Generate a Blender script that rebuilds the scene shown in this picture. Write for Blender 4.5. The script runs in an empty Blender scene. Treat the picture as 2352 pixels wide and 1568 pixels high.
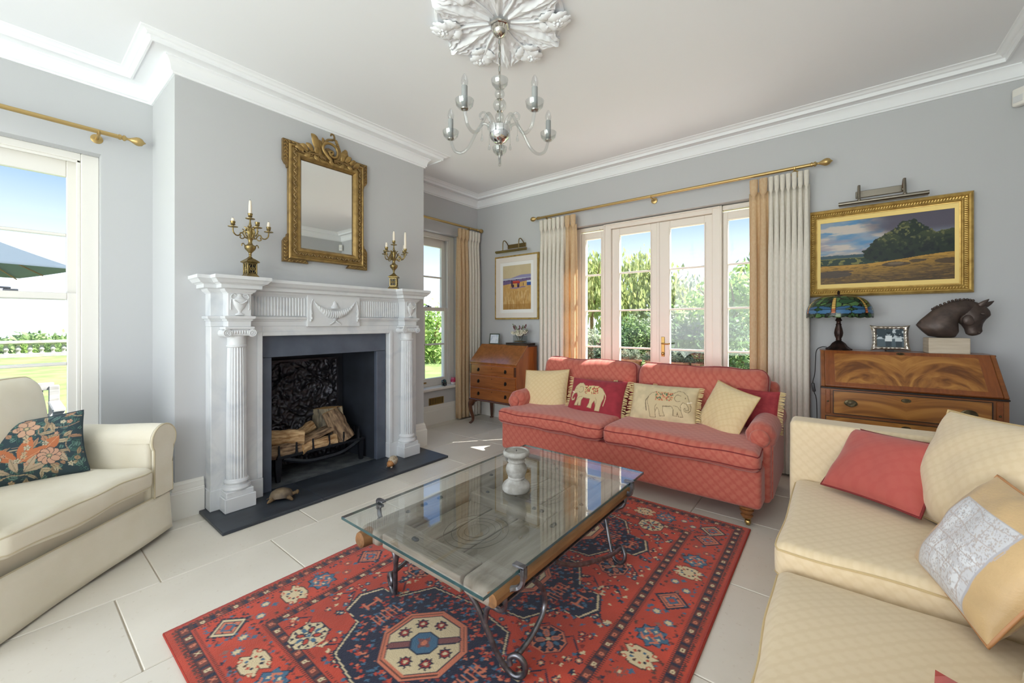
import bpy, math, random
import numpy as np
from mathutils import Vector, Matrix, noise
R = math.radians
sc = bpy.context.scene
COL = sc.collection
random.seed(7)
rng = np.random.default_rng(11)

# ------------------------------------------------------------------ camera
cam = bpy.data.cameras.new('camera'); camo = bpy.data.objects.new('camera', cam); COL.objects.link(camo)
F_PX, YAW = 930.0, math.atan((1915 - 1176) / 930.0)
cam.sensor_width = 36.0; cam.lens = F_PX / 2352 * 36.0
cam.shift_y = -42.0 / 2352; cam.clip_start = 0.02; cam.clip_end = 3000
camo.location = (0, 0, 1.2); camo.rotation_euler = (R(90), 0, YAW)
sc.camera = camo

# ------------------------------------------------------------------ world: clear sky, pale at the horizon
def s2l(c):
    return c / 12.92 if c <= 0.04045 else ((c + 0.055) / 1.055) ** 2.4
def hx(h, a=1.0):
    h = h.lstrip('#'); return tuple(s2l(int(h[i:i + 2], 16) / 255) for i in (0, 2, 4)) + (a,)
w = bpy.data.worlds.new('sky'); sc.world = w; w.use_nodes = True
nt = w.node_tree; bg = nt.nodes['Background']
tc = nt.nodes.new('ShaderNodeTexCoord'); sx = nt.nodes.new('ShaderNodeSeparateXYZ'); cr = nt.nodes.new('ShaderNodeValToRGB')
nt.links.new(tc.outputs['Generated'], sx.inputs[0]); nt.links.new(sx.outputs['Z'], cr.inputs[0]); nt.links.new(cr.outputs[0], bg.inputs[0])
e = cr.color_ramp.elements
e[0].position = 0.0; e[0].color = (1.0, 1.02, 1.05, 1); e[1].position = 0.55; e[1].color = (0.17, 0.32, 0.66, 1)
a_ = e.new(0.08); a_.color = (0.80, 0.87, 0.98, 1); a_ = e.new(0.24); a_.color = (0.27, 0.41, 0.66, 1)
bg.inputs[1].default_value = 1.75

# ------------------------------------------------------------------ sun (high, coming in at the french doors)
SUN_DIR = Vector((0.55, 0.68, 1.14)).normalized()
sl = bpy.data.lights.new('sun', 'SUN'); sl.energy = 20.0; sl.angle = R(0.55); sl.color = (1.0, 0.97, 0.92)
so = bpy.data.objects.new('sun', sl); COL.objects.link(so); so.location = (6, 8, 12)
so.rotation_euler = SUN_DIR.to_track_quat('Z', 'Y').to_euler()

# ------------------------------------------------------------------ fill lamps added unseen behind the camera to brighten the room; sky portals
def area(name, loc, rot, sx_, sy_, power, col, portal=False):
    l = bpy.data.lights.new(name, 'AREA'); l.shape = 'RECTANGLE'; l.size = sx_; l.size_y = sy_; l.energy = power; l.color = col
    if portal: l.cycles.is_portal = True
    o = bpy.data.objects.new(name, l); COL.objects.link(o); o.location = loc; o.rotation_euler = rot
    return o
area('fill_south_a', (-2.35, -2.66, 1.35), (R(108), 0, 0), 1.9, 2.3, 72, (0.96, 0.985, 1.0))
area('fill_south_b', (-0.25, -2.66, 1.35), (R(132), 0, 0), 1.9, 2.3, 105, (0.96, 0.985, 1.0))
area('portal_north', (-1.36, 4.16, 1.4), (R(-90), 0, 0), 1.9, 1.8, 1, (1, 1, 1), True)
area('portal_west_a', (-3.96, -0.055, 1.36), (R(90), 0, R(-90)), 0.8, 1.8, 1, (1, 1, 1), True)
area('portal_west_b', (-3.96, 3.157, 1.36), (R(90), 0, R(-90)), 0.8, 1.8, 1, (1, 1, 1), True)

sc.view_settings.view_transform = 'Standard'; sc.view_settings.look = 'None'
sc.view_settings.exposure = 0.0; sc.view_settings.gamma = 1.0; sc.view_settings.use_curve_mapping = False
try:
    sc.cycles.max_bounces = 10; sc.cycles.diffuse_bounces = 5; sc.cycles.glossy_bounces = 5
    sc.cycles.transparent_max_bounces = 16; sc.cycles.transmission_bounces = 8; sc.cycles.sample_clamp_indirect = 6.0
    sc.cycles.caustics_reflective = False; sc.cycles.caustics_refractive = False
except Exception: pass

# ------------------------------------------------------------------ materials
MATS = {}
def nodes(name):
    m = bpy.data.materials.new(name); m.use_nodes = True
    n = m.node_tree.nodes; l = m.node_tree.links
    return m, n, l, n['Principled BSDF']
def mat(name, col, rough=0.5, metal=0.0, col2=None, scale=8.0, stretch=(1, 1, 1), detail=3.0, bump=0.0, bscale=60.0, lo=0.35, hi=0.65,
        spec=0.5, sheen=0.0, trans=0.0, coat=0.0, bstretch=(1, 1, 1), distort=0.0):
    if name in MATS: return MATS[name]
    m, n, l, b = nodes(name)
    b.inputs['Base Color'].default_value = hx(col) if isinstance(col, str) else col
    b.inputs['Roughness'].default_value = rough; b.inputs['Metallic'].default_value = metal
    b.inputs['Specular IOR Level'].default_value = spec
    if sheen: b.inputs['Sheen Weight'].default_value = sheen; b.inputs['Sheen Roughness'].default_value = 0.4
    if coat: b.inputs['Coat Weight'].default_value = coat; b.inputs['Coat Roughness'].default_value = 0.12
    if trans: b.inputs['Transmission Weight'].default_value = trans
    t = n.new('ShaderNodeTexCoord')
    if col2:
        mp = n.new('ShaderNodeMapping'); mp.inputs['Scale'].default_value = stretch
        nz = n.new('ShaderNodeTexNoise'); nz.inputs['Scale'].default_value = scale; nz.inputs['Detail'].default_value = detail; nz.inputs['Distortion'].default_value = distort
        cr = n.new('ShaderNodeValToRGB'); cr.color_ramp.elements[0].position = lo; cr.color_ramp.elements[1].position = hi
        cr.color_ramp.elements[0].color = hx(col); cr.color_ramp.elements[1].color = hx(col2)
        l.new(t.outputs['Object'], mp.inputs[0]); l.new(mp.outputs[0], nz.inputs[0]); l.new(nz.outputs['Fac'], cr.inputs[0]); l.new(cr.outputs[0], b.inputs['Base Color'])
    if bump:
        mp2 = n.new('ShaderNodeMapping'); mp2.inputs['Scale'].default_value = bstretch
        nz2 = n.new('ShaderNodeTexNoise'); nz2.inputs['Scale'].default_value = bscale; nz2.inputs['Detail'].default_value = 2
        bp = n.new('ShaderNodeBump'); bp.inputs['Strength'].default_value = bump; bp.inputs['Distance'].default_value = 0.01
        l.new(t.outputs['Object'], mp2.inputs[0]); l.new(mp2.outputs[0], nz2.inputs[0]); l.new(nz2.outputs['Fac'], bp.inputs['Height']); l.new(bp.outputs[0], b.inputs['Normal'])
    MATS[name] = m
    return m
def wood(name, c1, c2, axis=0, scale=3.0, rough=0.35, rings=7.0, coat=0.0, dist=4.0, bump=0.05):
    m, n, l, b = nodes(name)
    t = n.new('ShaderNodeTexCoord'); mp = n.new('ShaderNodeMapping'); s = [1.0, 1.0, 1.0]; s[axis] = 0.12
    mp.inputs['Scale'].default_value = s
    wv = n.new('ShaderNodeTexNoise'); wv.inputs['Scale'].default_value = scale * rings; wv.inputs['Detail'].default_value = 4; wv.inputs['Distortion'].default_value = dist * 0.25
    nz = n.new('ShaderNodeTexNoise'); nz.inputs['Scale'].default_value = scale; nz.inputs['Detail'].default_value = 2
    mx = n.new('ShaderNodeMath'); mx.operation = 'MULTIPLY_ADD'; mx.inputs[1].default_value = 0.6
    cr = n.new('ShaderNodeValToRGB'); cr.color_ramp.elements[0].position = 0.4; cr.color_ramp.elements[1].position = 0.95
    cr.color_ramp.elements[0].color = hx(c1); cr.color_ramp.elements[1].color = hx(c2)
    l.new(t.outputs['Object'], mp.inputs[0]); l.new(mp.outputs[0], wv.inputs[0]); l.new(mp.outputs[0], nz.inputs[0])
    l.new(nz.outputs['Fac'], mx.inputs[0]); l.new(wv.outputs['Fac'], mx.inputs[2]); l.new(mx.outputs[0], cr.inputs[0]); l.new(cr.outputs[0], b.inputs['Base Color'])
    b.inputs['Roughness'].default_value = rough
    if coat: b.inputs['Coat Weight'].default_value = coat; b.inputs['Coat Roughness'].default_value = 0.1
    bp = n.new('ShaderNodeBump'); bp.inputs['Strength'].default_value = bump; l.new(wv.outputs['Fac'], bp.inputs['Height']); l.new(bp.outputs[0], b.inputs['Normal'])
    MATS[name] = m; return m
def flame(name, c1, c2, c3, k=1.0, coat=0.3, zc=-0.04):
    """crotch-figured mahogany, book-matched about local x = 0"""
    m, n, l, b = nodes(name)
    t = n.new('ShaderNodeTexCoord'); s = n.new('ShaderNodeSeparateXYZ'); l.new(t.outputs['Object'], s.inputs[0])
    ab = n.new('ShaderNodeMath'); ab.operation = 'ABSOLUTE'; l.new(s.outputs['X'], ab.inputs[0])
    ad = n.new('ShaderNodeMath'); ad.operation = 'ADD'; l.new(s.outputs['Y'], ad.inputs[0]); l.new(s.outputs['Z'], ad.inputs[1])
    def M(op, x, y):
        q = n.new('ShaderNodeMath'); q.operation = op
        for i, v in enumerate((x, y)):
            if isinstance(v, (int, float)): q.inputs[i].default_value = v
            else: l.new(v, q.inputs[i])
        return q.outputs[0]
    dx = M('SUBTRACT', ab.outputs[0], 0.19); dy = M('ADD', ad.outputs[0], -zc); yy = M('MULTIPLY', dy, 0.75)
    rr = M('POWER', M('ADD', M('MULTIPLY', dx, dx), M('MULTIPLY', yy, yy)), 0.5); th = M('ARCTAN2', yy, dx)
    cb = n.new('ShaderNodeCombineXYZ'); l.new(M('MULTIPLY', rr, 26 * k), cb.inputs[0]); l.new(M('MULTIPLY', th, 1.1), cb.inputs[1]); l.new(M('MULTIPLY', ad.outputs[0], 3.0), cb.inputs[2])
    wv = n.new('ShaderNodeTexNoise'); wv.inputs['Scale'].default_value = 1.0; wv.inputs['Detail'].default_value = 5; wv.inputs['Distortion'].default_value = 0.8
    l.new(cb.outputs[0], wv.inputs[0])
    cr = n.new('ShaderNodeValToRGB'); E_ = cr.color_ramp.elements
    E_[0].position = 0.3; E_[0].color = hx(c1); E_[1].position = 0.72; E_[1].color = hx(c3); q = E_.new(0.5); q.color = hx(c2)
    l.new(wv.outputs['Fac'], cr.inputs[0]); l.new(cr.outputs[0], b.inputs['Base Color'])
    b.inputs['Roughness'].default_value = 0.32; b.inputs['Coat Weight'].default_value = coat; b.inputs['Coat Roughness'].default_value = 0.15
    MATS[name] = m; return m
def damask(name, c1, c2, k=26.0, rough=0.75, sheen=0.3, bump=0.08):
    """woven ogee lattice, tone on tone; runs over top and front alike (v = y + z)"""
    m, n, l, b = nodes(name)
    t = n.new('ShaderNodeTexCoord'); s = n.new('ShaderNodeSeparateXYZ'); l.new(t.outputs['Object'], s.inputs[0])
    def M(op, a, b_=None):
        q = n.new('ShaderNodeMath'); q.operation = op
        for i, v in enumerate((a, b_)):
            if v is None: continue
            if isinstance(v, (int, float)): q.inputs[i].default_value = v
            else: l.new(v, q.inputs[i])
        return q.outputs[0]
    v = M('SUBTRACT', s.outputs['Z'], s.outputs['Y']); u = s.outputs['X']
    su = M('SINE', M('MULTIPLY', u, k * 2)); sv = M('MULTIPLY', v, k * 1.5)
    a = M('SINE', M('ADD', sv, M('MULTIPLY', u, k * 1.5))); c = M('SINE', M('SUBTRACT', sv, M('MULTIPLY', u, k * 1.5)))
    p = M('ABSOLUTE', M('MULTIPLY', a, c))
    fine = M('SINE', M('MULTIPLY', v, k * 6)); fine2 = M('SINE', M('MULTIPLY', u, k * 6))
    q = M('ADD', p, M('MULTIPLY', M('MULTIPLY', fine, fine2), 0.28))
    nz = n.new('ShaderNodeTexNoise'); nz.inputs['Scale'].default_value = 5.0
    l.new(t.outputs['Object'], nz.inputs[0])
    q = M('ADD', q, M('MULTIPLY', nz.outputs['Fac'], 0.35))
    cr = n.new('ShaderNodeValToRGB'); cr.color_ramp.elements[0].position = 0.3; cr.color_ramp.elements[1].position = 0.75
    cr.color_ramp.elements[0].color = hx(c1); cr.color_ramp.elements[1].color = hx(c2)
    l.new(q, cr.inputs[0]); l.new(cr.outputs[0], b.inputs['Base Color'])
    b.inputs['Roughness'].default_value = rough; b.inputs['Sheen Weight'].default_value = sheen; b.inputs['Specular IOR Level'].default_value = 0.3
    bp = n.new('ShaderNodeBump'); bp.inputs['Strength'].default_value = bump; bp.inputs['Distance'].default_value = 0.01
    l.new(q, bp.inputs['Height']); l.new(bp.outputs[0], b.inputs['Normal'])
    MATS[name] = m; return m
def painted(name, rough=0.6, sheen=0.0, bump=0.0, bscale=300.0):
    """colours woven or printed on the piece itself, stored per vertex"""
    m, n, l, b = nodes(name)
    at = n.new('ShaderNodeVertexColor'); at.layer_name = 'Col'; l.new(at.outputs[0], b.inputs['Base Color'])
    b.inputs['Roughness'].default_value = rough; b.inputs['Sheen Weight'].default_value = sheen; b.inputs['Specular IOR Level'].default_value = 0.3
    if bump:
        t = n.new('ShaderNodeTexCoord'); nz = n.new('ShaderNodeTexNoise'); nz.inputs['Scale'].default_value = bscale
        bp = n.new('ShaderNodeBump'); bp.inputs['Strength'].default_value = bump; bp.inputs['Distance'].default_value = 0.005
        l.new(t.outputs['Object'], nz.inputs[0]); l.new(nz.outputs['Fac'], bp.inputs['Height']); l.new(bp.outputs[0], b.inputs['Normal'])
    MATS[name] = m; return m
def clear_glass(name, tint=(1, 1, 1, 1), ior=1.45, k=1.0):
    m, n, l, b = nodes(name); n.remove(b)
    out = n['Material Output']; tr = n.new('ShaderNodeBsdfTransparent'); gl = n.new('ShaderNodeBsdfGlossy'); mx = n.new('ShaderNodeMixShader'); lw = n.new('ShaderNodeLayerWeight')
    tr.inputs[0].default_value = tint; gl.inputs['Roughness'].default_value = 0.0; lw.inputs[0].default_value = 0.5
    f0 = ((ior - 1) / (ior + 1)) ** 2 * k
    pw = n.new('ShaderNodeMath'); pw.operation = 'POWER'; pw.inputs[1].default_value = 5.0
    mu = n.new('ShaderNodeMath'); mu.operation = 'MULTIPLY_ADD'; mu.inputs[1].default_value = 1 - f0; mu.inputs[2].default_value = f0; mu.use_clamp = True
    l.new(lw.outputs['Facing'], pw.inputs[0]); l.new(pw.outputs[0], mu.inputs[0]); l.new(mu.outputs[0], mx.inputs[0]); l.new(tr.outputs[0], mx.inputs[1]); l.new(gl.outputs[0], mx.inputs[2]); l.new(mx.outputs[0], out.inputs[0])
    MATS[name] = m; return m
def cloth_trans(name, c1, c2, fac=0.35, scale=40.0):
    m, n, l, b = nodes(name); out = n['Material Output']
    t = n.new('ShaderNodeTexCoord'); nz = n.new('ShaderNodeTexNoise'); nz.inputs['Scale'].default_value = scale; nz.inputs['Detail'].default_value = 3
    mp = n.new('ShaderNodeMapping'); mp.inputs['Scale'].default_value = (3, 3, 1)
    cr = n.new('ShaderNodeValToRGB'); cr.color_ramp.elements[0].position = 0.3; cr.color_ramp.elements[1].position = 0.7
    cr.color_ramp.elements[0].color = hx(c1); cr.color_ramp.elements[1].color = hx(c2)
    l.new(t.outputs['Object'], mp.inputs[0]); l.new(mp.outputs[0], nz.inputs[0]); l.new(nz.outputs['Fac'], cr.inputs[0]); l.new(cr.outputs[0], b.inputs['Base Color'])
    b.inputs['Roughness'].default_value = 0.9; b.inputs['Specular IOR Level'].default_value = 0.1
    tl = n.new('ShaderNodeBsdfTranslucent'); l.new(cr.outputs[0], tl.inputs[0]); mx = n.new('ShaderNodeMixShader'); mx.inputs[0].default_value = fac
    l.new(b.outputs[0], mx.inputs[1]); l.new(tl.outputs[0], mx.inputs[2]); l.new(mx.outputs[0], out.inputs[0])
    MATS[name] = m; return m

# ------------------------------------------------------------------ mesh building
class MB:
    def __init__(s): s.v = []; s.f = []
    def add(s, vs, fs):
        o = len(s.v); s.v += [tuple(p) for p in vs]; s.f += [tuple(i + o for i in f) for f in fs]; return s
    def mark(s): return len(s.v)
    def xf(s, M, k=0):
        for i in range(k, len(s.v)): s.v[i] = tuple(M @ Vector(s.v[i]))
        return s
    def box(s, x0, x1, y0, y1, z0, z1, b=0.0):
        c = ((x0 + x1) / 2, (y0 + y1) / 2, (z0 + z1) / 2); h = (abs(x1 - x0) / 2, abs(y1 - y0) / 2, abs(z1 - z0) / 2)
        if b <= 0:
            vs = [(x, y, z) for x in (x0, x1) for y in (y0, y1) for z in (z0, z1)]
            return s.add(vs, [(0, 1, 3, 2), (4, 6, 7, 5), (0, 4, 5, 1), (2, 3, 7, 6), (0, 2, 6, 4), (1, 5, 7, 3)])
        b = min(b, min(h) * 0.9)
        vs = []; idx = {}
        for sx_ in (-1, 1):
            for sy_ in (-1, 1):
                for sz_ in (-1, 1):
                    sg = (sx_, sy_, sz_)
                    for a in range(3):
                        idx[(sg, a)] = len(vs)
                        vs.append(tuple(c[i] + sg[i] * (h[i] - (0 if i == a else b)) for i in range(3)))
        fs = []
        for a in range(3):
            p, q = [i for i in range(3) if i != a]
            for sa in (-1, 1):
                def sgn(sp, sq):
                    g = [0, 0, 0]; g[a] = sa; g[p] = sp; g[q] = sq; return tuple(g)
                fs.append(tuple(idx[(sgn(i, j), a)] for i, j in ((-1, -1), (1, -1), (1, 1), (-1, 1))))
            for sp in (-1, 1):
                for sq in (-1, 1):
                    def sg2(sa): g = [0, 0, 0]; g[a] = sa; g[p] = sp; g[q] = sq; return tuple(g)
                    fs.append((idx[(sg2(-1), p)], idx[(sg2(1), p)], idx[(sg2(1), q)], idx[(sg2(-1), q)]))
        for sx_ in (-1, 1):
            for sy_ in (-1, 1):
                for sz_ in (-1, 1): fs.append(tuple(idx[((sx_, sy_, sz_), a)] for a in range(3)))
        return s.add(vs, fs)
    def lathe(s, prof, seg=20, c=(0, 0, 0), fl=0, amp=0.0, a0=0.0, a1=2 * math.pi, sxy=(1, 1), square=0):
        full = abs(a1 - a0 - 2 * math.pi) < 1e-6; n = seg if full else seg + 1; vs = []; fs = []
        for (r, z) in prof:
            for i in range(n):
                a = a0 + (a1 - a0) * i / seg; rr = r * (1 + amp * (abs(math.sin(a * fl / 2)) - 1) if fl else 1)
                if square: rr = r / max(abs(math.cos(a)), abs(math.sin(a)))
                vs.append((c[0] + rr * math.cos(a) * sxy[0], c[1] + rr * math.sin(a) * sxy[1], c[2] + z))
        for j in range(len(prof) - 1):
            for i in range(n if full else n - 1):
                k = (i + 1) % n; fs.append((j * n + i, j * n + k, (j + 1) * n + k, (j + 1) * n + i))
        if prof[0][0] > 1e-5 and full: fs.append(tuple(range(n))[::-1])
        if prof[-1][0] > 1e-5 and full: fs.append(tuple((len(prof) - 1) * n + i for i in range(n)))
        return s.add(vs, fs)
    def tube(s, path, r, seg=8, closed=False, flat=1.0):
        P = [Vector(p) for p in path]; n = len(P); rr = r if isinstance(r, (list, tuple)) else [r] * n
        T = []
        for i in range(n):
            a = P[(i - 1) % n] if (closed or i > 0) else P[i]; b = P[(i + 1) % n] if (closed or i < n - 1) else P[i]
            d = (b - a); T.append(d.normalized() if d.length > 1e-9 else Vector((0, 0, 1)))
        up = Vector((0, 0, 1)) if abs(T[0].z) < 0.9 else Vector((1, 0, 0)); N = (up - T[0] * up.dot(T[0])).normalized(); vs = []; fs = []
        for i in range(n):
            N = (N - T[i] * N.dot(T[i])); N = N.normalized() if N.length > 1e-6 else T[i].orthogonal().normalized(); B = T[i].cross(N)
            for k in range(seg):
                a = 2 * math.pi * k / seg; vs.append(P[i] + N * (rr[i] * math.cos(a) * flat) + B * (rr[i] * math.sin(a)))
        m = n if closed else n - 1
        for i in range(m):
            j = (i + 1) % n
            for k in range(seg): q = (k + 1) % seg; fs.append((i * seg + k, i * seg + q, j * seg + q, j * seg + k))
        if not closed: fs.append(tuple(range(seg))[::-1]); fs.append(tuple((n - 1) * seg + k for k in range(seg)))
        return s.add(vs, fs)
    def prism(s, poly, lo, hi, axis=2):
        n = len(poly); f3 = {2: lambda p, t: (p[0], p[1], t), 1: lambda p, t: (p[0], t, p[1]), 0: lambda p, t: (t, p[0], p[1])}[axis]
        vs = [f3(p, lo) for p in poly] + [f3(p, hi) for p in poly]
        return s.add(vs, [tuple(range(n))[::-1], tuple(range(n, 2 * n))] + [(i, (i + 1) % n, n + (i + 1) % n, n + i) for i in range(n)])
    def sweep(s, prof, path, closed=False):
        """prof: (offset to the left of travel, height); path: xy"""
        n = len(path); P = [Vector((p[0], p[1])) for p in path]; vs = []; fs = []; m = len(prof)
        for i in range(n):
            def nrm(a, b): d = (b - a).normalized(); return Vector((-d.y, d.x))
            n1 = nrm(P[i - 1], P[i]) if (closed or i > 0) else None; n2 = nrm(P[i], P[(i + 1) % n]) if (closed or i < n - 1) else None
            if n1 is None: mv = n2
            elif n2 is None: mv = n1
            else: mv = (n1 + n2); mv = mv / max(0.2, mv.dot(n1))
            for (d, h) in prof: vs.append((P[i].x + mv.x * d, P[i].y + mv.y * d, h))
        for i in range(n if closed else n - 1):
            j = (i + 1) % n
            for k in range(m - 1): fs.append((i * m + k, j * m + k, j * m + k + 1, i * m + k + 1))
        if not closed: fs.append(tuple(range(m))); fs.append(tuple((n - 1) * m + k for k in range(m))[::-1])
        return s.add(vs, fs)
    def grid(s, fn, nu, nv, cu=False, cv=False):
        vs = [fn(i / (nu if cu else nu - 1), j / (nv if cv else nv - 1)) for j in range(nv) for i in range(nu)]
        fs = [(j * nu + i, j * nu + (i + 1) % nu, ((j + 1) % nv) * nu + (i + 1) % nu, ((j + 1) % nv) * nu + i) for j in range(nv if cv else nv - 1) for i in range(nu if cu else nu - 1)]
        return s.add(vs, fs)
    def ell(s, c, r, nu=12, nv=8):
        prof = [(math.sin(math.pi * j / nv), -math.cos(math.pi * j / nv)) for j in range(nv + 1)]
        k = s.mark(); s.lathe(prof, nu); M = Matrix.Translation(c) @ Matrix.Diagonal((r[0], r[1], r[2], 1)); return s.xf(M, k)
    def soft(s, hx_, hy_, hz_, r=0.05, m=7, e=3, puff=(0, 0, 0), wob=0.0, wsc=4.0, seed=0.0, c=(0, 0, 0), tap=None):
        def ax(h): return sorted(set([round(x, 6) for x in list(np.linspace(-h, -h + r, e + 1)) + list(np.linspace(-h + r, h - r, m)) + list(np.linspace(h - r, h, e + 1))]))
        A = [ax(hx_), ax(hy_), ax(hz_)]; H = (hx_, hy_, hz_); idx = {}; vs = []; fs = []
        def place(q):
            cc = [max(-H[i] + r, min(H[i] - r, q[i])) for i in range(3)]; d = Vector([q[i] - cc[i] for i in range(3)])
            p = Vector(cc) + (d.normalized() * r if d.length > 1e-9 else d)
            f = [1 - (p[i] / H[i]) ** 2 for i in range(3)]
            for a in range(3):
                o = [i for i in range(3) if i != a]; p[a] += puff[a] * max(f[o[0]], 0) ** 0.7 * max(f[o[1]], 0) ** 0.7 * (p[a] / H[a])
            if tap: p = Vector(tap(p))
            if wob: p += noise.noise_vector((p + Vector((seed, seed * 1.7, 0))) * wsc) * wob
            return (p.x + c[0], p.y + c[1], p.z + c[2])
        s.place = place; s.half = H
        def vert(q):
            k = tuple(round(x, 5) for x in q)
            if k in idx: return idx[k]
            idx[k] = len(vs); vs.append(place(q)); return idx[k]
        for a in range(3):
            p, q = [i for i in range(3) if i != a]
            for sgn in (-1, 1):
                for i in range(len(A[p]) - 1):
                    for j in range(len(A[q]) - 1):
                        quad = []
                        for (ii, jj) in ((i, j), (i + 1, j), (i + 1, j + 1), (i, j + 1)):
                            v = [0, 0, 0]; v[a] = sgn * H[a]; v[p] = A[p][ii]; v[q] = A[q][jj]; quad.append(vert(v))
                        if len(set(quad)) >= 3: fs.append(tuple(dict.fromkeys(quad)))
        return s.add(vs, fs)
    def seam(s, axis, f, n=26):
        """closed seam line over the last soft() shape, round the given axis at f * half"""
        H = s.half; a, b = [i for i in range(3) if i != axis]; out = []
        for (sa, sb, da, db) in ((-1, -1, 1, 0), (1, -1, 0, 1), (1, 1, -1, 0), (-1, 1, 0, -1)):
            for i in range(n):
                t = 2 * i / n; q = [0, 0, 0]; q[axis] = f * H[axis]; q[a] = H[a] * (sa + da * t); q[b] = H[b] * (sb + db * t); out.append(s.place(q))
        return out
    def build(s, name, m, parent=None, smooth=35, loc=None, cols=None, fix=True):
        me = bpy.data.meshes.new(name); me.from_pydata(s.v, [], s.f); me.update()
        if fix and len(s.f) < 30000:
            import bmesh
            bm = bmesh.new(); bm.from_mesh(me); bmesh.ops.recalc_face_normals(bm, faces=bm.faces); bm.to_mesh(me); bm.free()
        if smooth:
            me.polygons.foreach_set('use_smooth', [True] * len(me.polygons)); me.set_sharp_from_angle(angle=R(smooth))
        if cols is not None:
            at = me.color_attributes.new('Col', 'FLOAT_COLOR', 'POINT'); at.data.foreach_set('color', np.asarray(cols, dtype=np.float32).ravel())
        if m is not None: me.materials.append(m)
        o = bpy.data.objects.new(name, me); COL.objects.link(o)
        if parent is not None: o.parent = parent
        if loc is not None: o.location = loc
        return o
def inst(src, parent=None, loc=None, rot=None, scale=None, name=None):
    o = src.copy(); COL.objects.link(o); o.parent = parent
    if name: o.name = name
    if loc is not None: o.location = loc
    if rot is not None: o.rotation_euler = rot
    if scale is not None: o.scale = scale
    return o
def tag(o, label, cat, group=None, kind=None):
    o['label'] = label; o['category'] = cat
    if group: o['group'] = group
    if kind: o['kind'] = kind
    return o
def thing(name, label, cat, loc=(0, 0, 0), rot=(0, 0, 0), group=None, kind=None):
    o = bpy.data.objects.new(name, None); COL.objects.link(o); o.location = loc; o.rotation_euler = rot; o.empty_display_size = 0.05
    return tag(o, label, cat, group, kind)
def struct(o, label=None, cat=None):
    o['kind'] = 'structure'
    if label: o['label'] = label
    if cat: o['category'] = cat
    return o
def copy_tree(o, parent=None):
    c = o.copy(); COL.objects.link(c); c.parent = parent
    for ch in list(o.children): copy_tree(ch, c)
    return c
def spline(pts, n=8, closed=False):
    P = [Vector(p) for p in pts]; out = []; m = len(P)
    for i in range(m if closed else m - 1):
        p0 = P[(i - 1) % m] if (closed or i > 0) else P[i]; p1 = P[i]; p2 = P[(i + 1) % m]; p3 = P[(i + 2) % m] if (closed or i < m - 2) else p2
        for k in range(n):
            t = k / n; out.append(0.5 * ((2 * p1) + (p2 - p0) * t + (2 * p0 - 5 * p1 + 4 * p2 - p3) * t * t + (3 * p1 - p0 - 3 * p2 + p3) * t ** 3))
    if not closed: out.append(P[-1])
    return out
def rot_to(d):
    return Vector(d).normalized().to_track_quat('Z', 'Y').to_matrix().to_4x4()

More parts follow.
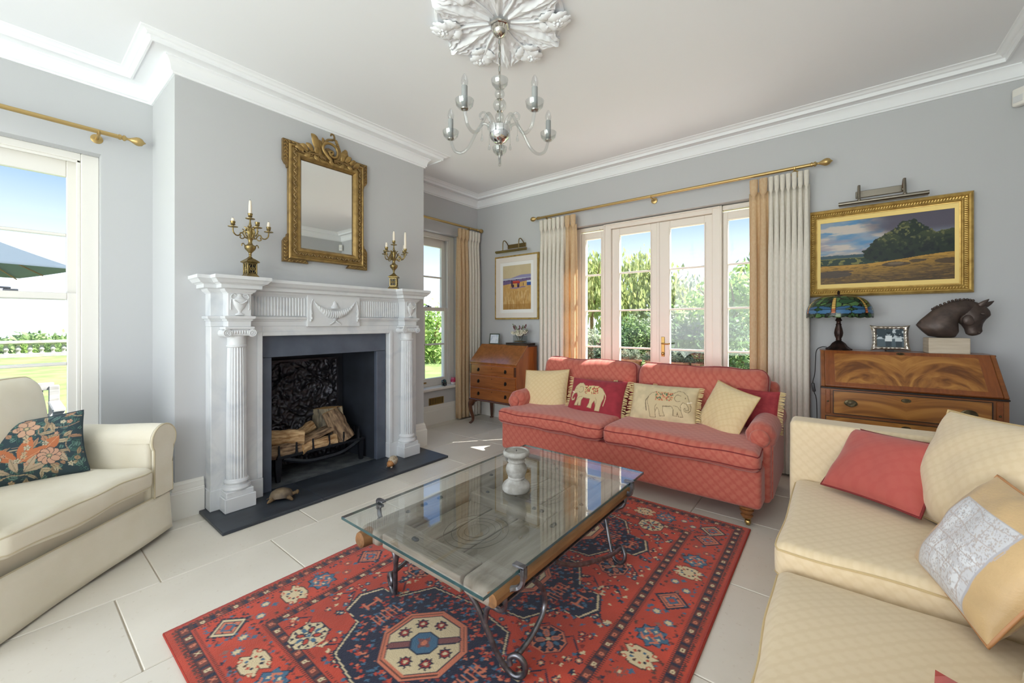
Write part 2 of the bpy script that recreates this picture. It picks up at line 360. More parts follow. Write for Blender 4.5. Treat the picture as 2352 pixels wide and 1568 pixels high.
# ------------------------------------------------------------------ small raster used for woven and printed designs
class Canvas:
    def __init__(s, W, H, res, bgc):
        s.res = res; s.nx = int(round(W / res)) + 1; s.ny = int(round(H / res)) + 1; s.a = np.zeros((s.ny, s.nx, 3)); s.a[:] = s.c(bgc)
        s.X, s.Y = np.meshgrid(np.arange(s.nx) * res, np.arange(s.ny) * res)
    def c(s, h): return np.array([int(h.lstrip('#')[i:i + 2], 16) / 255 for i in (0, 2, 4)])
    def bb(s, x0, x1, y0, y1):
        i0 = max(0, int(x0 / s.res) - 1); i1 = min(s.nx, int(x1 / s.res) + 2); j0 = max(0, int(y0 / s.res) - 1); j1 = min(s.ny, int(y1 / s.res) + 2)
        return (slice(j0, max(j0, j1)), slice(i0, max(i0, i1)))
    def put(s, b, msk, col, al=1.0):
        v = s.a[b]; v[msk] = v[msk] * (1 - al) + s.c(col) * al
    def rect(s, x0, x1, y0, y1, col, al=1.0):
        b = s.bb(x0, x1, y0, y1); X, Y = s.X[b], s.Y[b]; s.put(b, (X >= x0) & (X <= x1) & (Y >= y0) & (Y <= y1), col, al)
    def ell(s, cx, cy, rx, ry, col, rot=0.0, al=1.0):
        r = max(rx, ry); b = s.bb(cx - r, cx + r, cy - r, cy + r); X, Y = s.X[b] - cx, s.Y[b] - cy; c_, s_ = math.cos(rot), math.sin(rot)
        s.put(b, ((X * c_ + Y * s_) / rx) ** 2 + ((-X * s_ + Y * c_) / ry) ** 2 <= 1, col, al)
    def poly(s, pts, col, al=1.0):
        xs = [p[0] for p in pts]; ys = [p[1] for p in pts]; b = s.bb(min(xs), max(xs), min(ys), max(ys)); X, Y = s.X[b], s.Y[b]; ins = np.zeros(X.shape, bool); j = len(pts) - 1
        for i in range(len(pts)):
            xi, yi = pts[i][0], pts[i][1]; xj, yj = pts[j][0], pts[j][1]
            if yi != yj: ins ^= ((yi > Y) != (yj > Y)) & (X < (xj - xi) * (Y - yi) / (yj - yi) + xi)
            j = i
        s.put(b, ins, col, al)
    def line(s, pts, wd, col, al=1.0):
        for p, q in zip(pts[:-1], pts[1:]):
            b = s.bb(min(p[0], q[0]) - wd, max(p[0], q[0]) + wd, min(p[1], q[1]) - wd, max(p[1], q[1]) + wd); X, Y = s.X[b], s.Y[b]
            dx, dy = q[0] - p[0], q[1] - p[1]; L = dx * dx + dy * dy + 1e-12; t = np.clip(((X - p[0]) * dx + (Y - p[1]) * dy) / L, 0, 1)
            s.put(b, (X - p[0] - t * dx) ** 2 + (Y - p[1] - t * dy) ** 2 <= (wd / 2) ** 2, col, al)
    def reg(s, cx, cy, r, n, col, rot=0.0, sy=1.0):
        s.poly([(cx + r * math.cos(rot + 2 * math.pi * i / n), cy + sy * r * math.sin(rot + 2 * math.pi * i / n)) for i in range(n)], col)
    def star(s, cx, cy, r, n, col, inner=0.5, rot=0.0):
        s.poly([(cx + (r if i % 2 == 0 else r * inner) * math.cos(rot + math.pi * i / n), cy + (r if i % 2 == 0 else r * inner) * math.sin(rot + math.pi * i / n)) for i in range(2 * n)], col)
    def lin(s):
        a = np.clip(s.a, 0, 1); a = np.where(a <= 0.04045, a / 12.92, ((a + 0.055) / 1.055) ** 2.4)
        return np.concatenate([a, np.ones(a.shape[:2] + (1,))], axis=2)
def vnoise(X, Y, sc_, seed=0):
    def h(i, j): v = np.sin(i * 127.1 + j * 311.7 + seed * 74.7) * 43758.5453; return v - np.floor(v)
    x, y = X * sc_, Y * sc_; i, j = np.floor(x), np.floor(y); fx, fy = x - i, y - j; fx = fx * fx * (3 - 2 * fx); fy = fy * fy * (3 - 2 * fy)
    return (h(i, j) * (1 - fx) + h(i + 1, j) * fx) * (1 - fy) + (h(i, j + 1) * (1 - fx) + h(i + 1, j + 1) * fx) * fy
def fbm(X, Y, sc_, o=4, seed=0):
    return sum(vnoise(X, Y, sc_ * 2 ** k, seed + k) / 2 ** k for k in range(o)) / sum(1 / 2 ** k for k in range(o))
# ================================================================== the room
XW, XB, YN, XE, YS, ZC = -3.74, -3.155, 3.96, 0.96, -2.6, 2.85
YB0, YB1 = 0.655, 2.575
m_wall = mat('wall_paint', '#c4c5c7', 0.85, bump=0.02, bscale=180, spec=0.2)
m_ceil = mat('ceiling_paint', '#f3f5f8', 0.9, spec=0.2)
m_trim = mat('white_gloss', '#e9e7e1', 0.42)
m_frame = mat('window_paint', '#ece9e3', 0.38)
m_cream = mat('door_paint', '#eee6dc', 0.4)
m_ext = mat('render_white', '#e8e6e0', 0.9)
m_glass = clear_glass('window_glass', (0.99, 1.0, 1.0, 1))
m_brass = mat('brass', '#b3945a', 0.32, 0.95)
m_gold = mat('satin_brass', '#bfa46e', 0.38, 0.85)
m_steel = mat('sash_steel', '#8b8f98', 0.35, 1.0)
m_black = mat('black_plastic', '#17181b', 0.45)

def wall_x(mb, x0, x1, y0, y1, ops, z1=ZC):
    y = y0
    for (a, b, c, d) in sorted(ops):
        mb.box(x0, x1, y, a, 0, z1)
        if c > 0: mb.box(x0, x1, a, b, 0, c)
        mb.box(x0, x1, a, b, d, z1); y = b
    mb.box(x0, x1, y, y1, 0, z1)
def wall_y(mb, y0, y1, x0, x1, ops, z1=ZC):
    x = x0
    for (a, b, c, d) in sorted(ops):
        mb.box(x, a, y0, y1, 0, z1)
        if c > 0: mb.box(a, b, y0, y1, 0, c)
        mb.box(a, b, y0, y1, d, z1); x = b
    mb.box(x, x1, y0, y1, 0, z1)
WIN = (-0.055, 3.157); WH = 0.455
mb = MB(); wall_x(mb, XW - 0.30, XW, YS - 0.3, YN + 0.3, [(c - WH, c + WH, 0.40, 2.30) for c in WIN]); struct(mb.build('wall_west', m_wall, smooth=0, fix=False))
mb = MB(); wall_y(mb, YN, YN + 0.16, XW, XE, [(-2.30, -0.425, 0.0, 2.265)]); struct(mb.build('wall_north', m_wall, smooth=0, fix=False))
mb = MB(); mb.box(XE, XE + 0.25, YS - 0.3, YN + 0.3, 0, ZC); struct(mb.build('wall_east', m_wall, smooth=0, fix=False))
mb = MB(); wall_y(mb, YS - 0.3, YS, XW, XE, [(-3.3, -1.4, 0.2, 2.5), (-1.2, 0.7, 0.2, 2.5)]); struct(mb.build('wall_south', m_wall, smooth=0, fix=False))  # both openings are added for the unseen fill lamps
mb = MB(); mb.box(XW, XB, YB0, 1.09, 0, ZC); mb.box(XW, XB, 2.10, YB1, 0, ZC); mb.box(XW, XB, 1.09, 2.10, 1.11, ZC); mb.box(XW, XW + 0.02, 1.09, 2.10, 0, 1.11)
struct(mb.build('wall_chimney_breast', m_wall, smooth=0, fix=False))
mb = MB(); mb.box(XW - 0.3, XE + 0.25, YS - 0.3, YN + 0.3, ZC, ZC + 0.2); struct(mb.build('ceiling', m_ceil, smooth=0))

# cornice, one run of plaster moulding round the room
prof = [(0, 2.722), (0.010, 2.722), (0.013, 2.732), (0.022, 2.736), (0.023, 2.744), (0.026, 2.765), (0.034, 2.785), (0.047, 2.800), (0.052, 2.802), (0.052, 2.810),
        (0.060, 2.812), (0.122, 2.810), (0.124, 2.803), (0.134, 2.803), (0.137, 2.826), (0.146, 2.830), (0.152, 2.830), (0.158, 2.836), (0.170, 2.843), (0.182, 2.845), (0.186, 2.85)]
room = [(XW, YS), (XE, YS), (XE, YN), (XW, YN), (XW, YB1), (XB, YB1), (XB, YB0), (XW, YB0)]
mb = MB(); mb.sweep(prof, room, True); struct(mb.build('trim_1', m_ceil, smooth=30), 'white plaster cornice running round the ceiling edge', 'cornice')
sk = [(0, 0), (0.024, 0), (0.024, 0.155), (0.020, 0.160), (0.020, 0.166), (0.016, 0.170), (0.017, 0.182), (0.012, 0.196), (0.012, 0.206), (0.006, 0.214), (0.004, 0.224), (0, 0.224)]
mb = MB(); mb.sweep(sk, [(XB, 0.80), (XB, YB0), (XW, YB0), (XW, YS), (XE, YS), (XE, YN), (-0.38, YN)]); struct(mb.build('baseboard_south', m_trim, smooth=30))
mb = MB(); mb.sweep(sk, [(-2.34, YN), (XW, YN), (XW, YB1), (XB, YB1), (XB, 2.40)]); struct(mb.build('baseboard_north', m_trim, smooth=30))

# limestone floor, courses running towards the french doors, every slab its own piece
def stone(name, c1, c2, c3, rough, scale=2.2, vary=0.10):
    m, n, l, b = nodes(name)
    t = n.new('ShaderNodeTexCoord'); oi = n.new('ShaderNodeObjectInfo'); ad = n.new('ShaderNodeVectorMath'); ad.operation = 'ADD'
    l.new(t.outputs['Object'], ad.inputs[0]); l.new(oi.outputs['Random'], ad.inputs[1])
    nz = n.new('ShaderNodeTexNoise'); nz.inputs['Scale'].default_value = scale; nz.inputs['Detail'].default_value = 6; nz.inputs['Roughness'].default_value = 0.6
    l.new(ad.outputs[0], nz.inputs[0]); cr = n.new('ShaderNodeValToRGB'); E_ = cr.color_ramp.elements
    E_[0].position = 0.3; E_[0].color = hx(c1); E_[1].position = 0.7; E_[1].color = hx(c2); l.new(nz.outputs['Fac'], cr.inputs[0])
    sp = n.new('ShaderNodeTexNoise'); sp.inputs['Scale'].default_value = 55; sp.inputs['Detail'].default_value = 2; l.new(ad.outputs[0], sp.inputs[0])
    cr2 = n.new('ShaderNodeValToRGB'); cr2.color_ramp.elements[0].position = 0.66; cr2.color_ramp.elements[0].color = (0, 0, 0, 1); cr2.color_ramp.elements[1].position = 0.78; cr2.color_ramp.elements[1].color = (0.5, 0.5, 0.5, 1); l.new(sp.outputs['Fac'], cr2.inputs[0])
    mx = n.new('ShaderNodeMixRGB'); mx.inputs[2].default_value = hx(c3); l.new(cr2.outputs[0], mx.inputs[0]); l.new(cr.outputs[0], mx.inputs[1])
    hs = n.new('ShaderNodeHueSaturation'); mr = n.new('ShaderNodeMapRange'); mr.inputs[3].default_value = 1 - vary; mr.inputs[4].default_value = 1 + vary * 0.4
    l.new(oi.outputs['Random'], mr.inputs[0]); l.new(mr.outputs[0], hs.inputs['Value']); l.new(mx.outputs[0], hs.inputs['Color']); l.new(hs.outputs[0], b.inputs['Base Color'])
    b.inputs['Roughness'].default_value = rough
    bp = n.new('ShaderNodeBump'); bp.inputs['Strength'].default_value = 0.06; bp.inputs['Distance'].default_value = 0.01; l.new(nz.outputs['Fac'], bp.inputs['Height']); l.new(bp.outputs[0], b.inputs['Normal'])
    MATS[name] = m; return m
m_lime = stone('limestone', '#dcd5c8', '#e6e0d4', '#c5b8a3', 0.34)
m_grout = mat('grout', '#b9ae9c', 0.9)
mb = MB(); mb.box(XW - 0.3, XE + 0.25, YS - 0.3, YN + 0.3, -0.15, -0.006); floor = struct(mb.build('floor', m_grout, smooth=0))
edges = [-3.74, -3.60, -3.0, -2.445, -1.868, -1.290, -0.713, -0.136, 0.441, 0.96]
known = {1: [2.573, 3.05], 2: [0.459, 1.186, 1.893, 2.451, 3.06], 3: [0.303, 0.925, 1.60, 2.32], 6: [1.475, 2.09, 2.80], 5: [2.40, 3.05]}
G = 0.0022
for k in range(len(edges) - 1):
    js = sorted(known.get(k, []))
    lo = js[0] if js else random.uniform(-0.3, 0.3)
    if not js: js = [lo]
    while js[0] > YS + 0.45: js.insert(0, js[0] - random.uniform(0.55, 0.75))
    while js[-1] < YN - 0.45: js.append(js[-1] + random.uniform(0.55, 0.75))
    js = [YS] + [j for j in js if YS + 0.2 < j < YN - 0.2] + [YN]
    for a, b in zip(js[:-1], js[1:]):
        x0, x1 = edges[k], edges[k + 1]; cx, cy = (x0 + x1) / 2, (a + b) / 2
        t_ = MB(); t_.box(x0 - cx + G, x1 - cx - G, a - cy + G, b - cy - G, -0.02, 0.0, 0.003)
        t_.build('tile', m_lime, floor, smooth=0, loc=(cx, cy, random.uniform(-0.0006, 0.0)))

# ------------------------------------------------------------------ sash windows (local x right, y up, z into the room)
def boxes(lst, name, m, parent, b=0.004, smooth=0):
    q = MB()
    for t in lst: q.box(*t, b)
    return q.build(name, m, parent, smooth=smooth)
def sash_window(name, c, label):
    t = bpy.data.objects.new(name, None); COL.objects.link(t); t.location = (XW, c, 0); t.rotation_euler = (R(90), 0, R(90)); struct(t, label, 'window')
    boxes([(-WH, -0.372, 0.43, 2.30, -0.145, -0.085), (0.372, WH, 0.43, 2.30, -0.145, -0.085), (-0.372, 0.372, 2.255, 2.30, -0.145, -0.085),
           (-0.372, -0.352, 0.43, 2.262, -0.105, -0.092), (0.352, 0.372, 0.43, 2.262, -0.105, -0.092), (-0.372, 0.372, 2.238, 2.257, -0.105, -0.092),
           (-WH, -0.372, 0.43, 2.30, -0.235, -0.150), (0.372, WH, 0.43, 2.30, -0.235, -0.150), (-0.372, 0.372, 2.255, 2.30, -0.235, -0.15), (-WH, WH, 0.40, 0.432, -0.32, -0.10)], 'window_frame', m_frame, t)
    for nm, z0, z1, lo, hi, rail0, rail1 in (('lower_sash', -0.150, -0.108, 0.432, 1.395, 0.528, 1.352), ('upper_sash', -0.198, -0.156, 1.350, 2.255, 1.394, 2.150)):
        s_ = boxes([(-0.37, -0.313, lo, hi, z0, z1), (0.313, 0.37, lo, hi, z0, z1), (-0.313, 0.313, lo, rail0, z0, z1), (-0.313, 0.313, rail1, hi, z0, z1)], nm, m_frame, t)
        mid = (rail0 + rail1) / 2; zc = (z0 + z1) / 2
        boxes([(-0.313, 0.313, mid - 0.010, mid + 0.010, z0 + 0.008, z1 - 0.004)], 'glazing_bar', m_frame, s_)
        boxes([(-0.010, 0.010, rail0, rail1, z0 + 0.008, z1 - 0.004)], 'glazing_bar', m_frame, s_)
        for (x0, x1) in ((-0.313, -0.010), (0.010, 0.313)):
            for (y0, y1) in ((rail0, mid - 0.01), (mid + 0.01, rail1)):
                q = MB(); q.box(x0, x1, y0, y1, zc - 0.002, zc + 0.002); q.build('pane', m_glass, s_, smooth=0)
    boxes([(-0.52, 0.52, 0.398, 0.432, -0.10, 0.045)], 'window_sill', m_trim, t, b=0.008)
    q = MB(); q.box(-0.03, 0.03, 1.395, 1.407, -0.142, -0.118, 0.003); q.tube([(0.0, 1.412, -0.128), (-0.055, 1.414, -0.115)], 0.006); q.ell((-0.06, 1.414, -0.114), (0.009, 0.007, 0.007))
    q.box(-0.03, 0.03, 1.395, 1.404, -0.19, -0.16, 0.003); q.xf(Matrix.Translation((0.085, 0, 0))); q.build('sash_fastener', m_steel, t)
    q = MB(); q.box(-0.022, 0.022, 0.470, 0.488, -0.108, -0.100, 0.003);
    q.build('sash_lift', m_brass, t)
    return t
sash_window('window_1', WIN[0], 'white painted sash window behind the cream armchair')
sash_window('window_2', WIN[1], 'white painted sash window between fireplace and corner curtain')
for c in WIN:
    pass

# ------------------------------------------------------------------ french doors and their side lights (local x right, y up, z into the room)
FY = 4.02
def frame_empty(name, label, cat):
    t = bpy.data.objects.new(name, None); COL.objects.link(t); t.location = (-1.362, FY, 0); t.rotation_euler = (R(90), 0, 0); return struct(t, label, cat)
BARS = (0.943, 1.336, 1.729)
def glazed(parent, name, x0, x1, gx0, gx1, m):
    """a leaf: stiles, rails, three bars and four panes"""
    s_ = boxes([(x0, gx0, 0.02, 2.20, -0.075, -0.03), (gx1, x1, 0.02, 2.20, -0.075, -0.03), (gx0, gx1, 2.125, 2.20, -0.075, -0.03), (gx0, gx1, 0.02, 0.55, -0.075, -0.03)], name, m, parent)
    boxes([(gx0 + 0.03, gx1 - 0.03, 0.12, 0.47, -0.03, -0.024)], 'panel', m, s_)
    ys = [0.55] + list(BARS) + [2.125]
    for y in BARS: boxes([(gx0, gx1, y - 0.009, y + 0.009, -0.066, -0.034)], 'glazing_bar', m, s_)
    for a, b in zip(ys[:-1], ys[1:]):
        q = MB(); q.box(gx0, gx1, a + (0.009 if a != 0.55 else 0), b - (0.009 if b != 2.125 else 0), -0.052, -0.048); q.build('pane', m_glass, s_, smooth=0)
    boxes([(gx0 - 0.012, gx0, 0.54, 2.137, -0.03, -0.022), (gx1, gx1 + 0.012, 0.54, 2.137, -0.03, -0.022), (gx0, gx1, 2.125, 2.137, -0.03, -0.022)], 'glazing_bead', m, s_, b=0.003)
    return s_
t = frame_empty('door_1', 'cream painted double french doors with brass handle', 'door')
boxes([(-0.575, -0.494, 0, 2.257, -0.10, -0.005), (0.494, 0.575, 0, 2.257, -0.10, -0.005), (-0.494, 0.494, 2.203, 2.257, -0.10, -0.005), (-0.494, 0.494, 0, 0.018, -0.12, -0.0)], 'door_frame', m_cream, t)
boxes([(-0.575, -0.56, 0, 2.257, -0.005, 0.008), (0.56, 0.575, 0, 2.257, -0.005, 0.008), (-0.56, 0.56, 2.242, 2.257, -0.005, 0.008)], 'architrave', m_cream, t)
a_ = glazed(t, 'leaf', -0.492, -0.002, -0.408, -0.078, m_cream); b_ = glazed(t, 'leaf', 0.002, 0.492, 0.110, 0.422, m_cream)
boxes([(-0.016, 0.012, 0.02, 2.20, -0.03, -0.022)], 'meeting_strip', m_cream, t)
q = MB(); q.box(0.028, 0.062, 0.872, 1.066, -0.03, -0.024, 0.004); q.build('handle_plate', m_brass, b_)
q = MB(); q.tube(spline([(0.045, 1.0, -0.024), (0.045, 1.0, 0.012), (0.06, 1.0, 0.02), (0.10, 0.998, 0.02), (0.128, 1.004, 0.018)], 5), [0.008] * 5 + [0.007] * 16, 10); q.build('lever', m_brass, b_)
q = MB(); q.ell((0.045, 0.90, -0.02), (0.014, 0.018, 0.008)); q.build('lock_escutcheon', m_brass, b_)
for nm, sg, lab in (('window_3', -1, 'narrow cream side light left of the french doors'), ('window_4', 1, 'narrow cream side light right of the french doors')):
    t = frame_empty(nm, lab, 'window')
    X = lambda a, b: (a, b) if sg < 0 else (-b, -a)
    o0, o1 = X(-0.936, -0.860); boxes([(o0, o1, 0, 2.257, -0.10, -0.015)], 'window_frame', m_cream, t)
    o0, o1 = X(-0.860, -0.577); boxes([(o0, o1, 2.215, 2.257, -0.10, -0.015), (o0, o1, 0, 0.018, -0.12, 0)], 'window_frame', m_cream, t)
    l0, l1 = X(-0.858, -0.577); g0, g1 = X(-0.805, -0.573 - 0.045); glazed(t, 'sash', l0, l1, g0, g1, m_cream)
    o0, o1 = X(-0.80, -0.62); boxes([(o0, o1, 2.21, 2.222, -0.012, 0.004)], 'trickle_vent', m_frame, t)

# windows made up behind the camera, never in view, to house the fill lamps
for k, cx in enumerate((-2.35, -0.25)):
    t = bpy.data.objects.new('window_%d' % (5 + k), None); COL.objects.link(t); t.location = (cx, YS - 0.16, 0); struct(t, 'unseen window added behind the camera for fill light, pane set %s' % ('nearer the armchair' if k == 0 else 'nearer the cream sofa'), 'window')
    boxes([(-0.95, -0.89, -0.04, 0.04, 0.2, 2.5), (0.89, 0.95, -0.04, 0.04, 0.2, 2.5), (-0.89, 0.89, -0.04, 0.04, 0.2, 0.27), (-0.89, 0.89, -0.04, 0.04, 2.43, 2.5), (-0.03, 0.03, -0.03, 0.03, 0.27, 2.43)], 'window_frame', m_frame, t)
    for x0, x1 in ((-0.89, -0.03), (0.03, 0.89)):
        q = MB(); q.box(x0, x1, -0.003, 0.003, 0.27, 2.43); q.build('pane', m_glass, t, smooth=0)

# brass air grille low on the window wall
t = thing('vent_grille', 'small brass slotted air grille in the wall above the baseboard', 'vent', (XW, 3.242, 0.268), (R(90), 0, R(90)))
boxes([(-0.115, 0.115, -0.042, -0.034, 0, 0.008), (-0.115, 0.115, 0.034, 0.042, 0, 0.008), (-0.115, -0.105, -0.034, 0.034, 0, 0.008), (0.105, 0.115, -0.034, 0.034, 0, 0.008)], 'frame', m_brass, t, b=0.002)
boxes([(-0.105, 0.105, -0.034, 0.034, 0, 0.002)], 'backing', m_black, t, b=0)
sl_ = boxes([(-0.003, 0.003, -0.034, 0.034, 0.002, 0.006)], 'slat', m_brass, t, b=0.001); sl_.location.x = -0.091
for i in range(1, 15): inst(sl_, t, (-0.091 + i * 0.013, 0, 0))
# alarm sensor in the far corner
t = thing('motion_sensor', 'small white motion sensor high in the corner above the gold-framed painting', 'sensor', (0.905, 3.915, 2.60), (0, 0, R(-45)))
q = MB(); q.soft(0.032, 0.022, 0.055, 0.012, 3, 2); q.build('sensor_case', m_frame, t); boxes([(-0.022, 0.022, -0.025, -0.02, -0.035, 0.005)], 'lens', mat('lens_white', '#d9dadc', 0.3), t)
boxes([(-0.015, 0.015, 0.015, 0.055, -0.02, 0.02)], 'bracket', m_frame, t)
# ================================================================== fireplace
CY = 1.605
m_marble = mat('carrara', '#d9dbdd', 0.38, col2='#c2c7cd', scale=3.2, detail=8, lo=0.50, hi=0.75, distort=1.5)
m_slate = mat('slate', '#3a4049', 0.42, col2='#2c3138', scale=9, detail=5, stretch=(1, 0.3, 1), bump=0.08, bscale=25)
m_slate2 = mat('slip_slate', '#5a6270', 0.45, col2='#4c5462', scale=6, detail=4)
m_soot = mat('soot_panel', '#22262d', 0.6, col2='#2d323b', scale=5)
m_ash = mat('ash_stone', '#5d6164', 0.9, col2='#3c4044', scale=12, detail=6)
m_iron = mat('cast_iron', '#4a4a50', 0.36, 0.7, col2='#333338', scale=14)
m_bar = mat('grate_iron', '#22262d', 0.5, 0.5)

h_ = thing('hearth', 'black slate hearth slab laid in front of the fireplace', 'hearth', (XB, CY + 0.018, 0))
for (a, b) in ((-0.853, -0.279), (-0.277, 0.293), (0.295, 0.853)):
    q = MB(); q.box(0.024, 0.462, a, b, 0, 0.02, 0.003); q.build('slab', m_slate, h_, smooth=0)
q = MB(); q.box(-0.02, 0.024, -0.80, 0.78, 0.0, 0.019); q.build('back_strip', m_slate, h_, smooth=0)

fp = thing('fireplace_insert', 'dark slate lined fireplace opening', 'fireplace', (XB, CY, 0))
boxes([(0.022, 0.062, -0.505, -0.428, 0.02, 0.958)], 'slip', m_slate2, fp, b=0.002); boxes([(0.022, 0.062, 0.408, 0.495, 0.02, 0.958)], 'slip', m_slate2, fp, b=0.002); boxes([(0.022, 0.062, -0.505, 0.495, 0.960, 1.112)], 'slip', m_slate2, fp, b=0.002)
q = MB(); q.prism([(0.02, -0.50), (0.02, -0.43), (-0.42, -0.36), (-0.42, -0.50)], 0.02, 1.10); q.build('side_panel', m_soot, fp, smooth=0)
q = MB(); q.prism([(0.02, 0.49), (-0.42, 0.49), (-0.42, 0.36), (0.02, 0.41)], 0.02, 1.10); q.build('side_panel', m_soot, fp, smooth=0)
boxes([(-0.46, -0.42, -0.5, 0.49, 0.02, 1.10)], 'back_panel', m_soot, fp, b=0); boxes([(-0.42, 0.02, -0.5, 0.49, 1.03, 1.10)], 'top_panel', m_soot, fp, b=0)
boxes([(-0.42, 0.022, -0.43, 0.43, 0.0, 0.021)], 'hearth_floor', m_ash, fp, b=0)

# cast fireback with a figure scene in relief
W_, H_ = 0.57, 0.84
def fbk(u, v):
    x, y = (u - 0.5) * W_, v * H_; e_ = min(u, 1 - u) * W_; e2 = (1 - v) * H_
    d = 0.012 if min(e_, e2) < 0.018 else 0.0
    n1 = noise.noise((x * 9, y * 9, 3)); n2 = noise.noise((x * 22, y * 22, 8)); st = abs(math.sin((x * 0.9 + y) * 26 + n1 * 3))
    fold = abs(noise.noise((x * 13 + y * 9, y * 5 - x * 4, 1)))
    rg = (1 - abs(noise.noise((x * 11 + n1, y * 8, 5)))) ** 6; rg2 = (1 - abs(noise.noise((x * 26, y * 24 + n1, 9)))) ** 5
    if d == 0: d = 0.020 * max(n1, -0.3) + 0.020 * rg + 0.010 * rg2 + 0.008 * n2 + 0.007 * (st ** 6) * (1 if (v > 0.35 and u < 0.6) else 0.2)
    return (d, x, y)
fb = MB(); fb.grid(fbk, 110, 150); n0 = len(fb.v)
fb.box(-0.03, -0.012, -W_ / 2, W_ / 2, 0, H_)
o = tag(fb.build('fireback', m_iron, None, smooth=60, loc=(XB - 0.335, CY - 0.005, 0.06)), 'black cast iron fireback with figures in relief', 'fireback')
o.rotation_euler = (0, R(-2.0), 0)

g_ = thing('fire_grate', 'black iron fire grate with upright spikes holding the logs', 'grate', (XB, CY, 0.02))
q = MB(); q.box(-0.060, -0.044, -0.35, 0.355, 0.172, 0.192, 0.002); q.box(-0.34, -0.32, -0.30, 0.30, 0.172, 0.192, 0.002)
q.box(-0.33, -0.05, -0.35, -0.335, 0.172, 0.19, 0.002); q.box(-0.33, -0.05, 0.34, 0.355, 0.172, 0.19, 0.002); q.build('frame', m_bar, g_)
bar = MB().box(-0.33, -0.05, -0.004, 0.004, 0.165, 0.176, 0.002).build('bar', m_bar, g_, smooth=0); bar.location.y = -0.31
for i in range(1, 20): inst(bar, g_, (0, -0.31 + i * 0.0325, 0))
q = MB(); q.tube(spline([(-0.055, -0.30, 0.165), (-0.02, -0.15, 0.120), (-0.012, 0.0, 0.112), (-0.02, 0.15, 0.120), (-0.055, 0.31, 0.168)], 8), 0.013, 4, flat=1.2); q.build('bowed_bar', m_bar, g_, smooth=40)
sp_ = MB(); sp_.lathe([(0.016, 0.0), (0.011, 0.012), (0.009, 0.03), (0.006, 0.078), (0.007, 0.082), (0, 0.084)], 4, a0=R(45), a1=R(405)); spike = sp_.build('spike', m_bar, g_, smooth=0); spike.location = (-0.052, -0.335, 0.19)
for y in (-0.21, -0.085, 0.045, 0.17, 0.30): inst(spike, g_, (-0.052, y, 0.19))
for (x, y) in ((-0.12, 0.347), (-0.2, 0.347), (-0.28, 0.347), (-0.14, -0.342)): inst(spike, g_, (x, y, 0.188))
for (x, y) in ((-0.07, -0.335), (-0.07, 0.335), (-0.31, -0.30), (-0.31, 0.30)):
    q = MB(); q.prism([(-0.022, 0.172), (0.022, 0.172), (0.022, 0.10), (0.012, 0.0), (-0.012, 0.0), (-0.022, 0.10)], -0.014, 0.014, 0); q.build('leg', m_bar, g_, smooth=0, loc=(x, y, 0))

# firewood
def bark(name, c1, c2): return mat(name, c1, 0.95, col2=c2, scale=46, detail=10, stretch=(1, 1, 0.22), bump=0.8, bscale=60, bstretch=(1, 1, 0.2), lo=0.36, hi=0.64)
m_bark = bark('bark', '#4f3c2e', '#a58a6c'); m_bark2 = bark('pale_bark', '#8f6840', '#d9b88c'); m_bark3 = bark('grey_bark', '#6e675a', '#b8a98c')
m_cut = mat('cut_wood', '#dcae72', 0.85, col2='#c2945c', scale=18, stretch=(1, 1, 5), bump=0.15, bscale=40)
def log(name, label, a, b, prof, mbk, twist=0.0, taper=1.0, seed=0):
    """split log from a to b; prof: polygon of the cross-section"""
    a, b = Vector(a), Vector(b); L = (b - a).length; t = thing(name, label, 'log', a, (0, 0, 0), 'split logs on the grate'); t.rotation_mode = 'QUATERNION'; t.rotation_quaternion = (b - a).normalized().to_track_quat('Z', 'Y')
    poly = spline([(p[0], p[1], 0) for p in prof], 6, True); n = len(poly); q = MB(); ns = 18; vs = []; fs = []
    for i in range(ns):
        f = i / (ns - 1); s_ = 1 + (taper - 1) * f; c_, d_ = math.cos(twist * f), math.sin(twist * f)
        for p in poly:
            v = Vector(((p.x * c_ - p.y * d_) * s_, (p.x * d_ + p.y * c_) * s_, L * f)); k = noise.noise((v + Vector((seed, 0, 0))) * 14) * 0.011 + noise.noise((v + Vector((seed, 3, 0))) * 42) * 0.006
            vs.append(v + Vector((p.x, p.y, 0)).normalized() * k)
    for i in range(ns - 1):
        for j in range(n): fs.append((i * n + j, i * n + (j + 1) % n, (i + 1) * n + (j + 1) % n, (i + 1) * n + j))
    q.add(vs, fs); q.build('bark_side', mbk, t, smooth=50)
    for e_, off in ((0, -0.0005), (ns - 1, 0.0005)):
        c = MB(); ring = [Vector(vs[e_ * n + j]) + Vector((0, 0, off)) for j in range(n)]; ctr = sum(ring, Vector()) / n
        c.add(ring + [ctr], [(j, (j + 1) % n, n) for j in range(n)]); c.build('cut_end', m_cut, t, smooth=0)
    return t
X0 = XB
log('log', 'half-round split log with pale rounded face lying at the left of the grate', (X0 - 0.22, CY - 0.42, 0.33), (X0 - 0.10, CY - 0.13, 0.315), [(-0.055, -0.045), (0.06, -0.05), (0.07, 0.01), (0.02, 0.055), (-0.05, 0.045)], m_bark2, seed=1)
log('log', 'rough grey-brown log under the half-round log', (X0 - 0.11, CY - 0.40, 0.245), (X0 - 0.10, CY - 0.16, 0.235), [(-0.05, -0.04), (0.05, -0.045), (0.055, 0.03), (-0.03, 0.045)], m_bark, seed=2)
log('log', 'squared pale log lying behind the front spikes', (X0 - 0.075, CY - 0.165, 0.222), (X0 - 0.085, CY + 0.115, 0.245), [(-0.03, -0.032), (0.028, -0.034), (0.03, 0.03), (-0.03, 0.034)], m_bark2, seed=3)
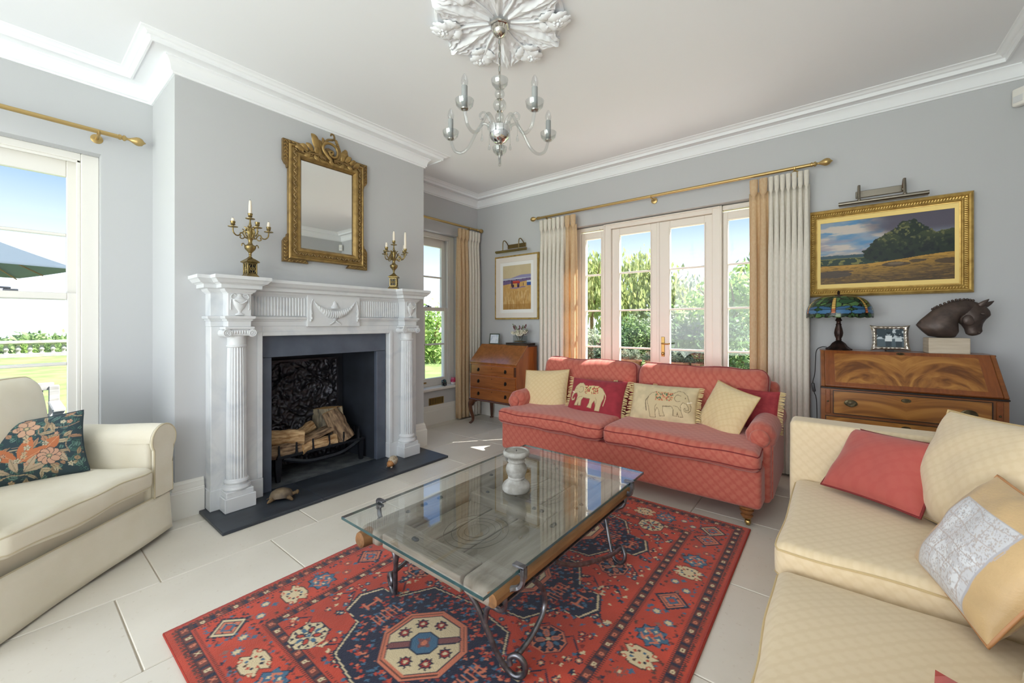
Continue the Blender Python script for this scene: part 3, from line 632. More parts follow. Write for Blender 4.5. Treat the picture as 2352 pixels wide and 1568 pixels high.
log('log', 'dark crumbling bark piece lying across the middle of the grate', (X0 - 0.15, CY - 0.16, 0.262), (X0 - 0.17, CY + 0.12, 0.325), [(-0.06, -0.02), (0.05, -0.025), (0.06, 0.01), (-0.04, 0.022)], m_bark, seed=4)
log('log', 'thin orange-brown split stick at the back of the grate', (X0 - 0.27, CY - 0.18, 0.25), (X0 - 0.27, CY + 0.02, 0.35), [(-0.03, -0.03), (0.03, -0.03), (0.03, 0.03), (-0.03, 0.025)], m_bark2, seed=5)
log('log', 'tall brown log leaning upright at the right of the grate', (X0 - 0.105, CY + 0.225, 0.215), (X0 - 0.185, CY + 0.13, 0.465), [(-0.07, -0.065), (0.065, -0.07), (0.08, 0.03), (0.0, 0.07), (-0.07, 0.04)], m_bark, taper=0.85, seed=6)
log('log', 'broad pale split log standing upright against the fireback', (X0 - 0.27, CY + 0.14, 0.215), (X0 - 0.29, CY + 0.13, 0.47), [(-0.045, -0.13), (0.045, -0.12), (0.05, 0.11), (-0.04, 0.14)], m_bark3, seed=7)

# ------------------------------------------------------------------ marble chimneypiece
mp_ = thing('mantelpiece', 'white carved marble mantelpiece with fluted columns', 'mantelpiece', (XB, CY, 0))
A_, F0, F1, C0, C1 = 0.795, 0.105, 0.195, 0.600, 0.730
for sg in (-1, 1):
    Y = lambda a, b: (min(sg * a, sg * b), max(sg * a, sg * b))
    y0, y1 = Y(0.503, A_); q = MB(); q.box(0, F0, y0, y1, 0.02, 1.18, 0.003); q.build('jamb', m_marble, mp_, smooth=0)
    y0, y1 = Y(0.50, A_ + 0.006); q = MB(); q.box(0, F0 + 0.008, y0, y1, 0.02, 0.149, 0.003); q.build('jamb_block', m_marble, mp_, smooth=0)
    y0, y1 = Y(0.503, 0.535); q = MB(); q.box(F0, F0 + 0.010, y0, y1, 0.149, 1.142, 0.004); q.build('opening_fillet', m_marble, mp_, smooth=0)
    c = sg * 0.665
    q = MB(); q.box(F0, 0.218, c - 0.087, c + 0.087, 0.02, 0.108, 0.003); q.box(F0, 0.208, c - 0.077, c + 0.077, 0.106, 0.142, 0.004); pl = q.build('plinth', m_marble, mp_, smooth=0)
    cx = 0.140
    q = MB(); q.lathe([(0.058, 0.14), (0.074, 0.142), (0.079, 0.152), (0.074, 0.166), (0.063, 0.170), (0.061, 0.180), (0.068, 0.184), (0.070, 0.192), (0.066, 0.202), (0.058, 0.206), (0.055, 0.212)], 32, c=(cx, c, 0)); q.build('column_base', m_marble, mp_)
    q = MB(); pr_ = [(0.0565, 0.21), (0.0575, 0.225), (0.0573, 0.30), (0.056, 0.60), (0.0525, 0.95), (0.0505, 1.045), (0.0505, 1.05)]; q.lathe(pr_, 160, c=(cx, c, 0), fl=20, amp=0.13); q.build('column_shaft', m_marble, mp_, smooth=40)
    q = MB(); q.lathe([(0.050, 1.045), (0.056, 1.05), (0.057, 1.058), (0.052, 1.062), (0.051, 1.10), (0.055, 1.118)], 28, c=(cx, c, 0)); q.build('column_necking', m_marble, mp_)
    q = MB(); q.box(F0, cx + 0.062, c - 0.056, c + 0.056, 1.118, 1.160, 0.006); q.box(F0, cx + 0.066, c - 0.085, c + 0.085, 1.160, 1.178, 0.005)
    for k in range(7): q.ell((cx + 0.062, c - 0.042 + k * 0.014, 1.142), (0.006, 0.006, 0.012), 8, 6)
    cap = q.build('capital', m_marble, mp_)
    for s2 in (-1, 1):
        v = MB(); k0 = v.mark(); v.lathe([(0.0, 0), (0.026, 0), (0.026, 0.012), (0.021, 0.04), (0.021, 0.06), (0.026, 0.088), (0.026, 0.10), (0, 0.10)], 20); v.xf(Matrix.Translation((F0 + 0.002, c + s2 * 0.069, 1.137)) @ Matrix.Rotation(R(90), 4, 'Y'), k0)
        sp = [(F0 + 0.103, c + s2 * 0.069 + s2 * r_ * math.cos(a), 1.137 + r_ * math.sin(a)) for a, r_ in [(R(90) - i * 0.42, 0.0235 * (1 - i / 40)) for i in range(36)]]
        v.tube(sp, 0.0028, 5); v.ell((F0 + 0.103, c + s2 * 0.069, 1.137), (0.004, 0.005, 0.005), 8, 6); v.build('volute', m_marble, cap)
    y0, y1 = Y(C0, C1); q = MB(); q.box(F0 - 0.02, F1, y0, y1, 1.178, 1.405, 0.002); ub = q.build('urn_block', m_marble, mp_, smooth=0)
    u = MB(); k0 = u.mark(); u.lathe([(0.026, 1.252), (0.024, 1.258), (0.010, 1.264), (0.007, 1.272), (0.012, 1.280), (0.024, 1.296), (0.036, 1.320), (0.042, 1.345), (0.040, 1.352), (0.030, 1.356), (0.018, 1.366), (0.012, 1.378), (0.016, 1.384), (0.0, 1.390)], 16, a0=R(-90), a1=R(90), sxy=(0.5, 1)); u.xf(Matrix.Translation((F1, c, 0)), k0)
    for s2 in (-1, 1): u.tube(spline([(F1 + 0.003, c + s2 * 0.036, 1.345), (F1 + 0.005, c + s2 * 0.050, 1.365), (F1 + 0.004, c + s2 * 0.038, 1.385), (F1 + 0.003, c + s2 * 0.022, 1.378)], 5), 0.003, 5); u.tube(spline([(F1 + 0.003, c + s2 * 0.047, 1.36), (F1 + 0.005, c + s2 * 0.052, 1.31), (F1 + 0.003, c + s2 * 0.050, 1.285)], 5), 0.003, 5)
    u.tube(spline([(F1 + 0.018, c - 0.036, 1.345), (F1 + 0.02, c, 1.322), (F1 + 0.018, c + 0.036, 1.345)], 6), 0.004, 6); u.build('urn_relief', m_marble, ub, smooth=50)
q = MB(); q.box(0, F0, -0.503, 0.503, 1.112, 1.18, 0.003); q.build('lintel', m_marble, mp_, smooth=0)
q = MB(); q.box(F0, F0 + 0.010, -0.503, 0.503, 1.112, 1.142, 0.004); q.build('opening_fillet', m_marble, mp_, smooth=0)
q = MB(); q.box(0, F0, -A_, A_, 1.18, 1.405); q.build('frieze', m_marble, mp_, smooth=0)
path = [(0, A_), (F0, A_), (F0, C1), (F1, C1), (F1, C0), (F0, C0), (F0, -C0), (F1, -C0), (F1, -C1), (F0, -C1), (F0, -A_), (0, -A_)]
q = MB(); q.sweep([(0, 1.212), (0.006, 1.216), (0.008, 1.224), (0.016, 1.228), (0.020, 1.236), (0.020, 1.244), (0.0, 1.248)], path); q.build('frieze_moulding', m_marble, mp_, smooth=30)
q = MB(); q.sweep([(0, 1.388), (0.004, 1.388), (0.006, 1.394), (0.016, 1.400), (0.022, 1.410), (0.024, 1.414), (0.046, 1.418), (0.048, 1.420), (0.048, 1.440), (0.056, 1.444), (0.060, 1.448), (0.068, 1.450), (0.080, 1.464), (0.086, 1.472), (0.090, 1.474), (0.090, 1.494), (0.02, 1.494)], path); sh = q.build('shelf_cornice', m_marble, mp_, smooth=30)
q = MB(); q.box(0, F0 + 0.088, -A_ - 0.088, A_ + 0.088, 1.476, 1.4945); q.box(F0, F1 + 0.088, C0 - 0.088, C1 + 0.088, 1.476, 1.4945); q.box(F0, F1 + 0.088, -C1 - 0.088, -C0 + 0.088, 1.476, 1.4945); q.build('shelf_top', m_marble, mp_, smooth=0)
for sg in (-1, 1):
    q = MB()
    for i in range(19):
        y = sg * (0.222 + i * 0.0202); k0 = q.mark(); q.lathe([(0.0078, 1.252), (0.0078, 1.376), (0.004, 1.383)], 6, a0=R(-90), a1=R(90), sxy=(0.9, 1)); q.xf(Matrix.Translation((F0, y, 0)), k0)
    q.build('fluting', m_marble, mp_, smooth=50)['kind'] = 'stuff'
q = MB(); q.box(F0 - 0.01, F0 + 0.022, -0.21, 0.21, 1.176, 1.408, 0.002); tb = q.build('tablet', m_marble, mp_, smooth=0)
def bowl(u, v):
    x = (u * 2 - 1); e_ = 1 - x * x; top = 1.375 - 0.075 * e_ ** 0.7; bot = 1.375 - 0.145 * e_ ** 0.75
    z = bot + (top - bot) * v; bul = 0.03 * math.sin(math.pi * min(v, 0.98)) ** 0.6 * e_ ** 0.5; rib = 0.0025 * math.sin(u * 120) if v < 0.85 else 0.006
    return (F0 + 0.020 + bul + (rib if bul > 0.01 else 0), x * 0.165, z)
q = MB(); q.grid(bowl, 90, 12); q.build('garland_bowl', m_marble, tb, smooth=60)
q = MB(); k0 = q.mark(); q.lathe([(0.030, 1.312), (0.034, 1.325), (0.024, 1.335), (0.016, 1.350), (0.018, 1.356), (0.006, 1.368), (0.0, 1.378)], 14, a0=R(-90), a1=R(90), sxy=(0.7, 1)); q.lathe([(0.020, 1.225), (0.012, 1.232), (0.028, 1.24)], 12, a0=R(-90), a1=R(90)); q.xf(Matrix.Translation((F0 + 0.02, 0, 0)), k0); q.build('lid_finial', m_marble, tb, smooth=50)
for sg in (-1, 1):
    q = MB(); q.tube(spline([(F0 + 0.026, sg * 0.172, 1.378), (F0 + 0.026, sg * 0.185, 1.34), (F0 + 0.030, sg * 0.188, 1.28), (F0 + 0.026, sg * 0.184, 1.21)], 5), [0.003] * 5 + [0.006] * 4 + [0.009] * 4 + [0.006] * 3, 6)
    for k in range(5): q.ell((F0 + 0.03, sg * 0.186 + (k % 2 - 0.5) * 0.008, 1.22 + k * 0.018), (0.008, 0.007, 0.013), 8, 6)
    q.build('husk_drop', m_marble, tb, smooth=50)
    q = MB(); q.tube(spline([(F0 + 0.024, 0.0, 1.222), (F0 + 0.030, sg * 0.02, 1.205), (F0 + 0.026, sg * 0.045, 1.19)], 5), 0.005, 5); q.build('ribbon', m_marble, tb, smooth=50)

# ------------------------------------------------------------------ tortoise and hedgehog on the hearth
m_shell = mat('tortoise_shell', '#7b6a52', 0.55, col2='#4f4338', scale=16, detail=3); m_skin = mat('tortoise_skin', '#7a6242', 0.8, col2='#54422e', scale=40, bump=0.4, bscale=90)
t = thing('tortoise_ornament', 'bronze-brown tortoise ornament on the black hearth', 'ornament', (-2.905, 1.165, 0.02), (0, 0, R(62)))
q = MB()
def shell(u, v):
    a = u * 2 * math.pi; ph = v * math.pi / 2; r = math.cos(ph) ** 0.8; k = 1 + 0.05 * abs(math.sin(a * 4)) * math.cos(ph) - 0.03 * abs(math.sin(ph * 5))
    return (0.070 * r * math.cos(a) * k, 0.050 * r * math.sin(a) * k, 0.020 + 0.052 * math.sin(ph) * k)
q.grid(shell, 40, 14, cu=True); q.ell((0, 0, 0.022), (0.069, 0.049, 0.008), 24, 6); q.build('shell', m_shell, t, smooth=25)
q = MB(); q.tube(spline([(0.05, 0, 0.022), (0.075, 0.0, 0.028), (0.092, 0.004, 0.032), (0.106, 0.005, 0.030)], 5), [0.012] * 5 + [0.011] * 5 + [0.015] * 3 + [0.012, 0.009, 0.004], 10); q.build('head', m_skin, t)
for (x, y, a) in ((0.055, 0.042, 40), (0.055, -0.042, -40), (-0.055, 0.038, 140), (-0.055, -0.038, -140)):
    q = MB(); q.tube([(x * 0.6, y * 0.6, 0.022), (x, y, 0.016), (x + 0.018 * math.cos(R(a)), y + 0.018 * math.sin(R(a)), 0.007), (x + 0.026 * math.cos(R(a)), y + 0.024 * math.sin(R(a)), 0.004)], [0.014, 0.013, 0.009, 0.004], 8); q.build('leg', m_skin, t)
q = MB(); q.tube([(-0.06, 0, 0.02), (-0.085, 0, 0.012)], [0.006, 0.002], 6); q.build('tail', m_skin, t)
m_quill = mat('hedgehog_quill', '#cdbfa8', 0.8, col2='#9d8a70', scale=60, bump=0.6, bscale=120); m_face = mat('hedgehog_face', '#b88350', 0.7, col2='#94602f', scale=25)
t = thing('hedgehog_ornament', 'pale pottery hedgehog ornament with brown face on the hearth', 'ornament', (-2.855, 2.005, 0.02), (0, 0, R(-70)))
def hog(u, v):
    a = u * 2 * math.pi; ph = (v - 0.5) * math.pi; b_ = 1 + 0.03 * math.sin(a * 22) * math.sin(ph * 18)
    return (-0.008 + 0.046 * math.sin(ph) * b_, 0.037 * math.cos(ph) * math.cos(a) * b_, 0.042 + 0.040 * math.cos(ph) * math.sin(a) * b_)
q = MB(); q.grid(hog, 48, 26, cu=True); q.build('quills', m_quill, t, smooth=30)
q = MB(); q.tube(spline([(0.015, 0, 0.030), (0.036, 0, 0.030), (0.052, 0, 0.022), (0.066, 0, 0.017)], 4), [0.028] * 4 + [0.026, 0.024, 0.022, 0.019, 0.016, 0.013, 0.010, 0.008, 0.005], 12); q.build('face', m_face, t)
for sg in (-1, 1):
    q = MB(); q.ell((0.040, sg * 0.020, 0.006), (0.012, 0.008, 0.006)); q.build('foot', m_quill, t); q = MB(); q.ell((0.046, sg * 0.014, 0.034), (0.003, 0.003, 0.003), 8, 6); q.build('eye', m_black, t)
q = MB(); q.ell((0.068, 0, 0.017), (0.004, 0.004, 0.004), 8, 6); q.build('nose', m_black, t)
# ================================================================== mirror over the mantel
m_gilt = mat('antique_gilt', '#94794c', 0.5, 0.5, col2='#5c4830', scale=30, detail=4, lo=0.35, hi=0.8)
m_gilt2 = mat('bright_gilt', '#a88a54', 0.42, 0.6, col2='#6f5734', scale=22, lo=0.4, hi=0.85)
m_mirror = mat('mirror_glass', '#f2f4f2', 0.02, 1.0)
m_recess = mat('frame_recess', '#5b4425', 0.7, 0.2)
mi = thing('wall_mirror', 'antique gilt framed mirror with carved leaf crest above the mantelpiece', 'mirror', (XB + 0.006, 1.602, 0), (R(90), 0, R(90)))
FX, FZ0, FZ1 = 0.300, 1.675, 2.520
q = MB(); q.sweep([(0, 0), (0, 0.034), (0.006, 0.042), (0.014, 0.045), (0.019, 0.041), (0.022, 0.034), (0.058, 0.040), (0.060, 0.046), (0.068, 0.049), (0.076, 0.046), (0.080, 0.036), (0.088, 0.028), (0.092, 0.014)], [(-FX, FZ0), (FX, FZ0), (FX, FZ1), (-FX, FZ1)], True); q.build('frame', m_gilt2, mi, smooth=30)
boxes([(-0.212, 0.212, 1.760, 2.433, 0.008, 0.014)], 'mirror_pane', m_mirror, mi, b=0.001)
boxes([(-FX + 0.02, FX - 0.02, FZ0 + 0.02, FZ1 - 0.02, 0.0, 0.006)], 'backboard', m_recess, mi, b=0)
q = MB(); i = 0                                   # running leaf scroll in the frame's hollow
for (a, b) in (((-0.26, 1.716), (0.26, 1.716)), ((0.26, 1.716), (0.26, 2.479)), ((0.26, 2.479), (-0.26, 2.479)), ((-0.26, 2.479), (-0.26, 1.716))):
    a, b = Vector(a), Vector(b); L = (b - a).length; d = (b - a) / L; nn = Vector((-d.y, d.x)); k = int(L / 0.022)
    for j in range(k):
        p = a + d * (j + 0.5) * L / k; sg = 1 if j % 2 else -1
        pts = [(p.x + d.x * e_ + nn.x * f_, p.y + d.y * e_ + nn.y * f_, 0.040 + g_) for e_, f_, g_ in ((-0.012, -0.010 * sg, 0), (-0.002, -0.002 * sg, 0.005), (0.008, 0.008 * sg, 0.004), (0.014, 0.004 * sg, 0.001))]
        q.tube(spline(pts, 2), [0.003, 0.004, 0.0055, 0.006, 0.005, 0.004, 0.002], 5)
q.build('frame_carving', m_gilt, mi, smooth=60)
q = MB()
for (a, b) in (((-0.209, 1.763), (0.209, 1.763)), ((0.209, 1.763), (0.209, 2.430)), ((0.209, 2.430), (-0.209, 2.430)), ((-0.209, 2.430), (-0.209, 1.763))):
    a, b = Vector(a), Vector(b); k = int((b - a).length / 0.0085)
    for j in range(k): p = a.lerp(b, (j + 0.5) / k); q.ell((p.x, p.y, 0.019), (0.0038, 0.0038, 0.004), 5, 4)
q.build('beading', m_recess, mi, smooth=60)['kind'] = 'stuff'
def ear(sx_, sy_):
    y_in = 2.545 if sy_ > 0 else 1.650; pts = [(0.338, 0), (0.338, 0.150), (0.325, 0.175), (0.312, 0.185), (0.308, 0.205), (0.28, 0.205), (0.28, 0.03), (0.20, 0.03), (0.18, 0.03), (0.165, 0.015), (0.155, 0.0)]
    return [(sx_ * x, y_in - sy_ * y) for x, y in pts]
for sx_ in (-1, 1):
    for sy_ in (-1, 1):
        q = MB(); q.prism(ear(sx_, sy_), 0.0, 0.026); e0 = q.build('corner_ear', m_gilt, mi, smooth=0)
        q = MB(); y_in = 2.545 if sy_ > 0 else 1.650
        for j in range(6): q.tube(spline([(sx_ * 0.330, y_in - sy_ * (0.02 + j * 0.026), 0.026), (sx_ * 0.318, y_in - sy_ * (0.012 + j * 0.026), 0.031), (sx_ * 0.306, y_in - sy_ * (0.026 + j * 0.026), 0.026)], 3), 0.004, 5)
        for j in range(5): q.tube(spline([(sx_ * (0.30 - j * 0.027), y_in - sy_ * 0.006, 0.026), (sx_ * (0.29 - j * 0.027), y_in - sy_ * 0.016, 0.031), (sx_ * (0.276 - j * 0.027), y_in - sy_ * 0.008, 0.026)], 3), 0.0035, 5)
        q.build('ear_carving', m_gilt2, e0, smooth=60)
crest = MB(); crest.ell((0.0, 2.52, 0.03), (0.05, 0.06, 0.02)); cr_ = crest.build('crest', m_gilt, mi)
def leafy(pts, wd, nm='leaf', z=0.045, m=m_gilt2):
    P = spline([(p[0], p[1], z + (p[2] if len(p) > 2 else 0)) for p in pts], 5); n = len(P)
    q = MB(); q.tube(P, [max(0.0015, wd * 1.25 * math.sin(math.pi * min(1, 0.12 + 0.88 * i / (n - 1))) ** 0.8) for i in range(n)], 8, flat=0.38); return q.build(nm, m, cr_, smooth=60)
def stem(pts, r, z=0.046, m=m_gilt):
    P = spline([(p[0], p[1], z + (p[2] if len(p) > 2 else 0)) for p in pts], 6); n = len(P); q = MB(); q.tube(P, [r * (1 - 0.5 * i / n) for i in range(n)], 8); return q.build('scroll', m, cr_, smooth=60)
# central cartouche
stem([(0.02, 2.452), (0.0, 2.462), (0.006, 2.475), (-0.02, 2.50), (-0.052, 2.535), (-0.058, 2.57), (-0.032, 2.602), (0.012, 2.607), (0.050, 2.585), (0.060, 2.545), (0.045, 2.515), (0.018, 2.508), (-0.004, 2.525), (0.0, 2.548), (0.018, 2.552)], 0.014, 0.055, m_gilt2)
stem([(-0.045, 2.59), (-0.02, 2.63), (0.02, 2.645), (0.035, 2.66), (0.028, 2.685), (0.010, 2.688), (0.006, 2.672)], 0.011, 0.05)
stem([(0.06, 2.60), (0.075, 2.57), (0.078, 2.53), (0.062, 2.50), (0.03, 2.49)], 0.011, 0.05)
for k in range(7): leafy([(0.038 + k * 0.006, 2.645 - k * 0.016), (0.052 + k * 0.007, 2.650 - k * 0.016), (0.066 + k * 0.007, 2.640 - k * 0.017)], 0.008)
for k in range(5): a = R(200 + k * 40); leafy([(0.004 + 0.012 * math.cos(a), 2.545 + 0.014 * math.sin(a)), (0.004 + 0.024 * math.cos(a), 2.545 + 0.028 * math.sin(a))], 0.009, 'rosette', 0.06)
for sg in (-1, 1):
    stem([(sg * 0.03, 2.475), (sg * 0.075, 2.492), (sg * 0.12, 2.490), (sg * 0.17, 2.486), (sg * 0.20, 2.505), (sg * 0.22, 2.53)], 0.010)
    stem([(sg * 0.05, 2.49), (sg * 0.09, 2.515), (sg * 0.14, 2.505), (sg * 0.18, 2.48), (sg * 0.215, 2.475), (sg * 0.24, 2.49)], 0.006)
    for (a, b, c, wd) in (((0.10, 2.50), (0.105, 2.535), (0.095, 2.56), 0.016), ((0.13, 2.51), (0.16, 2.54), (0.185, 2.555), 0.015), ((0.17, 2.50), (0.20, 2.525), (0.228, 2.528), 0.014), ((0.20, 2.49), (0.235, 2.505), (0.262, 2.50), 0.016), ((0.12, 2.48), (0.10, 2.458), (0.075, 2.452), 0.013), ((0.15, 2.48), (0.175, 2.462), (0.20, 2.455), 0.012)):
        leafy([(sg * a[0], a[1]), (sg * b[0], b[1], 0.008), (sg * c[0], c[1])], wd)
leafy([(-0.07, 2.50), (-0.10, 2.56), (-0.125, 2.615, 0.01), (-0.145, 2.64)], 0.024); leafy([(-0.10, 2.575), (-0.105, 2.61), (-0.098, 2.63)], 0.016)
leafy([(-0.06, 2.56), (-0.075, 2.595), (-0.082, 2.615)], 0.013); leafy([(-0.055, 2.575), (-0.05, 2.61), (-0.058, 2.64)], 0.013)
leafy([(0.05, 2.51), (0.095, 2.545), (0.125, 2.575)], 0.020); leafy([(0.10, 2.545), (0.130, 2.585), (0.118, 2.60)], 0.018); leafy([(0.10, 2.54), (0.138, 2.56), (0.146, 2.545)], 0.017)

# ================================================================== candelabra
m_cand = mat('aged_brass', '#a08c5c', 0.36, 0.9, col2='#6f6142', scale=25, lo=0.4, hi=0.8); m_wax = mat('ivory_wax', '#efe4d2', 0.5, spec=0.4); m_wick = mat('wick', '#2a2624', 0.9)
def candelabrum(label, loc, rz, arms, candles, where):
    t = thing('candelabrum', label, 'candelabrum', loc, (0, 0, rz), 'pair of brass candelabra on the mantel')
    q = MB(); q.lathe([(0.062, 0), (0.062, 0.004), (0.056, 0.010), (0.044, 0.022), (0.040, 0.026)], 4, a0=R(45), a1=R(405)); q.xf(Matrix.Diagonal((1.0, 1.0, 1, 1))); q.build('foot', m_cand, t, smooth=0)
    q = MB()
    for s1 in (-1, 1):
        for s2 in (-1, 1): q.box(s1 * 0.0265 - 0.0035, s1 * 0.0265 + 0.0035, s2 * 0.0265 - 0.0035, s2 * 0.0265 + 0.0035, 0.025, 0.098, 0.001)
    for z in (0.024, 0.092): q.box(-0.030, 0.030, -0.030, 0.030, z, z + 0.007, 0.001)
    q.build('pedestal', m_cand, t, smooth=0)
    q = MB(); q.box(-0.024, 0.024, -0.024, 0.024, 0.028, 0.094); q.build('pedestal_core', m_black, t, smooth=0)
    q = MB()                                       # pierced scroll panels
    for k in range(4):
        k0 = q.mark()
        for s1 in (-1, 1):
            q.tube(spline([(s1 * 0.002, 0, 0.034), (s1 * 0.014, 0, 0.038), (s1 * 0.018, 0, 0.052), (s1 * 0.009, 0, 0.058), (s1 * 0.007, 0, 0.050)], 4), 0.0022, 5)
            q.tube(spline([(s1 * 0.003, 0, 0.088), (s1 * 0.015, 0, 0.084), (s1 * 0.018, 0, 0.070), (s1 * 0.009, 0, 0.064), (s1 * 0.006, 0, 0.072)], 4), 0.0022, 5)
        q.tube([(0, 0, 0.032), (0, 0, 0.092)], 0.0025, 5); q.tube([(-0.022, 0, 0.061), (0.022, 0, 0.061)], 0.002, 5)
        q.xf(Matrix.Rotation(R(90) * k, 4, 'Z') @ Matrix.Translation((0, -0.0275, 0)), k0)
    q.build('pierced_panel', m_cand, t, smooth=60)
    q = MB(); q.lathe([(0.042, 0.098), (0.058, 0.104), (0.058, 0.108), (0.046, 0.116), (0.030, 0.126), (0.022, 0.130)], 4, a0=R(45), a1=R(405)); q.build('pedestal_cap', m_cand, t, smooth=0)
    q = MB(); q.lathe([(0.022, 0.128), (0.014, 0.136), (0.008, 0.142), (0.007, 0.150), (0.010, 0.154), (0.007, 0.159), (0.010, 0.166), (0.014, 0.172), (0.030, 0.190), (0.034, 0.205), (0.032, 0.214), (0.020, 0.218), (0.015, 0.224), (0.011, 0.236), (0.013, 0.25), (0.022, 0.262), (0.015, 0.27), (0.012, 0.29), (0.018, 0.305), (0.021, 0.322), (0.014, 0.332), (0.007, 0.338), (0.010, 0.346), (0.008, 0.352), (0.005, 0.37), (0.005, 0.385)], 14); q.build('stem', m_cand, t, smooth=60)
    q = MB()
    for s1 in (-1, 1): q.tube(spline([(0, s1 * 0.030, 0.205), (0, s1 * 0.040, 0.222), (0, s1 * 0.050, 0.218), (0, s1 * 0.052, 0.205)], 4), 0.0035, 5)
    for k in range(5): a = k * 1.256 + 0.4; q.tube(spline([(0.012 * math.cos(a), 0.012 * math.sin(a), 0.26), (0.030 * math.cos(a), 0.030 * math.sin(a), 0.30), (0.022 * math.cos(a), 0.022 * math.sin(a), 0.325), (0.034 * math.cos(a), 0.034 * math.sin(a), 0.335)], 4), 0.004, 5)
    q.build('urn_handles', m_cand, t, smooth=60)
    cup = [(0.004, 0.0), (0.027, 0.004), (0.028, 0.007), (0.008, 0.009), (0.007, 0.016), (0.014, 0.020), (0.011, 0.026), (0.014, 0.032), (0.014, 0.040), (0.010, 0.040), (0.010, 0.030), (0.0, 0.03)]
    tops = [(0, 0, 0.385)]
    for a in arms:
        c_, s_ = math.cos(a), math.sin(a); P = [(0.012, 0.265), (0.030, 0.262), (0.045, 0.285), (0.058, 0.288), (0.066, 0.272), (0.085, 0.268), (0.102, 0.285), (0.105, 0.312)]
        q = MB(); q.tube(spline([(r_ * c_, r_ * s_, z) for r_, z in P], 5), 0.0042, 7); q.tube(spline([(r_ * c_, r_ * s_, z) for r_, z in ((0.035, 0.262), (0.048, 0.252), (0.062, 0.258), (0.056, 0.272))], 4), 0.0036, 5); q.tube(spline([(r_ * c_, r_ * s_, z) for r_, z in ((0.05, 0.288), (0.040, 0.305), (0.048, 0.315))], 4), 0.003, 5)
        q.build('arm', m_cand, t, smooth=60); tops.append((0.105 * c_, 0.105 * s_, 0.312))
    for p in tops: q = MB(); q.lathe(cup, 16, c=p); q.build('candle_cup', m_cand, t, smooth=50)
    M = Matrix.Translation(loc) @ Matrix.Rotation(rz, 4, 'Z')
    for (i, h, lean, lab) in candles:
        p = M @ Vector(tops[i]); c = tag(MB().lathe([(0.0098, 0.0), (0.0095, h * 0.6), (0.007, h * 0.94), (0.004, h)], 14).build('candle', m_wax, None, smooth=50, loc=(p.x, p.y, p.z + 0.031)), lab + ' ' + where, 'candle', 'ivory candles in the candelabra')
        c.rotation_euler = (0, 0, 0) if not lean else lean
        MB().tube([(0, 0, h - 0.001), (0.001, 0, h + 0.007)], 0.001, 4).build('wick', m_wick, c)
    return t
candelabrum('brass candelabrum left of the mirror, one cup empty', (-3.00, 1.012, 1.4945), R(8), (R(-88), R(-5), R(70), R(160)), [(0, 0.095, None, 'tall ivory candle in the centre cup of the brass candelabrum'), (1, 0.030, None, 'short ivory candle stub in the outer left cup of the candelabrum'), (3, 0.042, None, 'short ivory candle stub in the right cup of the candelabrum')], 'left of the mirror')
candelabrum('brass candelabrum right of the mirror holding four candles', (-3.01, 2.128, 1.4945), R(40), (R(-110), R(-10), R(48), R(150)), [(0, 0.092, None, 'upright ivory candle in the centre cup of the brass candelabrum'), (1, 0.048, None, 'short ivory candle in the left cup of the candelabrum'), (2, 0.150, (R(4), R(5), 0), 'tall leaning ivory candle in the front cup of the candelabrum'), (3, 0.06, None, 'half-hidden ivory candle in the rear cup of the candelabrum')], 'right of the mirror')

# ================================================================== ceiling rose
CX_, CYY = -1.422, 1.682
rose = thing('ceiling_rose', 'white plaster ceiling rose of acanthus leaves around the chandelier', 'ceiling rose', (CX_, CYY, ZC), (0, 0, R(2)))
def acanthus(r0, r1, wd, th, lobes, tipw=0.0):
    NU, NV = 41, 34
    def fn(u, v):
        s = u * 2 - 1; r = r0 + (r1 - r0) * v; env = wd * (0.30 + 0.70 * math.sin(math.pi * min(1.0, v ** 0.9 * 0.92)) ** 0.9) * (1 - 0.55 * max(0, v - 0.8) / 0.2)
        ser = 1 - 0.20 * (0.5 + 0.5 * math.cos(v * lobes * 2 * math.pi)) * min(1, v * 2.5); x = s * env * ser
        rib = 0.0055 * math.cos((abs(s) * 7 - v * 4) * 3.2) * (1 - abs(s) ** 4) * min(1, v * 3); mid = 0.010 * math.exp(-(s / 0.16) ** 2)
        h = th * (0.45 + 0.75 * v ** 1.6) * (1 - 0.35 * s * s) + rib + mid - 0.014 * math.exp(-((abs(s) - 0.28) / 0.10) ** 2)
        if v > 0.9: h *= 1 - 0.35 * (v - 0.9) / 0.1
        if abs(s) > 0.999 or v > 0.9999 or v < 0.0001: h = 0.0
        r_ = r - 0.018 * (abs(s) ** 2) * v + 0.012 * math.cos(s * 9) * (v > 0.75)
        return (r_, x, -h)
    q = MB(); q.grid(fn, NU, NV); return q
big = acanthus(0.05, 0.365, 0.128, 0.040, 7).build('leaf', m_ceil, rose, smooth=50)
for k in range(1, 6): inst(big, rose, rot=(0, 0, R(60) * k))
st_ = MB(); st_.tube(spline([(0.06, 0, -0.020), (0.16, 0.004, -0.026), (0.25, -0.004, -0.028), (0.31, 0, -0.030)], 5), [0.006] * 8 + [0.008] * 8, 7); st0 = st_.build('stem', m_ceil, rose, smooth=60); st0.rotation_euler = (0, 0, R(30))
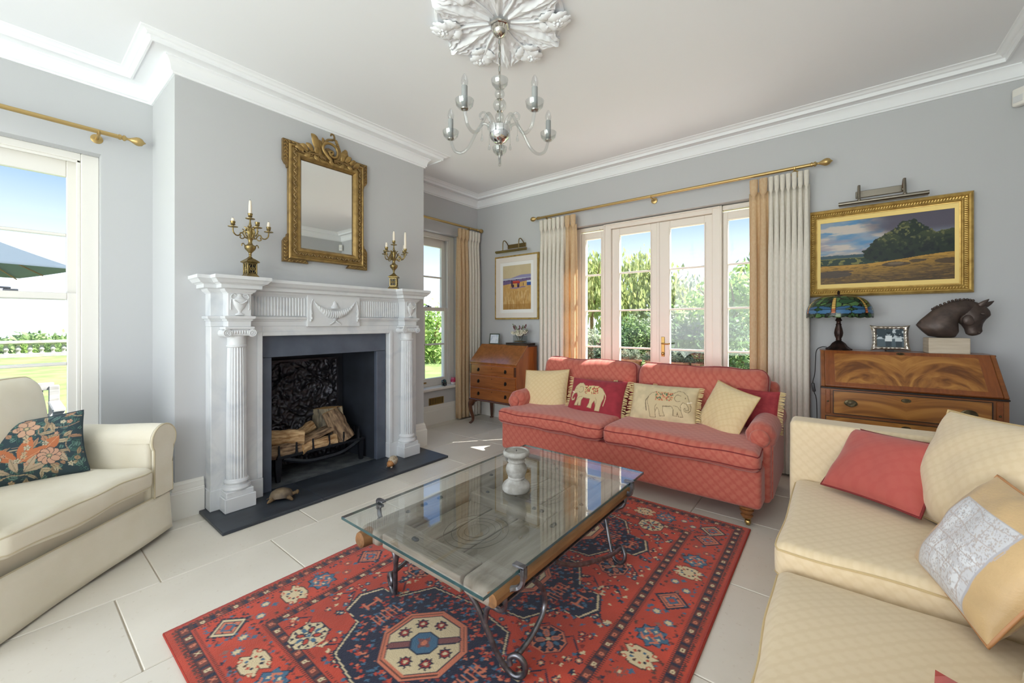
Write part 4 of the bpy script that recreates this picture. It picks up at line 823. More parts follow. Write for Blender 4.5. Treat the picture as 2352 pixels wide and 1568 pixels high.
for (x, y, a, l, wd) in ((0.25, 0, 32, 0.12, 0.030), (0.25, 0, -32, 0.12, 0.030), (0.28, 0, 12, 0.105, 0.026), (0.28, 0, -12, 0.105, 0.026), (0.22, 0, 58, 0.10, 0.024), (0.22, 0, -58, 0.10, 0.024)):
    q = MB(); P = spline([(x, y, -0.026), (x + l * 0.5 * math.cos(R(a)), y + l * 0.5 * math.sin(R(a)), -0.040), (x + l * math.cos(R(a * 0.7)), y + l * math.sin(R(a * 0.7)), -0.026)], 6); n_ = len(P); q.tube(P, [max(0.002, wd * math.sin(math.pi * (0.08 + 0.86 * i / (n_ - 1))) * (1 + 0.22 * math.sin(i * 2.4))) for i in range(n_)], 9, flat=0.4); q.build('leaflet', m_ceil, st0, smooth=60)
fl = MB()
for k in range(7): a = R(k * 51); fl.ell((0.315 + 0.020 * math.cos(a), 0.022 * math.sin(a), -0.042), (0.011, 0.011, 0.012), 8, 6)
fl.ell((0.315, 0, -0.050), (0.010, 0.010, 0.012), 8, 6); fl.build('berry_cluster', m_ceil, st0, smooth=60)
for k in range(1, 6): c = copy_tree(st0, rose); c.rotation_euler = (0, 0, R(30 + 60 * k))
MB().lathe([(0.350, 0), (0.348, -0.012), (0.335, -0.018), (0.322, -0.014), (0.0, -0.014)], 48).build('backing_disc', m_ceil, rose, smooth=30)

# ================================================================== chandelier
m_cg = clear_glass('chandelier_glass', (0.90, 0.915, 0.915, 1), 1.5, 2.6); m_chrome = mat('polished_nickel', '#cfcac0', 0.12, 1.0); m_silver = mat('silvered_glass', '#dfe0e0', 0.05, 1.0); m_sleeve = mat('candle_sleeve', '#979a99', 0.5); m_bulb = clear_glass('bulb_glass', (0.93, 0.94, 0.95, 1), 1.5, 1.5)
ch = thing('chandelier', 'clear glass five-arm chandelier hanging from the plaster rose', 'chandelier', (CX_, CYY, 0))
MB().lathe([(0.055, ZC - 0.030), (0.052, ZC - 0.040), (0.040, ZC - 0.046)], 6).build('rose_plate', m_chrome, ch, smooth=0)
MB().lathe([(0.043, ZC - 0.044), (0.042, ZC - 0.060), (0.034, ZC - 0.080), (0.018, ZC - 0.094), (0.008, ZC - 0.098), (0.006, ZC - 0.105)], 24).build('canopy', m_chrome, ch)
lk = MB(); lk.tube(spline([(0.0065, 0, -0.012), (0.0065, 0, 0.012), (0, 0, 0.022), (-0.0065, 0, 0.012), (-0.0065, 0, -0.012), (0, 0, -0.022)], 4, True), 0.0022, 6, True); link0 = lk.build('chain_link', m_chrome, ch); zt = ZC - 0.12; link0.location = (0, 0, zt)
n_l = 6
for k in range(1, n_l): inst(link0, ch, (0, 0, zt - 0.037 * k), (0, 0, R(90) * (k % 2)))
MB().tube([(0, 0, ZC - 0.30), (0, 0, 2.10)], 0.0055, 8).build('rod', m_chrome, ch); MB().tube([(0, 0, ZC - 0.10), (0, 0, ZC - 0.32)], 0.003, 6).build('cable', m_sleeve, ch)
for nm, pr_ in (('glass_bowl', [(0.010, 2.473), (0.026, 2.478), (0.042, 2.498), (0.047, 2.522), (0.045, 2.522), (0.040, 2.50), (0.024, 2.482), (0.010, 2.478)]),):
    MB().lathe(pr_, 28).build(nm, m_cg, ch)
for z, r_, h in ((2.445, 0.027, 0.026), (2.385, 0.036, 0.034), (2.318, 0.025, 0.030), (2.148, 0.028, 0.027)): q = MB(); q.ell((0, 0, z), (r_, r_, h), 24, 14); q.build('glass_ball', m_cg, ch)
for z in (2.416, 2.350, 2.287, 2.175): MB().lathe([(0.010, z - 0.004), (0.016, z), (0.010, z + 0.004)], 16).build('collar', m_chrome, ch)
MB().lathe([(0.006, 2.178), (0.030, 2.184), (0.050, 2.204), (0.058, 2.232), (0.0575, 2.262), (0.050, 2.27), (0.0, 2.272)], 32).build('hub_bowl', m_silver, ch)
MB().lathe([(0.0, 2.068), (0.006, 2.076), (0.006, 2.10), (0.012, 2.112), (0.018, 2.122), (0.008, 2.124)], 16).build('finial', m_cg, ch)
arm = MB(); arm.tube(spline([(r_, 0, z) for r_, z in ((0.040, 2.235), (0.062, 2.280), (0.098, 2.297), (0.135, 2.255), (0.180, 2.180), (0.225, 2.152), (0.268, 2.172), (0.290, 2.236))], 7), 0.0085, 10)
arm0 = arm.build('arm', m_cg, ch, smooth=60)
a_far = math.atan2(CYY, CX_)
parts = [arm0]
MB().lathe([(0.008, 2.232), (0.022, 2.236), (0.040, 2.254), (0.046, 2.280), (0.044, 2.280), (0.037, 2.257), (0.020, 2.242), (0.008, 2.240)], 24, c=(0.29, 0, 0)).build('drip_pan', m_cg, arm0)
MB().lathe([(0.017, 2.236), (0.019, 2.240), (0.012, 2.246)], 16, c=(0.29, 0, 0)).build('socket', m_chrome, arm0)
MB().lathe([(0.0145, 2.242), (0.0145, 2.348), (0.012, 2.350)], 16, c=(0.29, 0, 0)).build('candle_sleeve', m_sleeve, arm0)
MB().lathe([(0.010, 2.346), (0.016, 2.358), (0.0175, 2.372), (0.013, 2.392), (0.004, 2.408), (0.0, 2.409)], 16, c=(0.29, 0, 0)).build('bulb', m_bulb, arm0)
MB().tube(spline([(0.29, 0.003, 2.350), (0.29, 0.003, 2.375), (0.29, -0.003, 2.378), (0.29, -0.003, 2.35)], 3), 0.0009, 4).build('filament', m_chrome, arm0)
arm0.rotation_euler = (0, 0, a_far)
for k in range(1, 5):
    c = copy_tree(arm0, ch); c.rotation_euler = (0, 0, a_far + R(72) * k)
sc_ = MB(); sc_.tube(spline([(0.042, 0, 2.245), (0.058, 0, 2.295), (0.085, 0, 2.330), (0.108, 0, 2.318), (0.108, 0, 2.296), (0.092, 0, 2.292)], 6), 0.0055, 8); s0 = sc_.build('scroll', m_cg, ch, smooth=60); s0.rotation_euler = (0, 0, a_far + R(36))
dr = MB(); dr.tube([(0.1, 0, 2.298), (0.1, 0, 2.205)], 0.0016, 5); dr.lathe([(0.002, 2.21), (0.004, 2.200), (0.0085, 2.186), (0.007, 2.177), (0.0, 2.173)], 12, c=(0.1, 0, 0)); dr.build('glass_drop', m_cg, s0)
for k in range(1, 5): c = copy_tree(s0, ch); c.rotation_euler = (0, 0, a_far + R(36 + 72 * k))

# ================================================================== curtain poles and curtains
m_ivory = cloth_trans('ivory_linen', '#f1ece2', '#e8e2d6', 0.2); m_tan = cloth_trans('tan_linen', '#f0dcbc', '#e8cda6', 0.45); m_ringb = mat('ring_brass', '#94744a', 0.35, 0.9)
def pole(label, a, b, ends=(True, True), brackets=(), rz=0.0):
    """local x along the pole, local y into the wall"""
    L = b - a
    def mk(loc, rot):
        t = thing('curtain_pole', label, 'curtain pole', loc, rot)
        q = MB(); q.tube([(0, 0, 0), (L, 0, 0)], 0.0135, 14); q.build('rod', m_gold, t)
        fin = [(0.0135, 0), (0.017, 0.002), (0.017, 0.012), (0.013, 0.014), (0.013, 0.020), (0.018, 0.024), (0.018, 0.032), (0.009, 0.040), (0.008, 0.050), (0.014, 0.062), (0.026, 0.085), (0.028, 0.100), (0.022, 0.116), (0.008, 0.126), (0.003, 0.134), (0, 0.135)]
        for k, (x, s_) in enumerate(((0, -1), (L, 1))):
            if ends[k]: q = MB(); q.lathe(fin, 18); q.xf(Matrix.Translation((x, 0, 0)) @ Matrix.Rotation(R(90) * s_, 4, 'Y')); q.build('finial', m_gold, t, smooth=50)
        for x in brackets:
            q = MB(); q.tube([(x, 0.0, -0.016), (x, 0.088, -0.022)], 0.009, 10); q.tube(spline([(x, -0.017, 0.002), (x, -0.012, -0.014), (x, 0.0, -0.019), (x, 0.014, -0.012), (x, 0.017, 0.004)], 4), 0.005, 6)
            k0 = q.mark(); q.lathe([(0.030, 0), (0.030, 0.006), (0.022, 0.010), (0.0, 0.011)], 16); q.xf(Matrix.Translation((x, 0.094, -0.022)) @ Matrix.Rotation(R(90), 4, 'X'), k0); q.build('bracket', m_gold, t)
        return t
    return mk
pole('brass curtain pole above the french doors', -2.66, -0.14, brackets=(0.09, 1.29, 2.42))((-2.66, 3.862, 2.415), (0, 0, 0))
pole('brass curtain pole running towards the room corner', 2.60, 3.84, (False, True), brackets=(1.12,))((XW + 0.09, 2.60, 2.415), (0, 0, R(90)))
pole('brass curtain pole over the window beside the cream armchair', -0.70, 0.47, brackets=(0.06, 1.08))((XW + 0.09, -0.70, 2.415), (0, 0, R(90)))
RING = None
def curtain(label, loc, rot, W, parts_, top=2.375, bot=0.018, amp=0.032, seed=0):
    """local x along the pole, y away from the room; parts_: (x0, x1, folds, material, part name)"""
    global RING
    t = thing('curtain', label, 'curtain', loc, rot, 'two-tone lined curtains')
    for (x0, x1, n, m, nm) in parts_:
        NU = n * 10 + 1; NV = 26
        def fn(u, v):
            z = top - 0.10 - (top - 0.10 - bot) * v; ph = 2 * math.pi * n * u; wob = noise.noise((u * n * 0.8 + seed, v * 2.2, 0)) * 0.5
            a = amp * (0.35 + 0.65 * min(1, max(0, v * 5))) * (1 + 0.35 * noise.noise((u * n * 0.5, v * 1.3, seed + 5)))
            x = x0 + (x1 - x0) * u + 0.012 * math.sin(ph * 2) * min(1, v * 4) + 0.012 * wob * v
            return (x, a * math.cos(ph + wob * v * 1.2), z)
        q = MB(); q.grid(fn, NU, NV); o = q.build(nm, m, t, smooth=80, fix=False); md = o.modifiers.new('thickness', 'SOLIDIFY'); md.thickness = 0.005
        for k in range(n):
            xc = x0 + (x1 - x0) * (k + 0.5) / n; hw = (x1 - x0) / n * 0.46
            h = MB(); pr_ = [(0.35, -0.165), (0.42, -0.13), (0.55, -0.125), (0.85, -0.105), (0.95, -0.05), (0.98, 0.0), (0.90, 0.002)]
            h.lathe([(r_ * hw, z) for r_, z in pr_], 14, sxy=(1, min(1.0, 0.024 / hw))); h.xf(Matrix.Translation((xc, -0.012, top))); h.build('pleat_head', m, o, smooth=60)
        for k in range(n):
            xc = x0 + (x1 - x0) * (k + 0.5) / n
            if RING is None: g = MB(); g.tube([(0, 0.021 * math.cos(a), 0.021 * math.sin(a)) for a in [i * math.pi / 10 for i in range(20)]], 0.003, 6, True); g.tube([(0, 0, -0.021), (0, 0, -0.045)], 0.0016, 5); RING = g.build('ring', m_ringb, t); RING.location = (xc, 0, 0.033 + top - 2.375)
            else: inst(RING, t, (xc, 0, 0.033 + top - 2.375))
    return t
curtain('ivory and tan curtain hanging left of the french doors', (-2.655, 3.862, 0), (0, 0, 0), 0.49, [(0.0, 0.335, 6, m_ivory, 'ivory_panel'), (0.335, 0.475, 2, m_tan, 'tan_edge')], seed=1)
curtain('ivory and tan curtain hanging right of the french doors', (-0.55, 3.862, 0), (0, 0, 0), 0.41, [(0.0, 0.135, 2, m_tan, 'tan_edge'), (0.135, 0.405, 7, m_ivory, 'ivory_panel')], seed=2, amp=0.036)
curtain('ivory and tan curtain in the room corner beside the sash window', (XW + 0.09, 3.505, 0), (0, 0, R(90)), 0.40, [(0.0, 0.19, 3, m_tan, 'tan_edge'), (0.19, 0.395, 4, m_ivory, 'ivory_panel')], seed=3)
# ================================================================== hand-knotted rug (one vertex to a knot)
RW, RH, RES = 1.637, 2.305, 0.005
cv = Canvas(RW, RH, RES, '#bb422b')
NV_, BL, CR, SA, BR, RD, DR = '#1d2138', '#3f6580', '#d2bf98', '#cb7557', '#57332b', '#bb422b', '#8c2a22'
nse = fbm(cv.X, cv.Y, 9, 3, 2)[..., None]; cv.a = cv.a * (0.86 + 0.26 * nse)
def hook_row(ins, step, col):
    for k in range(int((RW - 2 * ins) / step)):
        for y in (ins, RH - ins): cv.ell(ins + (k + 0.5) * step, y, 0.008, 0.007, col); cv.ell(ins + (k + 0.5) * step + 0.002, y, 0.004, 0.003, RD)
    for k in range(int((RH - 2 * ins) / step)):
        for x in (ins, RW - ins): cv.ell(x, ins + (k + 0.5) * step, 0.007, 0.008, col); cv.ell(x, ins + (k + 0.5) * step + 0.002, 0.003, 0.004, RD)
hook_row(0.024, 0.022, BR)
def guard(ins, wd):
    h = wd / 2
    for (x0, x1, y0, y1) in ((ins - h, RW - ins + h, ins - h, ins + h), (ins - h, RW - ins + h, RH - ins - h, RH - ins + h), (ins - h, ins + h, ins - h, RH - ins + h), (RW - ins - h, RW - ins + h, ins - h, RH - ins + h)):
        cv.rect(x0, x1, y0, y1, '#43262a')
    st = 0.0565
    def cell(cx, cy, i, horiz):
        if horiz: cv.rect(cx - st * 0.42, cx + st * 0.42, cy - h + 0.005, cy + h - 0.005, '#6e352c'); cv.rect(cx - st / 2, cx - st / 2 + 0.012, cy - h + 0.003, cy + h - 0.003, NV_)
        else: cv.rect(cx - h + 0.005, cx + h - 0.005, cy - st * 0.42, cy + st * 0.42, '#6e352c'); cv.rect(cx - h + 0.003, cx + h - 0.003, cy - st / 2, cy - st / 2 + 0.012, NV_)
        cv.star(cx, cy, 0.014, 4, CR if i % 2 else SA, 0.42, math.pi / 4); cv.star(cx, cy, 0.011, 4, CR if i % 2 else SA, 0.4, 0); cv.ell(cx, cy, 0.003, 0.003, BR)
    n = int((RW - 2 * ins) / st)
    for k in range(n + 1):
        for y in (ins, RH - ins): cell(ins + k * (RW - 2 * ins) / n, y, k, True)
    n = int((RH - 2 * ins) / st)
    for k in range(1, n):
        for x in (ins, RW - ins): cell(x, ins + k * (RH - 2 * ins) / n, k, False)
    for s_ in (-1, 1):                               # little saw-tooth along both sides
        d = ins + s_ * (h + 0.006)
        for k in range(int((RW - 2 * d) / 0.010)):
            for y in (d, RH - d): cv.rect(d + k * 0.010, d + k * 0.010 + 0.0045, y - 0.005, y + 0.005, '#5a2620')
        for k in range(int((RH - 2 * d) / 0.010)):
            for x in (d, RW - d): cv.rect(x - 0.005, x + 0.005, d + k * 0.010, d + k * 0.010 + 0.0045, '#5a2620')
guard(0.052, 0.036); guard(0.276, 0.036)
def diamond(cx, cy, r, horiz=True):
    for i in range(9):
        t = -1 + i * 0.25
        for sg in (-1, 1): cv.reg(cx + t * r * 0.9, cy + sg * (1 - abs(t)) * r * 0.9, 0.012, 4, NV_)
    for k, (f, c_) in enumerate(((1.0, NV_), (0.86, CR if horiz else SA), (0.70, NV_), (0.62, SA), (0.42, BL), (0.22, RD))): cv.reg(cx, cy, r * f, 4, c_)
    for i in range(6): a = i * math.pi / 3; cv.ell(cx + r * 0.78 * 0.5 * math.cos(a), cy + r * 0.78 * 0.5 * math.sin(a), 0.004, 0.004, NV_)
def bluestar(cx, cy, r):
    cv.star(cx, cy, r, 8, NV_, 0.74); cv.star(cx, cy, r * 0.93, 8, BL, 0.72)
    for a in (0.5, 2.1, 3.7, 5.2): cv.line([(cx + 0.2 * r * math.cos(a), cy + 0.2 * r * math.sin(a)), (cx + 0.55 * r * math.cos(a + 0.4), cy + 0.55 * r * math.sin(a + 0.4)), (cx + 0.6 * r * math.cos(a - 0.3), cy + 0.6 * r * math.sin(a - 0.3))], 0.009, SA); cv.ell(cx + 0.42 * r * math.cos(a - 0.8), cy + 0.42 * r * math.sin(a - 0.8), 0.006, 0.006, CR)
    cv.ell(cx, cy, 0.010, 0.010, RD)
def creamstar(cx, cy, r):
    cv.poly([(cx - r, cy - r * 0.35), (cx - r * 0.35, cy - r * 0.7), (cx + r * 0.35, cy - r * 0.7), (cx + r, cy - r * 0.35), (cx + r * 0.6, cy), (cx + r, cy + r * 0.35), (cx + r * 0.35, cy + r * 0.7), (cx - r * 0.35, cy + r * 0.7), (cx - r, cy + r * 0.35), (cx - r * 0.6, cy)], BR)
    s_ = 0.88; q_ = r * s_; cv.poly([(cx - q_, cy - q_ * 0.35), (cx - q_ * 0.35, cy - q_ * 0.7), (cx + q_ * 0.35, cy - q_ * 0.7), (cx + q_, cy - q_ * 0.35), (cx + q_ * 0.6, cy), (cx + q_, cy + q_ * 0.35), (cx + q_ * 0.35, cy + q_ * 0.7), (cx - q_ * 0.35, cy + q_ * 0.7), (cx - q_, cy + q_ * 0.35), (cx - q_ * 0.6, cy)], CR)
    for i in range(10): a = i * 0.628; cv.ell(cx + 0.4 * r * math.cos(a), cy + 0.36 * r * math.sin(a), 0.006, 0.006, (RD, NV_, BL, BR)[i % 4])
    for sx_ in (-1, 1):
        for sy_ in (-1, 1): cv.ell(cx + sx_ * r * 0.62, cy + sy_ * r * 0.45, 0.011, 0.009, RD); cv.ell(cx + sx_ * r * 0.62, cy + sy_ * r * 0.45, 0.006, 0.005, CR)
def rosette(cx, cy, r, c1=NV_, c2=RD, n=8):
    cv.star(cx, cy, r, n, c1, 0.62); cv.star(cx, cy, r * 0.66, n, c2, 0.6); cv.ell(cx, cy, r * 0.26, r * 0.26, CR)
seq = ['d', 'r', 'c', 'b', 'r']
def border(n, fn):
    for k in range(n):
        x, y, hz = fn(k); s_ = seq[k % 5]
        if s_ == 'd': diamond(x, y, 0.070, hz)
        elif s_ == 'c': creamstar(x, y, 0.072)
        elif s_ == 'b': bluestar(x, y, 0.066)
        else:
            for j in (-1, 1): rosette(x + j * 0.03, y - j * 0.02, 0.024, BL if k % 2 else '#77504a', CR if k % 2 else RD)
            cv.star(x, y + 0.045, 0.016, 4, BL); cv.star(x, y - 0.05, 0.016, 4, '#8a5a52')
IN = 0.164; nb = 17
border(nb, lambda k: (IN, IN + k * (RH - 2 * IN) / (nb - 1), False)); border(nb, lambda k: (RW - IN, IN + k * (RH - 2 * IN) / (nb - 1), False))
nb2 = 11
border(nb2, lambda k: (IN + k * (RW - 2 * IN) / (nb2 - 1), IN, True)); border(nb2, lambda k: (IN + k * (RW - 2 * IN) / (nb2 - 1), RH - IN, True))
for k in range(1100):                                # filler buds in the border
    a = random.random(); d = random.choice((0.095, 0.105, 0.225, 0.235)) + random.uniform(-0.006, 0.006); x, y = random.choice([(d, a * RH), (RW - d, a * RH), (a * RW, d), (a * RW, RH - d)])
    if min(x, RW - x, y, RH - y) > 0.088: cv.star(x, y, random.uniform(0.006, 0.011), 4, random.choice((NV_, BR, BL, '#7d2f25')), 0.5, random.random())
# field
F_ = 0.305
for k in range(1250):
    x, y = random.uniform(F_ + 0.01, RW - F_ - 0.01), random.uniform(F_ + 0.01, RH - F_ - 0.01); c_ = random.choice((NV_, BL, NV_, '#7d2620', CR)); r_ = random.uniform(0.008, 0.020)
    if r_ > 0.015: rosette(x, y, r_, NV_, random.choice((RD, BL, SA)), 6)
    else: cv.star(x, y, r_, 4, c_, 0.5, random.random()); cv.ell(x + r_ * 0.7, y, r_ * 0.35, r_ * 0.3, random.choice((CR, RD, BL)))
for y0 in np.arange(F_ + 0.06, RH - F_, 0.19):      # angular vines
    P = []; x = F_
    while x < RW - F_: P.append((x, y0 + (0.03 if len(P) % 2 else -0.03))); x += 0.055
    cv.line(P, 0.006, NV_)
    for p in P[::2]: cv.poly([(p[0], p[1]), (p[0] + 0.022, p[1] + 0.010), (p[0] + 0.012, p[1] + 0.026)], CR); cv.poly([(p[0], p[1]), (p[0] - 0.020, p[1] - 0.012), (p[0] - 0.008, p[1] - 0.024)], BL)
BIG = [(0.822, 0.591), (0.822, 1.152), (0.822, 1.714)]
for (cx, cy) in BIG:
    def lobe(f): return [(cx + f * a, cy + f * b) for a, b in ((-0.40, -0.09), (-0.30, -0.10), (-0.22, -0.24), (0.0, -0.275), (0.22, -0.24), (0.30, -0.10), (0.40, -0.09), (0.44, 0), (0.40, 0.09), (0.30, 0.10), (0.22, 0.24), (0.0, 0.275), (-0.22, 0.24), (-0.30, 0.10), (-0.40, 0.09), (-0.44, 0))]
    cv.poly(lobe(1.0), NV_); cv.poly(lobe(0.975), CR); cv.poly(lobe(0.955), NV_)
    for k in range(950):
        a, b = random.uniform(-0.38, 0.38), random.uniform(-0.25, 0.25)
        if abs(a) / 0.44 + abs(b) / 0.36 < 0.98: cv.poly([(cx + a, cy + b), (cx + a + 0.018, cy + b + 0.006), (cx + a + 0.008, cy + b + 0.018)], random.choice((RD, RD, DR, BL, BL, SA)))
    for sx_ in (-1, 1):                              # salmon comb motifs
        for j in range(6):
            x = cx + sx_ * 0.235; y = cy - 0.05 + j * 0.020; cv.rect(x - 0.030, x + 0.030, y - 0.003, y + 0.003, SA); cv.rect(x - 0.030 + (j % 3) * 0.024, x - 0.022 + (j % 3) * 0.024, y - 0.010, y + 0.010, SA)
        cv.line([(cx + sx_ * 0.34, cy - 0.03), (cx + sx_ * 0.34, cy + 0.03)], 0.010, SA); cv.line([(cx + sx_ * 0.32, cy - 0.03), (cx + sx_ * 0.36, cy - 0.03)], 0.010, SA); cv.line([(cx + sx_ * 0.32, cy + 0.03), (cx + sx_ * 0.36, cy + 0.03)], 0.010, SA)
    for f, c_ in ((0.175, NV_), (0.170, SA), (0.160, BR), (0.156, SA), (0.146, NV_), (0.142, CR)): cv.reg(cx, cy, f, 8, c_, math.pi / 8)
    cv.line([(cx - 0.085, cy - 0.085), (cx + 0.085, cy + 0.085)], 0.034, NV_); cv.line([(cx - 0.085, cy - 0.085), (cx + 0.085, cy + 0.085)], 0.026, '#7c4a48')
    cv.reg(cx, cy, 0.058, 8, NV_, math.pi / 8); cv.reg(cx, cy, 0.052, 8, BL, math.pi / 8); cv.star(cx, cy, 0.034, 4, '#7c4a48'); cv.ell(cx, cy, 0.012, 0.012, SA)
    for k in range(8):
        a = k * math.pi / 4 + 0.15
        if k not in (1, 5): rosette(cx + 0.098 * math.cos(a), cy + 0.098 * math.sin(a), 0.030, NV_, '#a02c26')
for (cx, cys) in ((0.451, (0.34, 0.885, 1.44, 1.99)), (1.172, (0.34, 0.894, 1.473, 1.991))):
    for k, cy in enumerate(cys):
        g0 = CR if (k == 0 or k == 3) else NV_; g1 = NV_ if g0 == CR else SA
        for f, c_ in ((0.074, NV_), (0.070, SA if g0 == NV_ else CR), (0.064, g0)): cv.reg(cx, cy, f, 8, c_, math.pi / 8)
        for j in range(12): a = j * math.pi / 6; cv.poly([(cx + 0.062 * math.cos(a - 0.12), cy + 0.062 * math.sin(a - 0.12)), (cx + 0.062 * math.cos(a + 0.12), cy + 0.062 * math.sin(a + 0.12)), (cx + 0.044 * math.cos(a), cy + 0.044 * math.sin(a))], g1)
        for j in range(4):
            a = j * math.pi / 2 + math.pi / 4; cv.ell(cx + 0.030 * math.cos(a), cy + 0.030 * math.sin(a), 0.020, 0.012, g1, a); cv.ell(cx + 0.030 * math.cos(a), cy + 0.030 * math.sin(a), 0.013, 0.007, RD if g0 == CR else '#9a6a66', a)
            a = j * math.pi / 2; cv.ell(cx + 0.036 * math.cos(a), cy + 0.036 * math.sin(a), 0.013, 0.008, BL, a)
        cv.star(cx, cy, 0.013, 4, CR if g0 == NV_ else BL)
cv.rect(0, 0.010, 0, RH, '#a2352a'); cv.rect(RW - 0.010, RW, 0, RH, '#a2352a')
rug = MB(); NX, NY = cv.nx, cv.ny
Zr = 0.0108 + 0.0016 * fbm(cv.X, cv.Y, 6, 2, 5) + rng.uniform(0, 0.0007, cv.X.shape)
rug.v = np.stack([cv.X, cv.Y, Zr], -1).reshape(-1, 3).tolist()
ii, jj = np.meshgrid(np.arange(NX - 1), np.arange(NY - 1)); b0 = (jj * NX + ii).ravel(); rug.f = np.stack([b0, b0 + 1, b0 + NX + 1, b0 + NX], 1).tolist()
m_rug = painted('rug_wool', 0.95, 0.25, 0.35, 220)
rt = thing('rug', 'red patterned wool rug with navy medallions under the coffee table', 'rug', (-2.015, 0.385, 0.0))
rug.build('pile', m_rug, rt, smooth=80, cols=cv.lin().reshape(-1, 4), fix=False)
MB().box(-0.003, RW + 0.003, -0.003, RH + 0.003, 0.0005, 0.0105, 0.002).build('backing', mat('rug_edge', '#9c3428', 0.95), rt, smooth=0)

# ================================================================== coffee table
m_tabg = clear_glass('table_glass', (0.965, 0.985, 0.98, 1), 1.52, 2.6); m_edge = mat('glass_edge', '#2f5f66', 0.1, trans=0.6, spec=0.6)
m_old = mat('weathered_wood', '#75695a', 0.8, col2='#a3978a', scale=7, detail=8, stretch=(4, 0.5, 4), bump=0.35, bscale=18, bstretch=(4, 0.5, 4), lo=0.3, hi=0.7)
m_oldx = mat('weathered_wood_cross', '#75695a', 0.8, col2='#a3978a', scale=7, detail=8, stretch=(0.5, 4, 4), bump=0.35, bscale=18, bstretch=(0.5, 4, 4), lo=0.3, hi=0.7)
m_edgew = mat('worn_edge_wood', '#94683e', 0.7, col2='#6b4a2c', scale=9, detail=6, stretch=(3, 0.4, 3), bump=0.3, bscale=20)
m_wrought = mat('wrought_iron', '#8a8b90', 0.34, 0.85, col2='#626166', scale=30)
ct = thing('coffee_table', 'glass-topped coffee table of old carved door on wrought iron legs', 'table', (-1.173, 1.478, 0.012))
z0 = -0.012
q = MB(); q.box(-0.388, 0.388, -0.6225, 0.6225, 0.405 + z0, 0.417 + z0, 0.003); gl_ = q.build('glass_top', m_tabg, ct, smooth=0)
q = MB(); q.sweep([(-0.0012, 0.4055 + z0), (-0.0012, 0.4165 + z0)], [(-0.388, -0.6225), (0.388, -0.6225), (0.388, 0.6225), (-0.388, 0.6225)], True); q.build('glass_edge', m_edge, gl_, smooth=0)
def plank(x0, x1, y0, y1, z0_, z1_, m, nm, b=0.006): q = MB(); q.soft((x1 - x0) / 2, (y1 - y0) / 2, (z1_ - z0_) / 2, b, 9, 2, wob=0.0035, wsc=9, seed=random.random() * 9); return q.build(nm, m, ct, smooth=40, loc=((x0 + x1) / 2, (y0 + y1) / 2, (z0_ + z1_) / 2))
plank(0.215, 0.350, -0.545, 0.545, 0.300, 0.362, m_old, 'stile', 0.024); plank(-0.350, -0.225, -0.565, 0.545, 0.300, 0.362, m_old, 'stile', 0.024)
for (a, b) in ((-0.545, -0.435), (-0.045, 0.055), (0.435, 0.545)): plank(-0.225, 0.215, a, b, 0.302, 0.357, m_oldx, 'rail')
for (a, b) in ((-0.435, -0.045), (0.055, 0.435)):
    for (x0, x1) in ((-0.224, -0.083), (-0.078, 0.069), (0.074, 0.214)): plank(x0, x1, a, b, 0.296, 0.318, m_old, 'panel_board', 0.003)
q = MB(); q.tube([(-0.292, -0.55, 0.332), (-0.292, -0.575, 0.332), (-0.292, -0.600, 0.332), (-0.292, -0.606, 0.332)], [0.034, 0.033, 0.030, 0.022], 14); q.build('pivot', m_edgew, ct)
q = MB(); q.tube([(0.345, -0.54, 0.333), (0.348, -0.2, 0.334), (0.346, 0.2, 0.333), (0.345, 0.54, 0.334)], 0.024, 10); q.build('worn_edge', m_edgew, ct)
for k in range(22):
    x = random.choice((-0.285, 0.275)) if k % 2 else random.uniform(-0.2, 0.2); y = random.uniform(-0.5, 0.5) if k % 2 else random.choice((-0.49, 0.005, 0.49))
    q = MB(); q.lathe([(0.010, 0), (0.010, 0.004), (0.006, 0.009), (0.0, 0.010)], 8); q.build('nail_head', m_bar, ct, loc=(x, y, 0.357 + (0.005 if k % 2 else 0.0) - 0.002))
q = MB()                                            # incised concentric circles in the panels
for cy_ in (-0.24, 0.245):
    for r_ in (0.05, 0.075, 0.10, 0.13): q.tube([(r_ * math.cos(a), cy_ + r_ * 1.1 * math.sin(a), 0.3182) for a in [i * math.pi / 20 for i in range(40)]], 0.0011, 4, True)
q.build('incised_rings', mat('incised_line', '#5d5347', 0.9), ct)
q = MB(); zf = 0.290
for sx_ in (-1, 1): q.box(sx_ * 0.330 - 0.020, sx_ * 0.330 + 0.020, -0.50, 0.50, zf - 0.004, zf + 0.002)
for y in (-0.46, 0.46): q.box(-0.33, 0.33, y - 0.020, y + 0.020, zf - 0.005, zf + 0.001)
q.build('iron_frame', m_wrought, ct, smooth=0)
def mir(P, sx_, sy_): return [(p[0] * sx_, p[1] * sy_, p[2]) for p in P]
